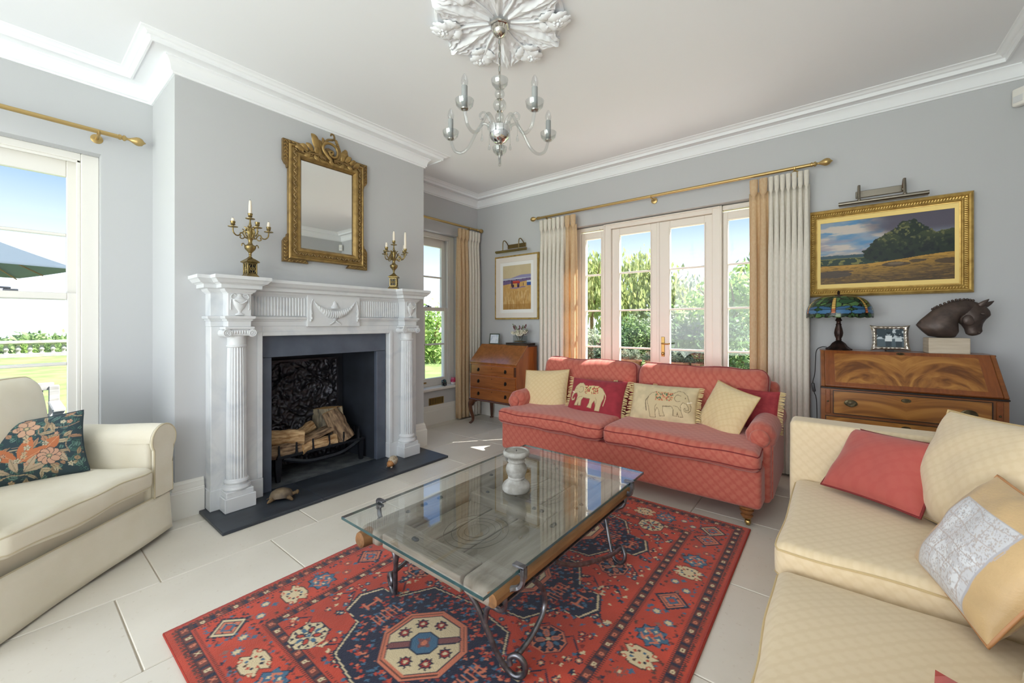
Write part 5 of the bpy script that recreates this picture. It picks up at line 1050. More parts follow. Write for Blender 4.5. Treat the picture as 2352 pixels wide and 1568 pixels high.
for sx_ in (-1, 1):
    for sy_ in (-1, 1):
        leg = MB(); rd = 0.0095
        A = [(0.185, 0.495, 0.288), (0.222, 0.478, 0.235), (0.252, 0.462, 0.165), (0.283, 0.440, 0.075), (0.312, 0.420, 0.022), (0.345, 0.410, 0.0095), (0.372, 0.404, 0.030), (0.376, 0.408, 0.066), (0.352, 0.418, 0.088), (0.328, 0.426, 0.074), (0.330, 0.428, 0.052)]
        leg.tube(mir(spline(A, 7), sx_, sy_), rd, 9); lg = leg.build('leg', m_wrought, ct, smooth=60)
        if sy_ < 0: Bp = [(0.350, -0.410, 0.086), (0.352, -0.330, 0.105), (0.352, -0.258, 0.155), (0.350, -0.262, 0.225), (0.348, -0.320, 0.289)]
        else: Bp = [(0.352, 0.430, 0.080), (0.352, 0.300, 0.098), (0.352, 0.120, 0.150), (0.350, -0.050, 0.215), (0.346, -0.180, 0.286)]
        q = MB(); q.tube([(p[0] * sx_, p[1], p[2]) for p in spline(Bp, 8)], rd, 9); q.build('brace', m_wrought, lg, smooth=60)
        q = MB(); q.tube(mir(spline([(0.345, 0.478, 0.345), (0.348, 0.478, 0.30), (0.340, 0.472, 0.268), (0.315, 0.465, 0.250), (0.280, 0.463, 0.246), (0.258, 0.462, 0.225), (0.250, 0.462, 0.180)], 6), sx_, sy_), 0.010, 8); q.build('corner_scroll', m_wrought, lg, smooth=60)
        q = MB(); q.tube(mir(spline([(0.350, 0.478, 0.318), (0.362, 0.470, 0.338), (0.376, 0.452, 0.338), (0.392, 0.446, 0.352), (0.399, 0.444, 0.385), (0.399, 0.444, 0.414)], 6), sx_, sy_), 0.0095, 6); ys = sy_ * 0.444
        q.box(min(sx_ * 0.36, sx_ * 0.406), max(sx_ * 0.36, sx_ * 0.406), ys - 0.012, ys + 0.012, 0.4075 + z0 + 0.010, 0.4075 + z0 + 0.018, 0.002); q.box(min(sx_ * 0.392, sx_ * 0.406), max(sx_ * 0.392, sx_ * 0.406), ys - 0.012, ys + 0.012, 0.37, 0.424 + z0, 0.002); q.box(min(sx_ * 0.372, sx_ * 0.404), max(sx_ * 0.372, sx_ * 0.404), ys - 0.010, ys + 0.010, 0.394 + z0, 0.404 + z0, 0.002)
        q.build('glass_clip', m_wrought, lg, smooth=40)
# candle holder standing on the glass
m_chalk = mat('chalky_wood', '#b3b1ac', 0.8, col2='#8d8a83', scale=22, detail=8, lo=0.35, hi=0.6, bump=0.25, bscale=50); m_chalk2 = mat('chalky_recess', '#aaa79f', 0.9, col2='#8f8b82', scale=30)
t = thing('candle_holder', 'chunky turned grey-white candle holder standing on the glass table', 'candle holder', (-1.168, 1.503, 0.4175))
MB().lathe([(0.0, 0), (0.062, 0.0), (0.066, 0.006), (0.066, 0.022), (0.060, 0.034), (0.046, 0.046), (0.038, 0.054), (0.040, 0.058), (0.040, 0.062), (0.037, 0.066), (0.042, 0.072), (0.048, 0.088), (0.050, 0.100), (0.046, 0.116), (0.037, 0.126), (0.036, 0.132), (0.042, 0.136), (0.038, 0.142), (0.040, 0.150), (0.052, 0.160), (0.061, 0.166), (0.063, 0.176), (0.061, 0.184), (0.054, 0.187), (0.050, 0.180)], 36).build('turned_body', m_chalk, t, smooth=60)
MB().lathe([(0.0505, 0.1808), (0.0495, 0.1815), (0.0, 0.1815)], 30).build('candle_dish', m_chalk2, t, smooth=40)
q = MB(); q.tube([(0, 0, 0.179), (0, 0, 0.192)], [0.003, 0.0005], 6); q.build('candle_pin', m_bar, t)
# ================================================================== upholstery helpers
def pip_rect(hx_, hy_, z, rc=0.03, n=5):
    P = []
    for (cx, cy, a0) in ((hx_ - rc, hy_ - rc, 0), (-hx_ + rc, hy_ - rc, 90), (-hx_ + rc, -hy_ + rc, 180), (hx_ - rc, -hy_ + rc, 270)):
        for i in range(n + 1): a = R(a0 + 90 * i / n); P.append((cx + rc * math.cos(a), cy + rc * math.sin(a), z))
    return P
def cushion(name, label, W, H, T, m, center, az, tilt, roll=0.0, canvas=None, base=None, pip=None, fringe=None, n=30, seed=0.0, k=0.055, group=None, sag=0.0):
    """local x across, y up, z out of the face; az = 0 faces -y"""
    nx, ny = (canvas.nx, canvas.ny) if canvas else (n, n)
    us = np.linspace(-1, 1, nx); vs_ = np.linspace(-1, 1, ny); V = []; C_ = []
    lin = canvas.lin() if canvas else None; bc = None if base is None else list(hx(base))
    def pt(u, v, s):
        x = W / 2 * u * (1 - k * (1 - v * v)); y = H / 2 * v * (1 - k * (1 - u * u)); f = max(0.0, (1 - u ** 4) * (1 - v ** 4)) ** 0.5 * (1 - 0.28 * u * u) * (1 - 0.28 * v * v)
        z = s * T / 2 * f; e_ = 1 - min(1 - abs(u), 1 - abs(v))
        wv = noise.noise((x * 9 + seed, y * 9, s)) * 0.012 + noise.noise((x * 26 + seed, y * 26, s)) * 0.0035 * e_
        return (x, y - sag * f * (1 - v) * 0.5, z + s * wv * f ** 0.5)
    F_ = []
    for s in (1, -1):
        o = len(V)
        for j, v in enumerate(vs_):
            for i, u in enumerate(us):
                V.append(pt(u, v, s))
                if canvas: C_.append(list(lin[j, i]) if s > 0 else bc)
        for j in range(ny - 1):
            for i in range(nx - 1):
                a = o + j * nx + i; F_.append((a, a + 1, a + nx + 1, a + nx) if s > 0 else (a, a + nx, a + nx + 1, a + 1))
    q = MB(); q.v = V; q.f = F_
    o = tag(q.build(name, m, None, smooth=80, cols=C_ if canvas else None, fix=False), label, 'cushion', group)
    o.location = center; o.rotation_euler = (Matrix.Rotation(az, 3, 'Z') @ Matrix.Rotation(R(90) - tilt, 3, 'X') @ Matrix.Rotation(roll, 3, 'Z')).to_euler()
    if pip:
        P = [pt(t, -1, 1) for t in np.linspace(-1, 1, 20)] + [pt(1, t, 1) for t in np.linspace(-1, 1, 20)][1:] + [pt(-t, 1, 1) for t in np.linspace(-1, 1, 20)][1:] + [pt(-1, -t, 1) for t in np.linspace(-1, 1, 20)][1:-1]
        MB().tube(P, 0.0045, 6, True).build('piping', pip, o, smooth=60)
    if fringe:
        q = MB(); r_ = random.Random(int(seed * 10) + 3)
        for sg in (-1, 1):
            for v in np.linspace(-0.98, 0.98, 34):
                p = Vector(pt(sg, v, 1)); d = Vector((sg * 0.034, r_.uniform(-0.014, 0.006), r_.uniform(-0.010, 0.014))); b = p + d * 0.5 + Vector((0, 0, r_.uniform(0, 0.006)))
                q.tube([p, b, p + d], [0.0030, 0.0038, 0.0028], 5)
        fo = q.build('fringe', fringe, o, smooth=60); fo['kind'] = 'stuff'
    return o

# ================================================================== red sofa
m_red = damask('red_damask', '#b75c4d', '#c06a59', 34, bump=0.04); m_redpip = mat('red_piping', '#7d2a2a', 0.8); m_walnut = wood('turned_walnut', '#5b3a22', '#8a5a33', 2, 4, 0.35)
SX, SY = -1.30, 3.13
sf = thing('red_sofa', 'two-seat terracotta red damask sofa below the french doors', 'sofa', (SX, SY, 0))
q = MB(); q.soft(0.975, 0.435, 0.118, 0.03, 9, 3, puff=(0, 0.006, 0), wob=0.004, wsc=3); q.build('base', m_red, sf, loc=(0, 0.012, 0.232), smooth=60)
q = MB(); q.tube([(-0.96, -0.43, 0.345), (0.96, -0.43, 0.345)], 0.005, 6); q.build('base_piping', m_redpip, sf)
for k, sg in enumerate((-1, 1)):
    q = MB(); q.soft(0.486, 0.36, 0.062, 0.045, 11, 4, puff=(0, 0.012, 0.016), wob=0.014, wsc=4.5, seed=k * 3 + 1); c = q.build('seat_cushion', m_red, sf, loc=(sg * 0.489, -0.115, 0.405), smooth=70)
    pq = MB(); pq.tube(q.seam(2, 0.62), 0.0038, 6, True); pq.tube(q.seam(2, -0.62), 0.0038, 6, True); pq.build('piping', m_redpip, c)
    q = MB(); q.soft(0.472, 0.095, 0.215, 0.07, 9, 4, puff=(0, 0.035, 0.012), wob=0.018, wsc=5, seed=k * 5 + 2); c = q.build('back_cushion', m_red, sf, loc=(sg * 0.476, 0.268, 0.640), smooth=70); c.rotation_euler = (R(-12), 0, R(1.5 * sg))
    pq = MB(); pq.tube(q.seam(1, -0.62), 0.0042, 6, True); pq.tube(q.seam(1, 0.62), 0.0042, 6, True); pq.build('piping', m_redpip, c)
    # low rolled arm with gathered front
    def armf(u, v, sg=sg):
        a = -1.15 + u * (math.pi + 2.1); y = -0.285 + 0.72 * v; fr = 1 if v > 0.08 else (v / 0.08) ** 0.5; g = 1 + 0.035 * math.sin(a * 9) * max(0, 1 - v * 3.5)
        r = 0.088 * (0.35 + 0.65 * fr) * g; return (sg * (0.948 + r * math.cos(a) * 0.95), y - 0.02 * fr * (v < 0.01), 0.500 + 0.02 * v + r * math.sin(a))
    q = MB(); q.grid(armf, 40, 22); q.soft(0.062, 0.36, 0.20, 0.03, 5, 3, c=(sg * 0.945, 0.085, 0.31)); k0 = q.mark(); q.ell((sg * 0.948, -0.275, 0.50), (0.055, 0.03, 0.055), 16, 8); q.build('arm', m_red, sf, smooth=70)
    q = MB(); q.box(sg * 1.000 - 0.012, sg * 1.000 + 0.014, -0.24, 0.44, 0.13, 0.50, 0.01); q.build('arm_side', m_red, sf, smooth=0)
    q = MB(); q.lathe([(0.0, 0.05), (0.030, 0.052), (0.034, 0.062), (0.024, 0.070), (0.036, 0.082), (0.038, 0.092), (0.030, 0.098), (0.042, 0.106), (0.043, 0.118)], 20); lg = q.build('leg', m_walnut, sf, loc=(sg * 0.895, -0.375, 0.0))
    q = MB(); k0 = q.mark(); q.lathe([(0.0, -0.010), (0.017, -0.010), (0.019, -0.004), (0.019, 0.004), (0.017, 0.010), (0.0, 0.010)], 18); q.xf(Matrix.Translation((0.006, 0.004, 0.0195)) @ Matrix.Rotation(R(90), 4, 'Y'), k0); q.box(-0.010, -0.006, -0.012, 0.012, 0.015, 0.052, 0.001); q.box(0.018, 0.022, -0.012, 0.012, 0.015, 0.052, 0.001); q.lathe([(0.024, 0.044), (0.026, 0.056), (0.022, 0.06)], 16); q.build('caster', m_brass, lg)
    q = MB(); q.prism([(-0.020, 0.115), (0.020, 0.115), (0.014, 0.0), (-0.014, 0.0)], -0.018, 0.018, 1); q.build('leg', m_walnut, sf, smooth=0, loc=(sg * 0.93, 0.42, 0))
q = MB(); q.soft(0.99, 0.055, 0.32, 0.045, 9, 3, wob=0.004); q.build('back_frame', m_red, sf, loc=(0, 0.415, 0.45), smooth=60)

# ------------------------------------------------------------------ cushions on the red sofa
m_gold = damask('gold_damask', '#d9c092', '#dec79b', 44, 0.8, 0.2, 0.015); m_goldpip = mat('gold_piping', '#c9ad7a', 0.8); m_fringe = mat('fringe_cotton', '#d8c18e', 0.85); m_print = painted('printed_linen', 0.85, 0.1, 0.15, 260)
G1 = 'cushions along the red sofa'
cushion('cushion', 'pale gold quilted cushion at the left end of the red sofa', 0.43, 0.42, 0.15, m_gold, (-2.078, 3.105, 0.572), R(12), R(26), R(4), pip=m_goldpip, seed=1, group=G1)
cushion('cushion', 'plain pale gold cushion tipped against the right arm of the red sofa', 0.37, 0.37, 0.14, m_gold, (-0.590, 3.115, 0.585), R(-32), R(26), R(-11), pip=m_goldpip, seed=2, group=G1)
def elephant(cv, W, H, flip, body, line, cloth, fl_):
    X = lambda x, y: ((1 - x if flip else x) * W, y * H)
    def P(pts, c): cv.poly([tuple(p) for p in [X(*q) for q in pts]], c)
    def L(pts, w_, c): cv.line([tuple(v)[:2] for v in spline([X(*q) + (0,) for q in pts], 5)], w_, c)
    bodyp = [(0.09, 0.60), (0.12, 0.72), (0.19, 0.82), (0.26, 0.83), (0.32, 0.75), (0.45, 0.76), (0.58, 0.76), (0.66, 0.70), (0.71, 0.60), (0.71, 0.45), (0.68, 0.35), (0.665, 0.25), (0.645, 0.12), (0.56, 0.12), (0.575, 0.24), (0.55, 0.36), (0.515, 0.28), (0.50, 0.16), (0.425, 0.17), (0.455, 0.28), (0.46, 0.40), (0.33, 0.42), (0.30, 0.34), (0.30, 0.20), (0.245, 0.20), (0.24, 0.30), (0.225, 0.20), (0.16, 0.21), (0.19, 0.34), (0.20, 0.46), (0.17, 0.54), (0.12, 0.52), (0.085, 0.44), (0.09, 0.38), (0.12, 0.37), (0.135, 0.42), (0.15, 0.40), (0.14, 0.34), (0.09, 0.33), (0.055, 0.40), (0.06, 0.50)]
    P(bodyp, body); bp = bodyp + [bodyp[0]]; cv.line([X(*p) for p in bp], 0.0035, line)
    L([(0.70, 0.60), (0.74, 0.50), (0.73, 0.38), (0.71, 0.26)], 0.007, body if not flip else line); L([(0.21, 0.70), (0.27, 0.72), (0.30, 0.62), (0.26, 0.55), (0.21, 0.57)], 0.004, line); cv.ell(*X(0.145, 0.66), 0.004, 0.005, line)
    L([(0.11, 0.55), (0.08, 0.57), (0.055, 0.59)], 0.006, '#f3ead8'); L([(0.33, 0.42), (0.40, 0.40), (0.46, 0.40)], 0.004, line); L([(0.57, 0.24), (0.585, 0.36), (0.56, 0.44)], 0.0035, line); L([(0.20, 0.34), (0.24, 0.42), (0.30, 0.44)], 0.0035, line)
    P([(0.33, 0.755), (0.45, 0.775), (0.58, 0.765), (0.60, 0.62), (0.56, 0.52), (0.36, 0.54), (0.31, 0.62)], cloth)
    r_ = random.Random(5)
    for i in range(70):
        x, y = r_.uniform(0.33, 0.59), r_.uniform(0.54, 0.75); cv.ell(*X(x, y), 0.0048, 0.0048, r_.choice(fl_))
e1 = Canvas(0.49, 0.33, 0.0028, '#96303a'); n_ = fbm(e1.X, e1.Y, 30, 2, 3)[..., None]; e1.a *= 0.9 + 0.2 * n_
elephant(e1, 0.49, 0.33, False, '#cbb78e', '#8d7a5c', '#d8c08e', ['#a8322e', '#b5443a', '#8f2a2c', '#6d7a4a'])
e2 = Canvas(0.49, 0.32, 0.0028, '#cfbd98'); n_ = fbm(e2.X, e2.Y, 30, 2, 4)[..., None]; e2.a *= 0.93 + 0.14 * n_
elephant(e2, 0.49, 0.32, True, '#cbb892', '#7b6a52', '#cdae84', ['#b5503c', '#c07a58', '#3f6650', '#56805e', '#b5503c'])
cushion('elephant_cushion', 'crimson cushion printed with a cream elephant, cotton fringe', 0.49, 0.33, 0.15, m_print, (-1.551, 3.077, 0.575), R(2), R(28), R(0), canvas=e1, base='#96303a', fringe=m_fringe, seed=3, group=G1)
cushion('elephant_cushion', 'cream cushion printed with an elephant in a floral saddle cloth', 0.49, 0.32, 0.16, m_print, (-1.015, 3.120, 0.578), R(4), R(28), R(0), canvas=e2, base='#cfbd98', fringe=m_fringe, seed=4, group=G1)
m_crim = mat('crimson_linen', '#8f2b33', 0.85, col2='#a2383c', scale=30)
cushion('cushion', 'crimson fringed cushion wedged behind the two elephant cushions', 0.30, 0.27, 0.08, m_crim, (-1.285, 3.215, 0.585), R(0), R(16), 0, fringe=m_fringe, seed=5, group=G1)
cushion('cushion', 'crimson fringed cushion standing in the right back corner of the red sofa', 0.28, 0.28, 0.10, m_crim, (-0.425, 3.255, 0.600), R(-10), R(14), 0, fringe=m_fringe, seed=6, group=G1)

# ================================================================== cream sofa along the right wall
m_crm = damask('cream_damask', '#dac5a1', '#dfcba9', 44, 0.8, 0.25, 0.012); m_crmpip = mat('cream_piping', '#c8b083', 0.8)
cs = thing('cream_sofa', 'large pale gold damask sofa along the right side of the room', 'sofa', (0.25, 1.5, 0))
def part_soft(name, x0, x1, y0, y1, z0_, z1_, r, m, puff=(0, 0, 0), wob=0.006, seed=0.0, parent=cs, org=(0.25, 1.5, 0), mm=9, wsc=4):
    q = MB(); q.soft((x1 - x0) / 2, (y1 - y0) / 2, (z1_ - z0_) / 2, r, mm, 4, puff=puff, wob=wob, wsc=wsc, seed=seed)
    global LASTQ; LASTQ = q
    return q.build(name, m, parent, smooth=70, loc=((x0 + x1) / 2 - org[0], (y0 + y1) / 2 - org[1], (z0_ + z1_) / 2 - org[2]))
part_soft('base', -0.125, 0.60, 0.55, 2.36, 0.03, 0.37, 0.02, m_crm, wob=0.003)
part_soft('arm', -0.165, 0.62, 2.340, 2.500, 0.04, 0.735, 0.022, m_crm, puff=(0, 0.006, 0), wob=0.003)
part_soft('back_frame', 0.47, 0.64, 0.50, 2.49, 0.04, 0.80, 0.05, m_crm, wob=0.004)
c = part_soft('seat_cushion', -0.150, 0.50, 1.580, 2.338, 0.355, 0.478, 0.035, m_crm, puff=(0, 0, 0.020), wob=0.012, seed=3, mm=12)
q = MB()
for z in (0.70, -0.70): q.tube(LASTQ.seam(2, z), 0.0038, 6, True)
q.build('piping', m_crmpip, c)
c = part_soft('seat_cushion', -0.150, 0.50, 0.62, 1.572, 0.330, 0.416, 0.038, m_crm, puff=(0, 0, 0.014), wob=0.013, seed=8, mm=12)
q = MB()
for z in (0.60, -0.60): q.tube(LASTQ.seam(2, z), 0.0038, 6, True)
q.build('piping', m_crmpip, c)
for (x, y) in ((-0.08, 2.42), (0.55, 2.42), (-0.08, 0.62), (0.55, 0.62)): q = MB(); q.lathe([(0.018, 0.0), (0.024, 0.045)], 12); q.build('foot', m_walnut, cs, loc=(x - 0.25, y - 1.5, 0))
G2 = 'cushions on the cream sofa'
m_rose = damask('rose_damask', '#b1544c', '#b4584f', 34, 0.8, 0.2, 0.015)
cushion('cushion', 'large pale gold back cushion slumped in the corner of the cream sofa', 0.52, 0.41, 0.17, m_crm, (0.385, 1.964, 0.695), R(-68.5), R(20), R(4.3), pip=m_crmpip, seed=7, group=G2)
cushion('cushion', 'plain terracotta red cushion resting on the cream sofa', 0.36, 0.30, 0.13, m_rose, (0.153, 2.182, 0.625), R(-41.5), R(40), R(3.8), pip=m_redpip, seed=8, group=G2)
cushion('cushion', 'ivory white cushion behind the embroidered cushion', 0.30, 0.30, 0.08, mat('ivory_cotton', '#e8e2d4', 0.85), (0.455, 1.590, 0.670), R(-72), R(32), R(8), seed=9, group=G2)
em = Canvas(0.37, 0.37, 0.0028, '#c8a97c'); em.a *= 0.92 + 0.16 * fbm(em.X, em.Y, 14, 3, 9)[..., None]
PX0, PX1, PY0, PY1 = 0.012, 0.280, 0.075, 0.300
em.rect(PX0, PX1, PY0, PY1, '#cfcfd2')
r_ = random.Random(4)
for i in range(16): em.ell(r_.uniform(PX0 + 0.03, PX1 - 0.03), r_.uniform(PY0 + 0.025, PY1 - 0.025), r_.uniform(0.014, 0.03), r_.uniform(0.010, 0.02), '#dfe1e4', r_.uniform(0, 3))
for i in range(1000):
    x, y = r_.uniform(PX0 + 0.004, PX1 - 0.004), r_.uniform(PY0 + 0.004, PY1 - 0.004); a = r_.uniform(0, 3.1); em.line([(x, y), (x + 0.005 * math.cos(a), y + 0.005 * math.sin(a))], 0.0024, r_.choice(('#b3a9a6', '#bcb0a8', '#b1aeb2', '#c2bebe')))
for k in range(5):
    x = PX0 + (PX1 - PX0) * k / 4; em.line([tuple(v)[:2] for v in spline([(PX0 + (x - PX0) * 0.9 + 0.012, PY0, 0), (x * 0.8 + 0.03, (PY0 + PY1) / 2 - 0.03, 0), (x * 0.9 + 0.02, (PY0 + PY1) / 2 + 0.03, 0), (x, PY1, 0)], 5)], 0.003, '#bbb0ac')
for k in range(4):
    y = PY0 + 0.01 + (PY1 - PY0 - 0.02) * k / 3; em.line([tuple(v)[:2] for v in spline([(PX0, y, 0), (PX0 + 0.09, y + 0.018, 0), (PX0 + 0.18, y - 0.018, 0), (PX1, y, 0)], 6)], 0.003, '#bbb0ac')
for i in range(4): em.line([((PX0, PX0, PX1, PX1)[i], (PY0, PY1, PY1, PY0)[i]), ((PX0, PX1, PX1, PX0)[i], (PY1, PY1, PY0, PY0)[i])], 0.005, '#b5b3b8')
m_satin = painted('embroidered_satin', 0.42, 0.2, 0.2, 150)
cushion('cushion', 'gold satin cushion with a silver embroidered patch on the cream sofa', 0.34, 0.34, 0.15, m_satin, (0.325, 1.600, 0.605), R(-72), R(31.5), R(84.9), canvas=em, base='#c0a070', pip=mat('satin_piping', '#c08a5c', 0.5), seed=10, group=G2)
cushion('cushion', 'pale gold rounded cushion at the right edge beside the embroidered one', 0.36, 0.32, 0.18, m_crm, (0.455, 1.240, 0.555), R(-70), R(30), 0, seed=11, group=G2)
cushion('cushion', 'terracotta red cushion at the very bottom of the picture on the cream sofa', 0.40, 0.32, 0.15, m_rose, (0.285, 0.838, 0.490), R(-20), R(52), R(0), seed=12, group=G2)

# ================================================================== cream armchair by the window
m_duck = mat('cotton_duck', '#e6dec9', 0.85, col2='#ece5d3', scale=6, bump=0.06, bscale=130, sheen=0.2); m_duckpip = mat('duck_piping', '#cfc3a6', 0.85)
AO = (-2.688, 0.239, 0)
ac = thing('cream_armchair', 'cream slip-covered rolled-arm armchair in front of the sash window', 'armchair', AO, (0, 0, R(132.2)))
def ap(name, x0, x1, y0, y1, z0_, z1_, r, puff=(0, 0, 0), wob=0.006, seed=0.0, tap=None, mm=10, m=m_duck, wsc=4):
    q = MB(); q.soft((x1 - x0) / 2, (y1 - y0) / 2, (z1_ - z0_) / 2, r, mm, 4, puff=puff, wob=wob, seed=seed, tap=tap, wsc=wsc)
    global LASTQ; LASTQ = q
    return q.build(name, m, ac, smooth=70, loc=((x0 + x1) / 2, (y0 + y1) / 2, (z0_ + z1_) / 2))
ap('base', -0.49, 0.49, 0.03, 0.80, 0.06, 0.31, 0.03)
def skirt(u, v):
    P = [(-0.50, 0.80), (-0.50, 0.0), (0.50, 0.0), (0.50, 0.80)]; d = u * 2.6
    if d < 0.8: p = (-0.50, 0.80 - d)
    elif d < 1.8: p = (-0.50 + d - 0.8, 0.0)
    else: p = (0.50, d - 1.8)
    fl = 0.02 * v * (1 + 0.6 * math.sin(d * 9)); nx_, ny_ = ((-1, 0) if d < 0.8 else (0, -1) if d < 1.8 else (1, 0))
    return (p[0] + nx_ * fl, p[1] + ny_ * fl, 0.235 - (0.225 - 0.018 * max(0, math.sin(d * 4.2 + 1))) * v)
q = MB(); q.grid(skirt, 90, 8); o = q.build('skirt', m_duck, ac, smooth=60, fix=False); o.modifiers.new('thickness', 'SOLIDIFY').thickness = 0.006
q = MB(); q.tube([skirt(i / 40, 0) for i in range(41)], 0.005, 6); q.build('skirt_piping', m_duckpip, ac)
for sg in (-1, 1):
    def roll_arm(u, v, sg=sg):
        a = -0.9 + u * (math.pi + 0.95); y = 0.0 + 0.78 * v; r = 0.086 + 0.002 * math.sin(v * 14)
        return (sg * (0.440 + r * math.cos(a)), y, 0.545 + r * math.sin(a) * 1.0)
    q = MB(); q.grid(roll_arm, 30, 12); q.soft(0.077, 0.385, 0.19, 0.02, 6, 3, c=(sg * 0.432, 0.392, 0.372)); arm_ = q.build('arm', m_duck, ac, smooth=70)
    prof = [(sg * (0.440 + 0.084 * math.cos(a)), 0.545 + 0.084 * math.sin(a)) for a in np.linspace(-0.62, math.pi + 0.62, 26)] + [(sg * 0.372, 0.40), (sg * 0.374, 0.235), (sg * 0.500, 0.235), (sg * 0.497, 0.40)]
    q = MB(); q.prism(prof, -0.012, 0.004, 1); q.build('arm_front', m_duck, ac, smooth=0)
    q = MB(); q.tube([(p[0], -0.010, p[1]) for p in prof], 0.0045, 6, True); q.build('piping', m_duckpip, arm_)
c = ap('seat_cushion', -0.362, 0.350, -0.035, 0.56, 0.300, 0.425, 0.04, puff=(0, 0.012, 0.018), wob=0.016, seed=4, wsc=5)
q = MB()
for z in (0.68, -0.68): q.tube(LASTQ.seam(2, z), 0.0038, 6, True)
q.build('piping', m_duckpip, c)
ap('back_frame', -0.46, 0.46, 0.68, 0.84, 0.06, 0.80, 0.06)
c = ap('back_cushion', -0.345, 0.365, 0.50, 0.72, 0.40, 0.905, 0.07, puff=(0, 0.03, 0.02), wob=0.02, seed=6); c.rotation_euler = (R(-10), 0, R(0))
pq = MB(); pq.tube(LASTQ.seam(1, -0.65), 0.004, 6, True); pq.build('piping', m_duckpip, c)
# leafy print cushion (a plain generic floral)
fl_ = Canvas(0.52, 0.32, 0.0026, '#3a4c54'); r_ = random.Random(21)
def leafp(x, y, a, l, wd, c_, vein=None):
    pts = []
    for t in np.linspace(0, 1, 7): pts.append((x + l * t * math.cos(a) - wd * math.sin(math.pi * t) * math.sin(a), y + l * t * math.sin(a) + wd * math.sin(math.pi * t) * math.cos(a)))
    for t in np.linspace(1, 0, 7): pts.append((x + l * t * math.cos(a) + wd * math.sin(math.pi * t) * math.sin(a), y + l * t * math.sin(a) - wd * math.sin(math.pi * t) * math.cos(a)))
    fl_.poly(pts, c_)
    if vein: fl_.line([(x, y), (x + l * 0.9 * math.cos(a), y + l * 0.9 * math.sin(a))], 0.0028, vein)
for i in range(330): leafp(r_.uniform(0, 0.52), r_.uniform(0, 0.32), r_.uniform(0, 6.28), r_.uniform(0.02, 0.045), r_.uniform(0.004, 0.009), r_.choice(('#54766f', '#44635f', '#6a8a82')), '#2f4048')
for i in range(26):
    x, y = r_.uniform(0, 0.52), r_.uniform(0, 0.32); P = [(x, y)]; a = r_.uniform(0, 6.28)
    for k in range(5): a += r_.uniform(-0.6, 0.6); x += 0.02 * math.cos(a); y += 0.02 * math.sin(a); P.append((x, y))
    fl_.line(P, 0.004, r_.choice(('#b5a185', '#a8907a', '#c2b094')))
def bloom(x, y, r, c_, n=6, cc='#c9b48e'):
    for k in range(n): a = k * 2 * math.pi / n; fl_.ell(x + r * 0.6 * math.cos(a), y + r * 0.6 * math.sin(a), r * 0.46, r * 0.36, '#2f4048', a); fl_.ell(x + r * 0.6 * math.cos(a), y + r * 0.6 * math.sin(a), r * 0.41, r * 0.31, c_, a)
    fl_.ell(x, y, r * 0.26, r * 0.26, '#7d7f6c'); fl_.ell(x, y, r * 0.14, r * 0.14, cc)
for i in range(70): leafp(r_.uniform(0, 0.52), r_.uniform(0, 0.32), r_.uniform(0, 6.28), r_.uniform(0.025, 0.06), r_.uniform(0.006, 0.012), r_.choice(('#b8a284', '#a98f72', '#c4b396', '#b58a6e')), '#7d7462')
for (x, y, a, l) in ((0.30, 0.10, 2.4, 0.13), (0.30, 0.10, 1.2, 0.13), (0.30, 0.10, 0.5, 0.12), (0.12, 0.20, 2.0, 0.10), (0.44, 0.20, 4.0, 0.09)): leafp(x, y, a, l, 0.026, '#c77b55', '#d9a07c')
for (x, y, a, l) in ((0.27, 0.05, 2.6, 0.10), (0.29, 0.05, 1.8, 0.08), (0.31, 0.05, 1.0, 0.09), (0.31, 0.05, 0.3, 0.09), (0.08, 0.08, 0.9, 0.09), (0.46, 0.06, 2.1, 0.08)): leafp(x, y, a, l, 0.014, '#c0ab92', '#8f8470')
bloom(0.33, 0.265, 0.045, '#cfa78c'); bloom(0.40, 0.105, 0.042, '#d0a48b', 9); bloom(0.15, 0.04, 0.045, '#cf9c84'); bloom(0.10, 0.24, 0.042, '#c8a98c'); bloom(0.21, 0.13, 0.036, '#c4bfa8', 5); bloom(0.03, 0.13, 0.04, '#c9a184', 7)
for i in range(26): bloom(r_.uniform(0.01, 0.51), r_.uniform(0.01, 0.31), r_.uniform(0.009, 0.014), r_.choice(('#cdb08e', '#c8bfa6', '#cf9f84')), 5)
cushion('cushion', 'dark teal floral print cushion with coral leaves on the cream armchair', 0.52, 0.32, 0.15, m_print, (-3.125, 0.020, 0.560), R(80), R(22), R(6), canvas=fl_, base='#3a4a50', pip=mat('teal_piping', '#33424a', 0.8), seed=13)
# ================================================================== small bureau in the corner
m_mah = wood('mahogany', '#6a3818', '#9a5a2a', 0, 3.2, 0.28, 8, 0.35); m_mahv = wood('mahogany_side', '#7c3d17', '#a9602c', 2, 3.0, 0.28, 7, 0.35); m_mahd = wood('dark_mahogany', '#3d2113', '#5c341d', 0, 3, 0.3, 7, 0.3); m_pull = mat('dark_pull', '#23211f', 0.4, 0.7)
m_lid = wood('bureau_lid', '#74421f', '#9c6234', 2, 2.6, 0.18, 9, 0.6)
t = thing('writing_bureau', 'small mahogany slope-front bureau on cabriole legs in the corner', 'bureau', (-3.075, 3.50, 0))
hw = 0.35
q = MB(); q.prism([(0.005, 0.302), (0.395, 0.302), (0.395, 0.930), (0.220, 0.930), (0.005, 0.728)], -hw, hw, 0); q.build('carcass', m_mahv, t, smooth=0)
L_ = math.hypot(0.215, 0.205); ang = math.atan2(0.205, 0.215)
q = MB(); q.box(-hw - 0.004, hw + 0.004, 0, L_ + 0.006, -0.004, 0.016, 0.004); f_ = q.build('fall_front', m_lid, t, smooth=0, loc=(0, 0.002, 0.728)); f_.rotation_euler = (ang, 0, 0)
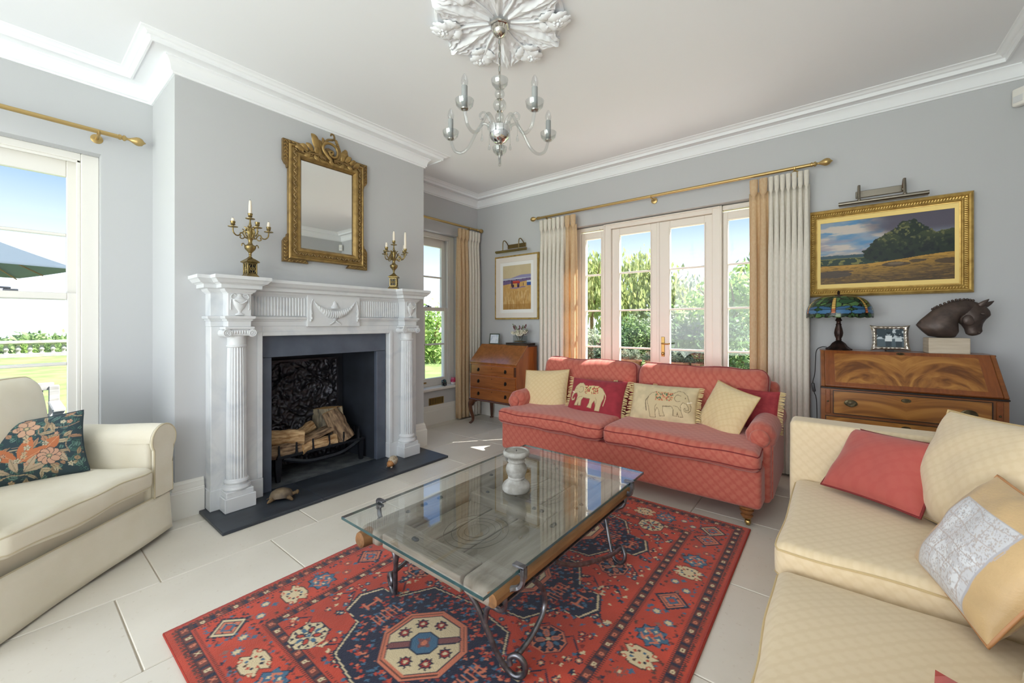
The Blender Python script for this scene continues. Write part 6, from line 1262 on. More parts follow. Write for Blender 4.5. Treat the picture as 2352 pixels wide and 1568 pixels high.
q = MB(); q.box(-hw - 0.004, hw + 0.004, 0.214, 0.400, 0.926, 0.940, 0.003); q.build('top_board', m_mahd, t, smooth=0)
for (z0_, z1_, xw) in ((0.600, 0.712, 0.322), (0.450, 0.592, 0.342), (0.306, 0.442, 0.342)):
    q = MB(); q.box(-xw, xw, -0.008, 0.02, z0_ + 0.003, z1_ - 0.003, 0.003); d_ = q.build('drawer', m_mah, t, smooth=0); zm = (z0_ + z1_) / 2
    for sx_ in (-1, 1):
        k_ = MB(); k0 = k_.mark(); k_.lathe([(0.017, 0), (0.017, 0.003), (0.006, 0.005), (0.005, 0.010), (0, 0.011)], 14); k_.xf(Matrix.Translation((sx_ * 0.205, -0.008, zm)) @ Matrix.Rotation(R(90), 4, 'X') @ Matrix.Diagonal((1, 1.25, 1, 1)), k0)
        k_.tube([(sx_ * 0.205 + 0.012 * math.cos(a), -0.016, zm - 0.006 + 0.015 * math.sin(a)) for a in [i * math.pi / 9 for i in range(18)]], 0.0022, 5, True); k_.build('pull', m_pull, d_)
    k_ = MB(); k_.ell((0, -0.008, z1_ - 0.035), (0.004, 0.002, 0.006), 8, 6); k_.build('keyhole', m_pull, d_)
for sx_ in (-1, 1): q = MB(); q.box(sx_ * 0.337 - 0.011, sx_ * 0.337 + 0.011, -0.006, 0.05, 0.604, 0.712, 0.002); q.build('lid_support', m_mahd, t, smooth=0)
q = MB(); q.box(-hw - 0.010, hw + 0.010, -0.014, 0.400, 0.286, 0.304, 0.005); q.build('base_moulding', m_mahd, t, smooth=0)
for (x, y, sx_, sy_) in ((-0.325, 0.02, -1, -1), (0.325, 0.02, 1, -1), (-0.325, 0.365, -1, 1), (0.325, 0.365, 1, 1)):
    P = spline([(0, 0, 0.288), (sx_ * 0.022, sy_ * 0.022, 0.235), (sx_ * 0.016, sy_ * 0.016, 0.16), (sx_ * -0.002, sy_ * -0.002, 0.07), (sx_ * 0.002, sy_ * 0.002, 0.03), (sx_ * 0.016, sy_ * 0.016, 0.010), (sx_ * 0.020, sy_ * 0.020, 0.0)], 5)
    n = len(P); q = MB(); q.tube(P, [0.030 - 0.016 * min(1, i / n * 1.5) + (0.008 if i > n * 0.85 else 0) for i in range(n)], 8); lg = q.build('leg', m_mahd, t, loc=(x, y, 0))
    q = MB(); q.prism([(0, 0.288), (-sx_ * 0.085, 0.288), (-sx_ * 0.06, 0.268), (-sx_ * 0.03, 0.255), (0, 0.21)], -0.012, 0.012, 1); q.build('knee_bracket', m_mahd, lg, smooth=0)
ZB = 0.9405
# photo, book box, flowers on it
t = thing('photo_frame', 'tiny dark green framed photo on the small bureau', 'picture frame', (-3.295, 3.79, ZB), (R(-14), 0, R(22)))
q = MB(); q.sweep([(0, 0.0), (0, 0.010), (0.006, 0.012), (0.011, 0.007), (0.011, 0)], [(-0.064, 0.0), (0.064, 0.0), (0.064, 0.132), (-0.064, 0.132)], True); q.xf(Matrix.Rotation(R(90), 4, 'X')); q.build('frame', mat('green_frame', '#3f4a3a', 0.45), t, smooth=30)
boxes([(-0.055, 0.055, -0.005, -0.003, 0.010, 0.124)], 'photo', mat('pale_photo', '#dfe5ee', 0.25, col2='#9fb0c4', scale=22, lo=0.5, hi=0.75), t, b=0)
q = MB(); q.prism([(0.0, 0.0), (0.055, 0.0), (0.0, 0.10)], -0.012, 0.012, 0); q.build('strut', m_black, t, smooth=0)
t = thing('book_box', 'dark flat lacquered box under the flower vase', 'box', (-2.882, 3.785, ZB)); boxes([(-0.155, 0.155, -0.085, 0.085, 0, 0.022)], 'box_base', mat('dark_lacquer', '#2b2320', 0.35, col2='#43342b', scale=14), t, b=0.003); boxes([(-0.157, 0.157, -0.087, 0.087, 0.0225, 0.030)], 'lid', MATS['dark_lacquer'], t, b=0.003)
ZV = ZB + 0.0305
t = thing('flower_vase', 'low square glass vase of white roses on the small bureau', 'vase', (-2.885, 3.785, ZV))
q = MB()
for (x0, x1, y0, y1) in ((-0.07, 0.07, -0.05, -0.045), (-0.07, 0.07, 0.045, 0.05), (-0.07, -0.065, -0.045, 0.045), (0.065, 0.07, -0.045, 0.045)): q.box(x0, x1, y0, y1, 0.0, 0.085)
q.box(-0.065, 0.065, -0.045, 0.045, 0, 0.008); q.build('glass_tank', m_cg, t, smooth=0)
boxes([(-0.06, 0.06, -0.04, 0.04, 0.009, 0.022)], 'pebbles', mat('pebbles', '#8a6a3c', 0.8, col2='#5a4a2e', scale=60), t, b=0.003)
m_stem = mat('stem_green', '#4f5f3a', 0.7); m_petal = mat('white_petal', '#f0eddc', 0.7); m_bud = mat('berry_dark', '#6b2f3a', 0.6); m_leafd = mat('spray_leaf', '#6d7a5a', 0.7)
r_ = random.Random(3)
for (x, y, z, s_) in ((-0.075, -0.02, 0.115, 0.040), (-0.025, 0.01, 0.130, 0.038), (0.015, -0.035, 0.100, 0.042), (0.055, 0.0, 0.125, 0.040), (0.03, 0.03, 0.135, 0.034)):
    q = MB()
    for k in range(13):
        a = k * 2.4; rr = s_ * (0.15 + 0.62 * k / 13); tl = 0.3 + 0.9 * k / 13
        k0 = q.mark(); q.grid(lambda u, v: (s_ * 0.62 * (u - 0.5) * math.sin(math.pi * (0.15 + 0.8 * v)) * 1.25, s_ * 0.25 * (4 * (u - 0.5) ** 2) + 0, s_ * 0.95 * v), 5, 5); q.xf(Matrix.Rotation(a, 4, 'Z') @ Matrix.Translation((0, rr * 0.55, -s_ * 0.35)) @ Matrix.Rotation(-tl * 0.75, 4, 'X'), k0)
    q.xf(Matrix.Translation((x, y, z))); rs = q.build('rose', m_petal, t, smooth=80, fix=False); MB().tube(spline([(x * 0.3, y * 0.3, 0.02), (x * 0.6, y * 0.6, 0.07), (x, y, z - s_ * 0.2)], 4), 0.003, 5).build('stem', m_stem, rs)
for k in range(12):
    a = k * 0.55; x, y = 0.105 * math.cos(a), 0.05 * math.sin(a); z = 0.13 + r_.uniform(0, 0.09)
    q = MB(); q.tube(spline([(0, 0, 0.05), (x * 0.6, y * 0.6, 0.10), (x, y, z)], 4), 0.0016, 4)
    for j in range(5): q.ell((x * (0.7 + 0.07 * j) + r_.uniform(-0.008, 0.008), y * (0.7 + 0.07 * j), z - 0.03 + 0.009 * j), (0.007, 0.006, 0.008), 6, 5)
    q.build('berry_sprig' if k % 2 else 'leaf_sprig', m_bud if k % 2 else m_leafd, t, smooth=60)

# ================================================================== ornaments on the window sill
t = thing('elephant_ornament', 'small dark patterned elephant ornament on the window sill', 'ornament', (-3.745, 3.375, 0.432), (0, 0, R(-60)))
m_ele = mat('patterned_glaze', '#2b2a33', 0.3, col2='#7f8f86', scale=45, lo=0.5, hi=0.6)
q = MB(); q.ell((0, 0, 0.052), (0.036, 0.025, 0.030), 14, 10); q.ell((0.036, 0, 0.060), (0.020, 0.018, 0.020), 12, 8); q.tube(spline([(0.05, 0, 0.058), (0.062, 0, 0.045), (0.064, 0, 0.025), (0.070, 0, 0.012)], 4), [0.009] * 5 + [0.007] * 4 + [0.005] * 4, 8); q.build('body', m_ele, t, smooth=80)
for (x, y) in ((0.022, 0.014), (0.022, -0.014), (-0.022, 0.014), (-0.022, -0.014)): MB().lathe([(0.011, 0), (0.011, 0.03), (0.013, 0.045)], 10, c=(x, y, 0)).build('leg', m_ele, t)
for sg in (-1, 1): q = MB(); q.ell((0.030, sg * 0.020, 0.060), (0.012, 0.004, 0.016), 10, 6); q.build('ear', mat('teal_glaze', '#3f8f8a', 0.3), t)
t = thing('cat_ornament', 'pink and white round pottery figure on the window sill', 'ornament', (-3.745, 3.525, 0.432), (0, 0, R(-50)))
m_pink = mat('pink_glaze', '#c02a58', 0.3, col2='#e88aa6', scale=28, lo=0.45, hi=0.7); m_wg = mat('white_glaze', '#eee6e4', 0.3)
q = MB(); q.lathe([(0.022, 0), (0.030, 0.008), (0.032, 0.03), (0.027, 0.05), (0.020, 0.06)], 16); q.build('body', m_wg, t); q = MB(); q.lathe([(0.031, 0.028), (0.034, 0.04), (0.033, 0.062), (0.024, 0.082), (0.0, 0.090)], 16); q.build('head', m_pink, t)
for sg in (-1, 1): MB().lathe([(0.010, 0), (0.0, 0.02)], 8, c=(0, sg * 0.018, 0.078)).build('ear', m_pink, t)

# ================================================================== framed pictures and their lights
def frame_rect(t, w2, h2, prof, name, m, cz=0.0): q = MB(); q.sweep(prof, [(-w2, -h2 + cz), (w2, -h2 + cz), (w2, h2 + cz), (-w2, h2 + cz)], True); return q.build(name, m, t, smooth=30)
def canvas_obj(cv, name, m, parent, x0, y0, z):
    q = MB(); nx, ny = cv.nx, cv.ny; q.v = np.stack([cv.X + x0, cv.Y + y0, np.full(cv.X.shape, z)], -1).reshape(-1, 3).tolist(); ii, jj = np.meshgrid(np.arange(nx - 1), np.arange(ny - 1)); b0 = (jj * nx + ii).ravel(); q.f = np.stack([b0, b0 + 1, b0 + nx + 1, b0 + nx], 1).tolist()
    return q.build(name, m, parent, smooth=0, cols=cv.lin().reshape(-1, 4), fix=False)
m_oil = painted('oil_paint', 0.5, 0.0, 0.08, 120); m_matb = mat('mount_card', '#ecebe8', 0.8); m_leafg = mat('gold_leaf', '#c9a75e', 0.4, 0.5, col2='#a17f42', scale=26, lo=0.4, hi=0.8); m_slip = mat('gilt_slip', '#d9bd72', 0.45, 0.3)
# large landscape
PX, PZ = 0.2755, 1.732
t = thing('landscape_painting', 'wide gold-framed oil painting of dark oaks in a harvest field', 'painting', (PX, YN - 0.004, PZ), (R(90), 0, 0))
frame_rect(t, 0.4385, 0.331, [(0, 0), (0, 0.030), (0.006, 0.044), (0.016, 0.050), (0.024, 0.046), (0.030, 0.036), (0.042, 0.032), (0.050, 0.036), (0.054, 0.034), (0.058, 0.024), (0.064, 0.022), (0.064, 0.010)], 'frame', m_leafg)
q = MB()
for (a, b) in (((-0.402, -0.295), (0.402, -0.295)), ((0.402, -0.295), (0.402, 0.295)), ((0.402, 0.295), (-0.402, 0.295)), ((-0.402, 0.295), (-0.402, -0.295))):
    a, b = Vector(a), Vector(b); k = int((b - a).length / 0.014); d = (b - a).normalized(); n_ = Vector((-d.y, d.x))
    for j in range(k): p = a.lerp(b, (j + 0.5) / k); q.tube([(p.x - n_.x * 0.008 - d.x * 0.004, p.y - n_.y * 0.008 - d.y * 0.004, 0.036), (p.x, p.y, 0.041), (p.x + n_.x * 0.008 + d.x * 0.004, p.y + n_.y * 0.008 + d.y * 0.004, 0.036)], [0.002, 0.0045, 0.002], 5)
q.build('leaf_carving', m_leafg, t, smooth=60)['kind'] = 'stuff'
frame_rect(t, 0.388, 0.268, [(0, 0.012), (0.002, 0.020), (0.033, 0.014), (0.033, 0.006)], 'slip', m_slip)
W_, H_ = 0.716, 0.476; pc = Canvas(W_, H_, 0.0022, '#6f86a0'); X, Y = pc.X / W_, pc.Y / H_; A = pc.a
def mixm(mask, col): global A; c_ = np.array(pc.c(col)); A[:] = A * (1 - mask[..., None]) + c_ * mask[..., None]
ss = lambda a, b, v: np.clip((v - a) / (b - a), 0, 1) ** 2 * (3 - 2 * np.clip((v - a) / (b - a), 0, 1))
mixm(np.ones_like(X), '#8fa0b4'); mixm(ss(0.45, 0.75, fbm(X * 1.6, Y * 3, 3.2, 4, 1)) * (1 - ss(0.55, 0.8, X)), '#5f8fb8'); mixm(ss(0.42, 0.62, fbm(X * 1.4 + 3, Y * 3.4, 4, 5, 7)) * (1 - 0.5 * ss(0.6, 0.9, X)), '#c9bfb6'); mixm(ss(0.5, 0.7, fbm(X, Y * 5, 5, 4, 12)) * (1 - ss(0.62, 0.8, Y)) * 0.7, '#9a93a0')
mixm(ss(0.55, 0.85, X + 0.25 * Y - 0.08 + 0.2 * fbm(X, Y, 6, 3, 3)) * ss(0.6, 0.8, Y), '#5a5664'); mixm((1 - ss(0.46, 0.52, Y)) * 0.6, '#b9a99c')
nn = fbm(X * 1.5, Y, 14, 4, 5)
mixm(((Y < 0.445 + 0.03 * nn)).astype(float), '#3f5560'); mixm(((Y < 0.40 + 0.02 * nn)).astype(float), '#7a7a4a'); mixm(((Y < 0.385 + 0.03 * nn) & (X < 0.45) & (fbm(X, Y, 22, 3, 8) > 0.4)).astype(float), '#2e4038')
tree = np.zeros_like(X)
for (cx, cy, rx, ry) in ((0.70, 0.66, 0.14, 0.25), (0.76, 0.60, 0.13, 0.20), (0.62, 0.60, 0.13, 0.20), (0.52, 0.52, 0.14, 0.19), (0.46, 0.46, 0.12, 0.13), (0.62, 0.42, 0.22, 0.14), (0.90, 0.52, 0.16, 0.17), (0.99, 0.58, 0.12, 0.16), (0.80, 0.45, 0.22, 0.12)):
    tree = np.maximum(tree, (((X - cx) / rx) ** 2 + ((Y - cy) / ry) ** 2 < 0.55 + 0.9 * (fbm(X * 1.5, Y, 22, 4, 9) - 0.1)).astype(float))
mixm(tree, '#27332c'); mixm(tree * ss(0.45, 0.62, fbm(X * 1.5, Y, 12, 4, 13)) * ss(0.42, 0.8, Y) * 0.8, '#4a5236'); mixm(tree * ss(0.55, 0.7, fbm(X * 1.5, Y, 34, 4, 23)) * ss(0.4, 0.75, Y), '#6f7048'); mixm(tree * ss(0.5, 0.7, fbm(X * 1.5, Y, 18, 3, 15)) * (1 - ss(0.4, 0.7, Y)), '#1d2529')
hor = 0.30 + 0.09 * ss(0.35, 1.0, X) + 0.008 * (nn - 0.5)
fm = (Y < hor).astype(float); mixm(fm, '#b98f42'); d_ = (hor - Y)
mixm(fm * ss(0.02, 0.10, d_) * 0.8, '#8f6f38'); mixm(fm * ss(0.10, 0.22, d_), '#6d5636'); mixm(fm * ss(0.18, 0.34, d_), '#54432f'); mixm(fm * ss(0.5, 0.7, fbm(X * 3 + Y * 2, Y * 9, 10, 4, 17)) * 0.5, '#3f3428'); mixm(fm * ss(0.55, 0.7, fbm(X * 2, Y * 12, 9, 3, 19)) * 0.6, '#a37d3c')
for (cx, cy, rx, ry, c_) in ((0.60, 0.265, 0.10, 0.035, '#4c4138'), (0.60, 0.275, 0.06, 0.02, '#7a6a56'), (0.75, 0.30, 0.06, 0.02, '#4a3f33'), (0.10, 0.16, 0.16, 0.06, '#4a4240'), (0.97, 0.27, 0.10, 0.04, '#4d3e30'), (0.22, 0.20, 0.06, 0.015, '#4d4038')): mixm(((((X - cx) / rx) ** 2 + ((Y - cy) / ry) ** 2) < 0.7 + 0.6 * nn).astype(float) * 0.85, c_)
canvas_obj(pc, 'canvas', m_oil, t, -W_ / 2, -H_ / 2, 0.010)
# beach picture
t = thing('beach_picture', 'pale gold-edged picture of a sandy beach with red cart', 'picture', (-3.062, YN - 0.004, 1.644), (R(90), 0, 0))
frame_rect(t, 0.340, 0.397, [(0, 0), (0, 0.026), (0.004, 0.031), (0.016, 0.031), (0.020, 0.026)], 'frame', m_leafg); frame_rect(t, 0.320, 0.377, [(0, 0.030), (0.060, 0.018), (0.062, 0.012)], 'outer_mount', mat('mount_cream', '#e3dcd4', 0.8)); frame_rect(t, 0.262, 0.318, [(0, 0.013), (0.044, 0.012), (0.046, 0.009)], 'inner_mount', m_matb)
bp_ = Canvas(0.436, 0.566, 0.0040, '#c9ba98'); X, Y = bp_.X / 0.436, bp_.Y / 0.566; A = bp_.a; pc = bp_
n1 = fbm(X, Y, 7, 4, 2); n2 = fbm(X * 4, Y, 8, 3, 5)
mixm(ss(0.3, 0.7, n1) * 0.4, '#bfae88'); hill = 0.70 + 0.07 * ss(0.2, 0.75, X); mixm((Y < hill).astype(float), '#8d8ab0'); mixm((Y < 0.695 + 0.01 * X).astype(float), '#b9bccb'); mixm((Y < 0.655 + 0.03 * X + 0.01 * n1).astype(float), '#6f5f86'); mixm((Y < 0.56 + 0.08 * X).astype(float), '#c39a5c'); mixm((Y < 0.56 + 0.08 * X).astype(float) * ss(0.45, 0.65, n1) * 0.6, '#d2b078'); mixm((Y < 0.42).astype(float) * ss(0.4, 0.6, n2) * 0.7, '#a87c40'); mixm((Y < 0.42).astype(float) * ss(0.55, 0.75, fbm(X * 5, Y, 7, 3, 8)) * 0.7, '#d9bf92'); mixm((Y < 0.14).astype(float) * 0.5, '#9a7038')
pw = 0.436; ph = 0.566
for (x0, x1, y0, y1, c_) in ((0.30, 0.62, 0.585, 0.625, '#a4342c'), (0.36, 0.58, 0.61, 0.64, '#c24a3a'), (0.30, 0.36, 0.52, 0.66, '#4a3248'), (0.52, 0.60, 0.50, 0.58, '#58406a'), (0.33, 0.40, 0.49, 0.56, '#5c3a3a'), (0.86, 1.0, 0.53, 0.60, '#34549a'), (0.86, 1.0, 0.60, 0.63, '#c9d2e0'), (0.73, 0.745, 0.53, 0.59, '#3a2c40')): bp_.rect(x0 * pw, x1 * pw, y0 * ph, y1 * ph, c_)
bp_.ell(0.46 * pw, 0.485 * ph, 0.20 * pw, 0.012 * ph, '#8a78a0'); bp_.ell(0.72 * pw, 0.50 * ph, 0.10 * pw, 0.012 * ph, '#7d6a92'); bp_.ell(0.38 * pw, 0.53 * ph, 0.03 * pw, 0.03 * ph, '#3c2a3a'); bp_.ell(0.56 * pw, 0.52 * ph, 0.03 * pw, 0.03 * ph, '#3c2a3a')
for k in range(60): x = random.random(); bp_.rect(x * pw, (x + 0.014) * pw, (0.635 + 0.03 * x) * ph, (0.65 + 0.03 * x + random.random() * 0.012) * ph, random.choice(('#574a6c', '#4a3a50', '#7a6a8c')))
canvas_obj(bp_, 'print', m_oil, t, -0.218, -0.283, 0.011)
m_nick = mat('antique_nickel', '#8a8478', 0.32, 0.95); m_abr = mat('antique_brass', '#8f7c55', 0.34, 0.95)
def picture_light(label, xc, zbar, L, zpl, pl2, m, curved):
    t = thing('picture_light', label, 'picture light', (xc, YN, 0))
    q = MB(); q.box(-pl2, pl2, -0.018, -0.001, zpl - 0.025, zpl + 0.025, 0.003); q.build('backplate', m, t, smooth=0)
    q = MB(); q.tube([(-L / 2, -0.13, zbar), (L / 2, -0.13, zbar)], 0.0135 if not curved else 0.012, 14); q.tube([(-L / 2 + 0.004, -0.123, zbar - 0.014), (L / 2 - 0.004, -0.123, zbar - 0.014)], 0.006, 8); q.build('lamp_bar', m, t)
    for sx_ in (-1, 1):
        q = MB(); x = sx_ * pl2 * 0.88
        P = [(x, -0.018, zpl), (x, -0.045, zpl + 0.035), (x, -0.09, zpl + 0.062), (x, -0.125, zpl + 0.040), (x, -0.13, zbar)] if curved else [(x, -0.02, zpl - 0.012), (x, -0.075, zpl + 0.045), (x, -0.10, zpl + 0.045), (x, -0.13, zbar + 0.004)]
        if curved: q.tube(spline(P, 6), 0.006, 8)
        else: q.tube(P, 0.009, 6); q.ell((x, -0.03, zpl - 0.012), (0.010, 0.012, 0.014)); q.ell((x, -0.13, zbar + 0.01), (0.012, 0.012, 0.016))
        q.build('arm', m, t)
    return t
picture_light('brushed nickel picture light above the landscape painting', 0.262, 2.072, 0.47, 2.150, 0.135, m_nick, False)
picture_light('small antique brass picture light above the beach picture', -3.065, 2.083, 0.48, 2.155, 0.14, m_abr, True)

# ================================================================== large bureau
m_flame = flame('flame_mahogany', '#6a3c18', '#a0682e', '#c08a44'); m_cross = wood('crossbanding', '#6a3417', '#8e4f24', 1, 5, 0.32, 9, 0.3); m_bur = wood('bureau_mahogany', '#6b3a1c', '#8f5629', 0, 3, 0.32, 7, 0.3); m_line = mat('ebony_line', '#23150e', 0.4); m_orm = mat('old_ormolu', '#75694e', 0.4, 0.9, col2='#4d4536', scale=40)
t = thing('slope_front_bureau', 'large flame mahogany slope-front bureau with oval brass handles', 'bureau', (0.348, 3.455, 0), (0, 0, R(2.0)))
hw = 0.415; ZT = 1.008
q = MB(); q.prism([(0.005, 0.10), (0.445, 0.10), (0.445, ZT - 0.008), (0.225, ZT - 0.008), (0.005, 0.775)], -hw, hw, 0); q.build('carcass', m_bur, t, smooth=0)
q = MB(); q.box(-hw - 0.004, hw + 0.004, 0.215, 0.45, ZT - 0.010, ZT, 0.003); q.build('top_board', m_bur, t, smooth=0)
Ls = math.hypot(0.222, 0.225); ang = math.atan2(0.225, 0.222)
fa = bpy.data.objects.new('fall_front', None); COL.objects.link(fa); fa.parent = t; fa.location = (0, 0.0, 0.775); fa.rotation_euler = (ang, 0, 0)
q = MB(); q.box(-hw + 0.022, hw - 0.022, 0.002, Ls, -0.002, 0.014, 0.003); q.build('lid_board', m_cross, fa, smooth=0)
q = MB(); q.box(-hw + 0.075, hw - 0.075, 0.034, Ls - 0.030, 0.013, 0.0152, 0.0008); q.build('flame_veneer', m_flame, fa, smooth=0)
for sx_ in (-1, 1): q = MB(); q.box(sx_ * (hw - 0.011) - 0.010, sx_ * (hw - 0.011) + 0.010, 0, Ls, -0.004, 0.012, 0.002); q.build('side_cleat', m_bur, fa, smooth=0)
q = MB(); k0 = q.mark(); q.lathe([(0.017, 0), (0.015, 0.0025), (0.0, 0.003)], 18); q.xf(Matrix.Translation((0, Ls - 0.016, 0.0145)) @ Matrix.Diagonal((1.2, 0.62, 1, 1)), k0); q.build('escutcheon', m_orm, fa); q = MB(); q.ell((0, Ls - 0.016, 0.0175), (0.003, 0.005, 0.001), 8, 6); q.build('keyhole', m_line, fa)
q = MB(); q.box(-hw - 0.003, hw + 0.003, -0.006, 0.03, 0.764, 0.775, 0.003); q.build('lid_moulding', m_line, t, smooth=0)
zt = 0.757
for k in range(4):
    z1_ = zt; z0_ = zt - (0.158 if k == 0 else 0.150 + 0.012 * k); zt = z0_ - 0.012; xw = hw - 0.062 if k == 0 else hw - 0.022
    q = MB(); q.box(-xw, xw, -0.004, 0.02, z0_ + 0.002, z1_ - 0.002, 0.003); d_ = q.build('drawer', m_flame, t, smooth=0); zm = (z0_ + z1_) / 2
    q = MB(); q.sweep([(0, 0), (0, 0.006), (0.004, 0.006), (0.004, 0)], [(-xw, z0_ + 0.002), (xw, z0_ + 0.002), (xw, z1_ - 0.002), (-xw, z1_ - 0.002)], True); q.xf(Matrix.Translation((0, -0.003, 0)) @ Matrix.Rotation(R(90), 4, 'X')); q.build('cock_bead', m_line, d_, smooth=0)
    for sx_ in (-1, 1):
        hx_ = sx_ * 0.262; q = MB(); k0 = q.mark(); q.lathe([(0.034, 0), (0.033, 0.003), (0.028, 0.005), (0.020, 0.004), (0.0, 0.006)], 24); q.xf(Matrix.Translation((hx_, -0.004, zm)) @ Matrix.Rotation(R(90), 4, 'X') @ Matrix.Diagonal((1, 0.66, 1, 1)), k0); hd = q.build('handle', m_orm, d_)
        q = MB(); q.tube(spline([(hx_ - 0.030, -0.010, zm + 0.004), (hx_ - 0.028, -0.016, zm - 0.008), (hx_, -0.018, zm - 0.020), (hx_ + 0.028, -0.016, zm - 0.008), (hx_ + 0.030, -0.010, zm + 0.004)], 5), 0.0028, 6); q.build('bail', m_orm, hd)
    q = MB(); k0 = q.mark(); q.lathe([(0.020, 0), (0.018, 0.0025), (0.0, 0.003)], 18); q.xf(Matrix.Translation((0, -0.004, z1_ - 0.034)) @ Matrix.Rotation(R(90), 4, 'X') @ Matrix.Diagonal((1.15, 0.62, 1, 1)), k0); q.build('escutcheon', m_orm, d_)
for sx_ in (-1, 1):
    q = MB(); q.box(sx_ * (hw - 0.036) - 0.013, sx_ * (hw - 0.036) + 0.013, -0.005, 0.05, 0.600, 0.757, 0.002); lp = q.build('lid_support', m_cross, t, smooth=0)
    q = MB(); q.ell((sx_ * (hw - 0.036), -0.010, 0.680), (0.006, 0.007, 0.006), 10, 6); q.build('knob', m_orm, lp)
q = MB(); q.box(-hw - 0.012, hw + 0.012, -0.012, 0.45, 0.085, 0.108, 0.005); q.build('base_moulding', m_bur, t, smooth=0)
for sx_ in (-1, 1):
    for y in (0.0, 0.37): q = MB(); q.prism([(0, 0.088), (-sx_ * 0.12, 0.088), (-sx_ * 0.07, 0.03), (-sx_ * 0.045, 0.0), (0, 0.0)], 0, 0.06, 1); q.build('bracket_foot', m_bur, t, smooth=0, loc=(sx_ * (hw + 0.006), y - 0.006, 0))

# ------------------------------------------------------------------ stained-glass lamp
LX, LY = 0.028, 3.795
t = thing('stained_glass_lamp', 'table lamp with green and blue leaded glass dragonfly shade', 'lamp', (LX, LY, ZT))
m_brz = mat('dark_bronze', '#2d2320', 0.42, 0.7, col2='#4a3630', scale=24)
MB().lathe([(0.0, 0), (0.078, 0.0), (0.080, 0.006), (0.066, 0.014), (0.052, 0.026), (0.040, 0.046), (0.026, 0.058), (0.016, 0.066), (0.018, 0.072), (0.016, 0.080), (0.024, 0.100), (0.027, 0.122), (0.023, 0.148), (0.016, 0.176), (0.018, 0.184), (0.013, 0.190), (0.013, 0.205), (0.022, 0.212), (0.016, 0.222), (0.012, 0.235)], 48, fl=12, amp=0.07).build('lamp_base', m_brz, t, smooth=60)
sg_ = Canvas(1.0, 0.24, 0.0042, '#1d221c'); r_ = np.random.default_rng(5); seeds = np.column_stack([r_.uniform(0, 1.0, 170), r_.uniform(0.0, 0.24, 170)])
D = np.min(np.stack([np.minimum(np.abs(sg_.X - s_[0]), 1.0 - np.abs(sg_.X - s_[0])) ** 2 + (sg_.Y - s_[1]) ** 2 for s_ in seeds]), 0); all_ = np.stack([np.minimum(np.abs(sg_.X - s_[0]), 1.0 - np.abs(sg_.X - s_[0])) ** 2 + (sg_.Y - s_[1]) ** 2 for s_ in seeds]); srt = np.sort(np.sqrt(all_), 0); idx = np.argmin(all_, 0)
greens = [sg_.c(c_) for c_ in ('#2a4a2e', '#385a34', '#22382a', '#4c6f40', '#2e4633', '#3f5634', '#5a7446')]
for k in range(len(seeds)): sg_.a[idx == k] = greens[k % 7]
sg_.a[(srt[1] - srt[0]) < 0.0045] = sg_.c('#14140f')
for k in range(6):
    x = (k + 0.35) / 6
    for sx_ in (-1, 1):
        for (dx, dy, rx, ry, a) in ((0.040, 0.062, 0.040, 0.011, 0.25), (0.042, 0.034, 0.042, 0.014, -0.1)): sg_.ell(x + sx_ * dx, dy, rx + 0.004, ry + 0.004, '#14140f', sx_ * a); sg_.ell(x + sx_ * dx, dy, rx, ry, '#436f96' if dy < 0.05 else '#355c80', sx_ * a)
    sg_.rect(x - 0.011, x + 0.011, 0.012, 0.175, '#14140f')
    for j in range(9): sg_.rect(x - 0.0075, x + 0.0075, 0.022 + j * 0.017, 0.034 + j * 0.017, '#d9b060' if j > 1 else '#c06a3a')
sg_.rect(0, 1, 0.218, 0.24, '#466f96'); lin_ = sg_.lin()
q = MB(); nx, ny = sg_.nx, sg_.ny; vs = []
for j in range(ny):
    v = j / (ny - 1); r0 = 0.192 * math.cos(v * 1.36) ** 0.85 + 0.018 * v; z = 0.240 + 0.148 * math.sin(v * 1.50) ** 0.95
    for i in range(nx):
        a = 2 * math.pi * i / (nx - 1); zz = z - (0.010 * abs(math.sin(a * 9)) if j == 0 else 0.010 * abs(math.sin(a * 9)) * max(0, 1 - j / 5)); vs.append((r0 * math.cos(a), r0 * math.sin(a), zz))
q.v = vs; q.f = [(j * nx + i, j * nx + i + 1, (j + 1) * nx + i + 1, (j + 1) * nx + i) for j in range(ny - 1) for i in range(nx - 1)]
m_sg = painted('leaded_glass', 0.18); sh = q.build('shade', m_sg, t, smooth=80, cols=lin_.reshape(-1, 4), fix=False); sh.modifiers.new('thickness', 'SOLIDIFY').thickness = 0.003
MB().lathe([(0.028, 0.388), (0.024, 0.396), (0.007, 0.398), (0.006, 0.404), (0.010, 0.409), (0.006, 0.416), (0.008, 0.421), (0.0, 0.432)], 18).build('finial', m_brz, t)
MB().lathe([(0.034, 0.236), (0.036, 0.242), (0.012, 0.246)], 18).build('shade_ring', m_brz, t); MB().tube([(0, 0, 0.23), (0, 0, 0.40)], 0.006, 8).build('stem', m_brz, t)
q = MB(); q.tube(spline([(-0.06, 0.0, 0.012), (-0.095, -0.005, 0.016), (-0.128, -0.02, -0.01), (-0.135, -0.03, -0.10), (-0.138, -0.035, -0.18), (-0.150, -0.04, -0.25), (-0.142, -0.03, -0.32), (-0.128, -0.01, -0.40), (-0.125, 0.0, -0.70)], 8), 0.0028, 6); cd = q.build('cord', m_black, t)
q = MB(); q.soft(0.010, 0.007, 0.032, 0.005, 3, 2); o = q.build('cord_switch', m_black, cd, loc=(-0.146, -0.036, -0.285)); o.rotation_euler = (0, R(-8), 0)
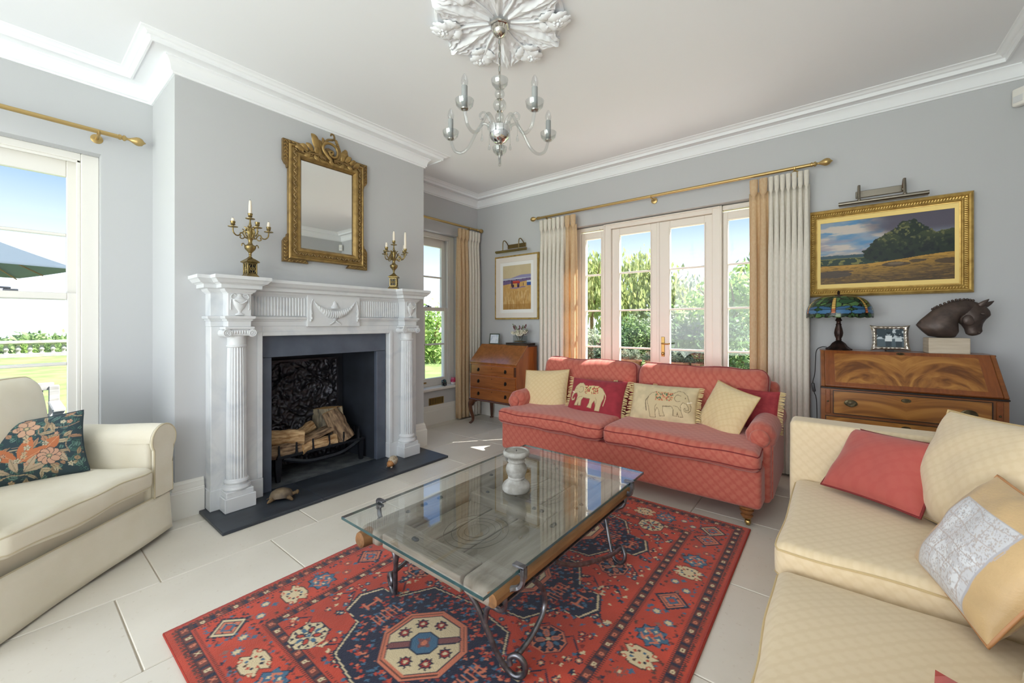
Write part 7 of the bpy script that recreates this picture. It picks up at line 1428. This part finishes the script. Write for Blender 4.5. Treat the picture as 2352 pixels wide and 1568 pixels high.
# silver photo frame
t = thing('silver_photo_frame', 'ornate silver frame holding a black and white photograph', 'picture frame', (0.300, 3.735, ZT + 0.001), (R(-10), 0, R(4)))
m_sil = mat('chased_silver', '#cfc8bf', 0.28, 0.9, col2='#a89f92', scale=50)
def sil(u, v):
    a = u * 2 * math.pi; c_, s_ = math.cos(a), math.sin(a); m_ = max(abs(c_), abs(s_)); x, y = c_ / m_, s_ / m_
    bx, bz = (0.092 + 0.012 * (abs(y) ** 3)) , (0.080 + 0.010 * abs(x) ** 4); ox, oz = x * bx, y * bz; ix, iz = x * 0.066, y * 0.060; t_ = v
    px_, pz = ox + (ix - ox) * t_, oz + (iz - oz) * t_; d = 0.012 * math.sin(math.pi * min(1, t_ * 0.9 + 0.05)) + 0.0025 * math.sin(a * 26) * math.sin(math.pi * t_); return (px_, -d, pz + 0.092)
q = MB(); q.grid(sil, 96, 8, cu=True); q.build('frame', m_sil, t, smooth=60, fix=False)
q = MB(); q.box(-0.09, 0.09, 0.0, 0.006, 0.012, 0.172, 0.003); q.build('back', m_black, t, smooth=0); q = MB(); q.prism([(0.006, 0.0), (0.06, 0.0), (0.006, 0.12)], -0.02, 0.02, 0); q.build('strut', m_black, t, smooth=0)
ph_ = Canvas(0.134, 0.122, 0.003, '#c3ccd2'); X, Y = ph_.X / 0.134, ph_.Y / 0.122; A = ph_.a; pc = ph_
mixm((fbm(X, Y, 6, 3, 4) + 0.3 * Y > 0.62).astype(float) * (Y > 0.4), '#39464e'); mixm((Y < 0.42).astype(float), '#55636a')
for (cx, sh_, c_) in ((0.45, 0.62, '#dfe5e8'), (0.82, 0.50, '#c9d2d6')): ph_.ell(cx * 0.134, (sh_ + 0.10) * 0.122, 0.010, 0.012, '#98a3a8'); ph_.ell(cx * 0.134, (sh_ + 0.15) * 0.122, 0.011, 0.008, '#2c363d'); ph_.poly([((cx - 0.15) * 0.134, 0.30 * 0.122), ((cx + 0.13) * 0.134, 0.30 * 0.122), ((cx + 0.11) * 0.134, sh_ * 0.122), ((cx - 0.12) * 0.134, sh_ * 0.122)], c_); ph_.rect((cx - 0.12) * 0.134, (cx + 0.10) * 0.134, 0, 0.30 * 0.122, '#3c484f')
po = canvas_obj(ph_, 'photograph', painted('photo_paper', 0.25), t, -0.067, -0.061, 0.0); po.rotation_euler = (R(90), 0, 0); po.location = (0, -0.0035, 0.092)
# horse head
t = thing('horse_head_sculpture', 'dark bronze horse head sculpture on a pale stone block', 'sculpture', (0.560, 3.745, ZT), (0, 0, R(6)))
boxes([(-0.092, 0.092, -0.06, 0.06, 0.0, 0.099)], 'stone_block', mat('travertine', '#cfc3b0', 0.7, col2='#bfb19c', scale=8, stretch=(1, 1, 8)), t, b=0.003)
m_hb = mat('horse_bronze', '#453a36', 0.45, 0.4, col2='#5a4c45', scale=18, bump=0.15, bscale=35)
def loft(q, secs, nseg=22):
    vs = []; fs = []; S = []
    for k in range(len(secs) - 1):
        for j in range(5):
            f = j / 5; S.append([secs[k][i] + (secs[k + 1][i] - secs[k][i]) * f for i in range(5)])
    S.append(list(secs[-1]))
    S2 = [S[0]] + [[(S[i - 1][c] + 2 * S[i][c] + S[i + 1][c]) / 4 for c in range(5)] for i in range(1, len(S) - 1)] + [S[-1]]
    for (ax_, az_, bx, bz, wd) in S2:
        cx, cz = (ax_ + bx) / 2, (az_ + bz) / 2; ux, uz = (ax_ - bx) / 2, (az_ - bz) / 2
        for k in range(nseg): a = 2 * math.pi * k / nseg; c_, s_ = math.cos(a), math.sin(a); vs.append((cx + ux * c_, wd * s_ * (1 - 0.25 * max(0, c_)), cz + uz * c_))
    for i in range(len(S2) - 1):
        for k in range(nseg): fs.append((i * nseg + k, i * nseg + (k + 1) % nseg, (i + 1) * nseg + (k + 1) % nseg, (i + 1) * nseg + k))
    fs.append(tuple(range(nseg))); fs.append(tuple((len(S2) - 1) * nseg + k for k in range(nseg))[::-1]); q.add(vs, fs)
q = MB()
loft(q, [(-0.139, 0.083, -0.080, 0.010, 0.026), (-0.119, 0.115, -0.030, 0.0, 0.050), (-0.094, 0.142, 0.040, 0.002, 0.060), (-0.06, 0.18, 0.057, 0.035, 0.057), (-0.035, 0.199, 0.055, 0.065, 0.052), (0.01, 0.224, 0.053, 0.095, 0.046), (0.05, 0.237, 0.058, 0.12, 0.042), (0.09, 0.238, 0.085, 0.13, 0.038), (0.124, 0.229, 0.11, 0.14, 0.026)])
loft(q, [(0.120, 0.230, 0.050, 0.140, 0.028), (0.168, 0.208, 0.052, 0.108, 0.040), (0.192, 0.168, 0.058, 0.092, 0.045), (0.195, 0.142, 0.066, 0.084, 0.043), (0.174, 0.115, 0.074, 0.070, 0.035), (0.162, 0.090, 0.081, 0.055, 0.029), (0.158, 0.062, 0.084, 0.040, 0.027), (0.160, 0.043, 0.088, 0.026, 0.027), (0.150, 0.027, 0.100, 0.017, 0.022), (0.135, 0.018, 0.114, 0.014, 0.010)])
for sg, dx in ((-1, 0.0), (1, 0.030)):
    k0 = q.mark(); q.lathe([(0.013, 0), (0.015, 0.014), (0.011, 0.032), (0.003, 0.052), (0, 0.056)], 12, sxy=(1.0, 0.55)); q.xf(Matrix.Translation((0.142 + dx, sg * 0.020, 0.200)) @ Matrix.Rotation(R(42 + dx * 500), 4, 'Y') @ Matrix.Rotation(R(-10 * sg), 4, 'X'), k0)
    q.ell((0.150, sg * 0.041, 0.150), (0.011, 0.006, 0.007), 10, 8); q.ell((0.140, sg * 0.024, 0.036), (0.007, 0.005, 0.006), 8, 6); q.ell((0.092, sg * 0.034, 0.112), (0.030, 0.012, 0.034), 12, 8)
for k in range(13):
    f = k / 12; P = [(-0.060, 0.184), (-0.035, 0.203), (0.01, 0.228), (0.05, 0.241), (0.09, 0.242), (0.120, 0.234)]; g = f * 4.99; i = int(g); h = g - i; x, z = P[i][0] + (P[i + 1][0] - P[i][0]) * h, P[i][1] + (P[i + 1][1] - P[i][1]) * h; q.ell((x, 0, z), (0.008, 0.008, 0.008), 8, 6)
hb = q.build('bust', m_hb, t, smooth=70); hb.location.z = 0.099
# ================================================================== the garden outside
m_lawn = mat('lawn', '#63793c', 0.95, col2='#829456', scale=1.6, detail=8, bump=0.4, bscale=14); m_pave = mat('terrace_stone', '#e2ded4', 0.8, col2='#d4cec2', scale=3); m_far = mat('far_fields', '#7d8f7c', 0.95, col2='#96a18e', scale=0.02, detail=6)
q = MB(); q.grid(lambda u, v: (-32 + 62 * u, -30 + 90 * v, -0.30 + 0.08 * noise.noise((u * 9, v * 9, 0))), 40, 50); struct(q.build('ground_lawn', m_lawn, smooth=60, fix=False), 'sunlit mown lawn around the house', 'lawn')
q = MB(); q.box(-5.95, XW - 0.31, -8, 9, -0.30, -0.20); q.box(XW - 0.31, 4.5, YN + 0.31, 6.6, -0.30, -0.20); struct(q.build('ground_terrace', m_pave, smooth=0), 'pale stone terrace under the windows', 'terrace')
def hillf(d0, d1, h, sd):
    def fn(u, v):
        a = R(95 + 110 * u); d = d0 + (d1 - d0) * v; return (d * math.cos(a), d * math.sin(a), -10 + (h + 10) * v ** 1.2 * (0.7 + 0.5 * noise.noise((u * 5 + sd, v * 1.5, sd))))
    q = MB(); q.grid(fn, 70, 14); return q
struct(hillf(60, 420, 13, 2).build('hill_near', m_far, smooth=80, fix=False), 'pale wooded hills far beyond the balustrade', 'hills'); struct(hillf(300, 900, 38, 5).build('hill_far', mat('haze_tinted_hills', '#9fabb3', 0.95, col2='#aeb8bc', scale=0.01), smooth=80, fix=False), 'distant hillside on the horizon with haze put into its colour', 'hills')  # base colours of both hills paled to stand in for distance haze
# stone balustrade
m_bal = mat('balustrade_stone', '#a9a79f', 0.85, col2='#96938a', scale=5)
bt = thing('balustrade', 'low stone balustrade at the far edge of the lawn', 'balustrade', (-27.7, 0, -0.30))
q = MB(); q.box(-0.16, 0.16, -9, 9, 0.0, 0.18, 0.02); q.build('plinth', m_bal, bt, smooth=0); q = MB(); q.box(-0.17, 0.17, -9, 9, 0.60, 0.74, 0.03); q.build('coping', m_bal, bt, smooth=0)
b0 = MB().lathe([(0.085, 0), (0.085, 0.03), (0.05, 0.05), (0.06, 0.10), (0.095, 0.17), (0.075, 0.26), (0.045, 0.34), (0.06, 0.37), (0.08, 0.39), (0.08, 0.42)], 10).build('baluster', m_bal, bt); b0.location = (0, -8.9, 0.18)
for i in range(1, 54): inst(b0, bt, (0, -8.9 + i * 0.333, 0.18))
# parasol
m_can = cloth_trans('parasol_canvas', '#6a7680', '#626e78', 0.4)
pt_ = thing('parasol', 'large pale blue-grey garden parasol seen through the sash window', 'parasol', (-11.7, -0.95, -0.30), (0, 0, R(12)))
def can(u, v): a = u * 2 * math.pi; m_ = 1 / max(abs(math.cos(a)), abs(math.sin(a))); r = 1.55 * m_ ** 0.95 * v; return (r * math.cos(a), r * math.sin(a), 2.45 + 0.95 * (1 - v) - 0.04 * math.sin(v * 3.1))
q = MB(); q.grid(can, 64, 12, cu=True); o = q.build('canopy', m_can, pt_, smooth=20, fix=False); o.modifiers.new('thickness', 'SOLIDIFY').thickness = 0.006
MB().tube([(0, 0, 0), (0, 0, 3.4)], 0.03, 10).build('pole', m_walnut, pt_); MB().lathe([(0.35, 0), (0.35, 0.06), (0.06, 0.10), (0.04, 0.3)], 20).build('base', m_bar, pt_)
for k in range(8): a = R(45 * k); m_ = 1.55 / max(abs(math.cos(a)), abs(math.sin(a))); MB().tube([(0, 0, 3.28), (m_ * 0.95 * math.cos(a), m_ * 0.95 * math.sin(a), 2.42)], 0.012, 6).build('rib', m_walnut, pt_)
# weathered garden bench just outside the window
m_teak = mat('grey_teak', '#a9a7a3', 0.85, col2='#8d8a85', scale=6, stretch=(1, 6, 6))
gb = thing('garden_bench', 'weathered grey wooden garden bench outside the sash window', 'bench', (-5.38, -0.62, -0.20), (0, 0, R(90)))
for sx_ in (-1, 1):
    for y, h in ((0.0, 0.62), (0.52, 0.80)): q = MB(); q.box(sx_ * 0.93 - 0.035, sx_ * 0.93 + 0.035, y - 0.035, y + 0.035, 0.0, h, 0.005); q.build('leg', m_teak, gb, smooth=0)
    q = MB(); q.box(sx_ * 0.93 - 0.04, sx_ * 0.93 + 0.04, -0.06, 0.52, 0.62, 0.655, 0.008); q.build('armrest', m_teak, gb, smooth=0)
for k in range(5): q = MB(); q.box(-0.95, 0.95, -0.02 + k * 0.105, 0.065 + k * 0.105, 0.40, 0.422, 0.003); q.build('seat_slat', m_teak, gb, smooth=0)
q = MB(); q.box(-0.93, 0.93, 0.50, 0.54, 0.76, 0.83, 0.006); q.build('top_rail', m_teak, gb, smooth=0); q = MB(); q.box(-0.93, 0.93, 0.50, 0.54, 0.48, 0.53, 0.006); q.build('lower_rail', m_teak, gb, smooth=0)
for k in range(15): q = MB(); q.box(-0.84 + k * 0.12 - 0.022, -0.84 + k * 0.12 + 0.022, 0.51, 0.53, 0.53, 0.76, 0.003); q.build('back_slat', m_teak, gb, smooth=0)
# planting
def leafmat(name, c1, c2):
    m, n, l, b = nodes(name); out = n['Material Output']; t = n.new('ShaderNodeTexCoord'); nz = n.new('ShaderNodeTexNoise'); nz.inputs['Scale'].default_value = 2.5; cr = n.new('ShaderNodeValToRGB'); cr.color_ramp.elements[0].position = 0.35; cr.color_ramp.elements[1].position = 0.65; cr.color_ramp.elements[0].color = hx(c1); cr.color_ramp.elements[1].color = hx(c2)
    l.new(t.outputs['Object'], nz.inputs[0]); l.new(nz.outputs['Fac'], cr.inputs[0]); l.new(cr.outputs[0], b.inputs['Base Color']); b.inputs['Roughness'].default_value = 0.6
    tl = n.new('ShaderNodeBsdfTranslucent'); l.new(cr.outputs[0], tl.inputs[0]); mx = n.new('ShaderNodeMixShader'); mx.inputs[0].default_value = 0.45; l.new(b.outputs[0], mx.inputs[1]); l.new(tl.outputs[0], mx.inputs[2]); l.new(mx.outputs[0], out.inputs[0]); return m
LM = [leafmat('leaf_lime', '#9aa45e', '#b9c084'), leafmat('leaf_mid', '#748f50', '#93a86e'), leafmat('leaf_deep', '#4f6b45', '#748c5c'), leafmat('leaf_grey', '#8d967e', '#aeb49e'), leafmat('leaf_bright', '#86a650', '#abbf78'), leafmat('leaf_plum', '#86605a', '#a48c80')]
def foliage(n, rx, rz, leaf, seed, hang=0.0, clumps=14):
    g = np.random.default_rng(seed); cl = g.normal(size=(clumps, 3)); cl /= np.linalg.norm(cl, axis=1)[:, None]; cl *= g.uniform(0.35, 0.8, (clumps, 1))
    c = cl[g.integers(0, clumps, n)]; p = c + g.normal(size=(n, 3)) * 0.17; p[:, :2] *= rx; p[:, 2] = p[:, 2] * rz; p[:, 2] -= hang * g.random(n) * np.abs(p[:, 0]) / rx
    d = g.normal(size=(n, 3)); d /= np.linalg.norm(d, axis=1)[:, None]; e = np.cross(d, g.normal(size=(n, 3))); e /= np.linalg.norm(e, axis=1)[:, None]; s = leaf * g.uniform(0.6, 1.3, (n, 1))
    if hang: d = d * 0.4 + np.array([0, 0, -1.0]); e = np.cross(d, g.normal(size=(n, 3))); e /= np.linalg.norm(e, axis=1)[:, None]
    V = np.stack([p - d * s, p + e * s * 0.45, p + d * s, p - e * s * 0.45], 1).reshape(-1, 3); q = MB(); q.v = V.tolist(); q.f = np.arange(4 * n).reshape(-1, 4).tolist(); return q
PROTO = {}
def plant(name, label, cat, loc, rx, rz, zc, lm, n, leaf, hang=0.0, group=None, trunk=True):
    key = (name, lm, n, round(rx, 1), round(rz, 1), hang)
    t = thing(name, label, cat, loc, (0, 0, random.uniform(0, 6.28)), group)
    if key in PROTO: o = inst(PROTO[key], t)
    else: o = foliage(n, rx, rz, leaf, len(PROTO) + 3, hang, 10 if rx < 1 else 22).build('foliage', LM[lm], t, smooth=0, fix=False); o['kind'] = 'stuff'; PROTO[key] = o
    o.location = (0, 0, zc)
    if trunk:
        q = MB(); q.tube(spline([(0, 0, -0.1), (0.04, 0.02, zc * 0.4), (-0.03, 0.05, zc)], 5), [0.10] * 5 + [0.08] * 3 + [0.05] * 3, 7)
        for k in range(5): a = k * 1.256; q.tube([(0, 0.03, zc * 0.6), (rx * 0.4 * math.cos(a), rx * 0.4 * math.sin(a), zc + rz * 0.2), (rx * 0.62 * math.cos(a), rx * 0.62 * math.sin(a), zc + rz * 0.5)], [0.05, 0.03, 0.01], 5)
        q.build('trunk', m_bark, t)
    return t
GT, GS = 'trees in the garden beyond the french doors', 'shrubs in the garden beyond the french doors'
def at_px(px, y): k = (px - 1176) / F_PX; dx = -math.sin(YAW) + math.cos(YAW) * k; dy = math.cos(YAW) + math.sin(YAW) * k; return dx / dy * y
for (px, y, zc, rx, rz, lm, n, hang, lab) in ((1360, 15.5, 3.0, 1.9, 1.9, 0, 2600, 0.5, 'lime green drooping tree seen in the left side light'), (1465, 17.5, 2.9, 2.3, 2.0, 0, 3000, 0.8, 'pale weeping tree behind the left french door'), (1395, 21, 3.4, 2.4, 2.3, 1, 2600, 0.3, 'mid green tree behind the weeping trees'), (1585, 19, 2.1, 2.3, 1.5, 3, 2600, 0.5, 'grey-green bushy tree behind the right french door'), (1505, 23, 3.2, 2.4, 2.0, 1, 2600, 0.0, 'tall mid green tree far behind the meeting of the doors'), (1700, 14.5, 1.8, 2.0, 1.8, 4, 2800, 0.0, 'bright green rounded tree in the right side light'), (1640, 24, 2.2, 2.6, 1.6, 3, 2200, 0.2, 'hazy pale tree far behind the right door'), (1790, 17, 2.4, 2.4, 2.0, 2, 2400, 0.0, 'deep green tree beyond the right curtain')):
    plant('garden_tree', lab, 'tree', (at_px(px, y), y, -0.3), rx, rz, zc, lm, n, 0.13, hang, GT)
for k, (px, y, rx, rz, lm, lab) in enumerate(((1345, 12.6, 0.9, 0.9, 3, 'silvery shrub in the left side light'), (1375, 13.0, 0.8, 0.7, 5, 'plum red shrub in the left side light'), (1440, 13.2, 1.0, 1.0, 2, 'dark green shrub behind the pots in the left door'), (1475, 13.4, 1.0, 1.1, 1, 'fresh green shrub behind the pots in the left door'), (1550, 13.2, 1.0, 0.95, 2, 'dark green shrub behind the pots in the right door'), (1600, 13.4, 1.0, 1.0, 3, 'silvery shrub behind the pots in the right door'), (1675, 12.5, 1.0, 1.1, 2, 'dark shrub in the right side light'), (1515, 14.4, 1.2, 1.3, 3, 'tall silvery shrub between the two doors'))):
    plant('garden_shrub', lab, 'shrub', (at_px(px, y), y, -0.3), rx, rz, rz * 0.75, lm, 1500, 0.075, 0, GS, False)
for (px, y, rx, rz, zc, lm, lab) in ((992, 10.5, 1.7, 1.25, 0.95, 4, 'bright lime hedge tree seen through the corner sash window'), (955, 13.5, 1.6, 1.4, 1.0, 1, 'mid green tree behind the lime hedge tree')):
    plant('garden_tree', lab, 'tree', (at_px(px, y), y, -0.3), rx, rz, zc, lm, 2600, 0.10, 0, 'greenery past the corner window')
for k, (x, y) in enumerate(((-74, -6), (-66, 3), (-80, 8), (-70, 12), (-76, 1), (-64, -3))):
    plant('parkland_tree', 'rounded parkland tree beyond the balustrade, %s' % ('far left', 'behind the bench end', 'right of the window bar', 'far right', 'in the middle distance', 'near the balustrade left')[k], 'tree', (x, y, -4.2), 3.2, 1.9, 2.6, 1 if k % 2 else 2, 1600, 0.32, 0, 'trees beyond the balustrade', False)
ORD = ('first', 'second', 'third', 'fourth', 'fifth', 'sixth', 'seventh', 'eighth')
for k in range(8): plant('balustrade_shrub', '%s from the left of the small green shrubs behind the balustrade' % ORD[k], 'shrub', (-29.0, -2.2 + k * 0.95, -0.32), 0.34, 0.42, 0.40, 4 if k % 2 else 1, 260, 0.07, 0, 'row of shrubs along the balustrade', False)
m_terra = mat('terracotta', '#c9846a', 0.8, col2='#b56e54', scale=7)
pots = None
for k, px in enumerate((1432, 1456, 1500, 1545, 1565, 1608)):
    lab = ('leftmost terracotta pot on the lawn in the left door', 'second terracotta pot on the lawn in the left door', 'terracotta pot hidden beside the door meeting stile', 'terracotta pot at the left of the right door', 'terracotta pot in the middle of the right door', 'terracotta pot at the right of the right door')[k]
    if pots is None:
        pots = thing('garden_pot', lab, 'pot', (at_px(px, 12.2), 12.2, -0.29), group='terracotta pots on the lawn'); MB().lathe([(0.0, 0), (0.15, 0), (0.17, 0.02), (0.22, 0.30), (0.24, 0.32), (0.24, 0.37), (0.21, 0.37), (0.20, 0.33), (0.0, 0.33)], 18).build('pot', m_terra, pots); o = inst(PROTO[[k_ for k_ in PROTO if k_[0] == 'garden_shrub'][0]], pots, (0, 0, 0.5), None, (0.32, 0.32, 0.32)); o.name = 'foliage'
    else: c = copy_tree(pots); c.location = (at_px(px, 12.2), 12.2, -0.29); c['label'] = lab
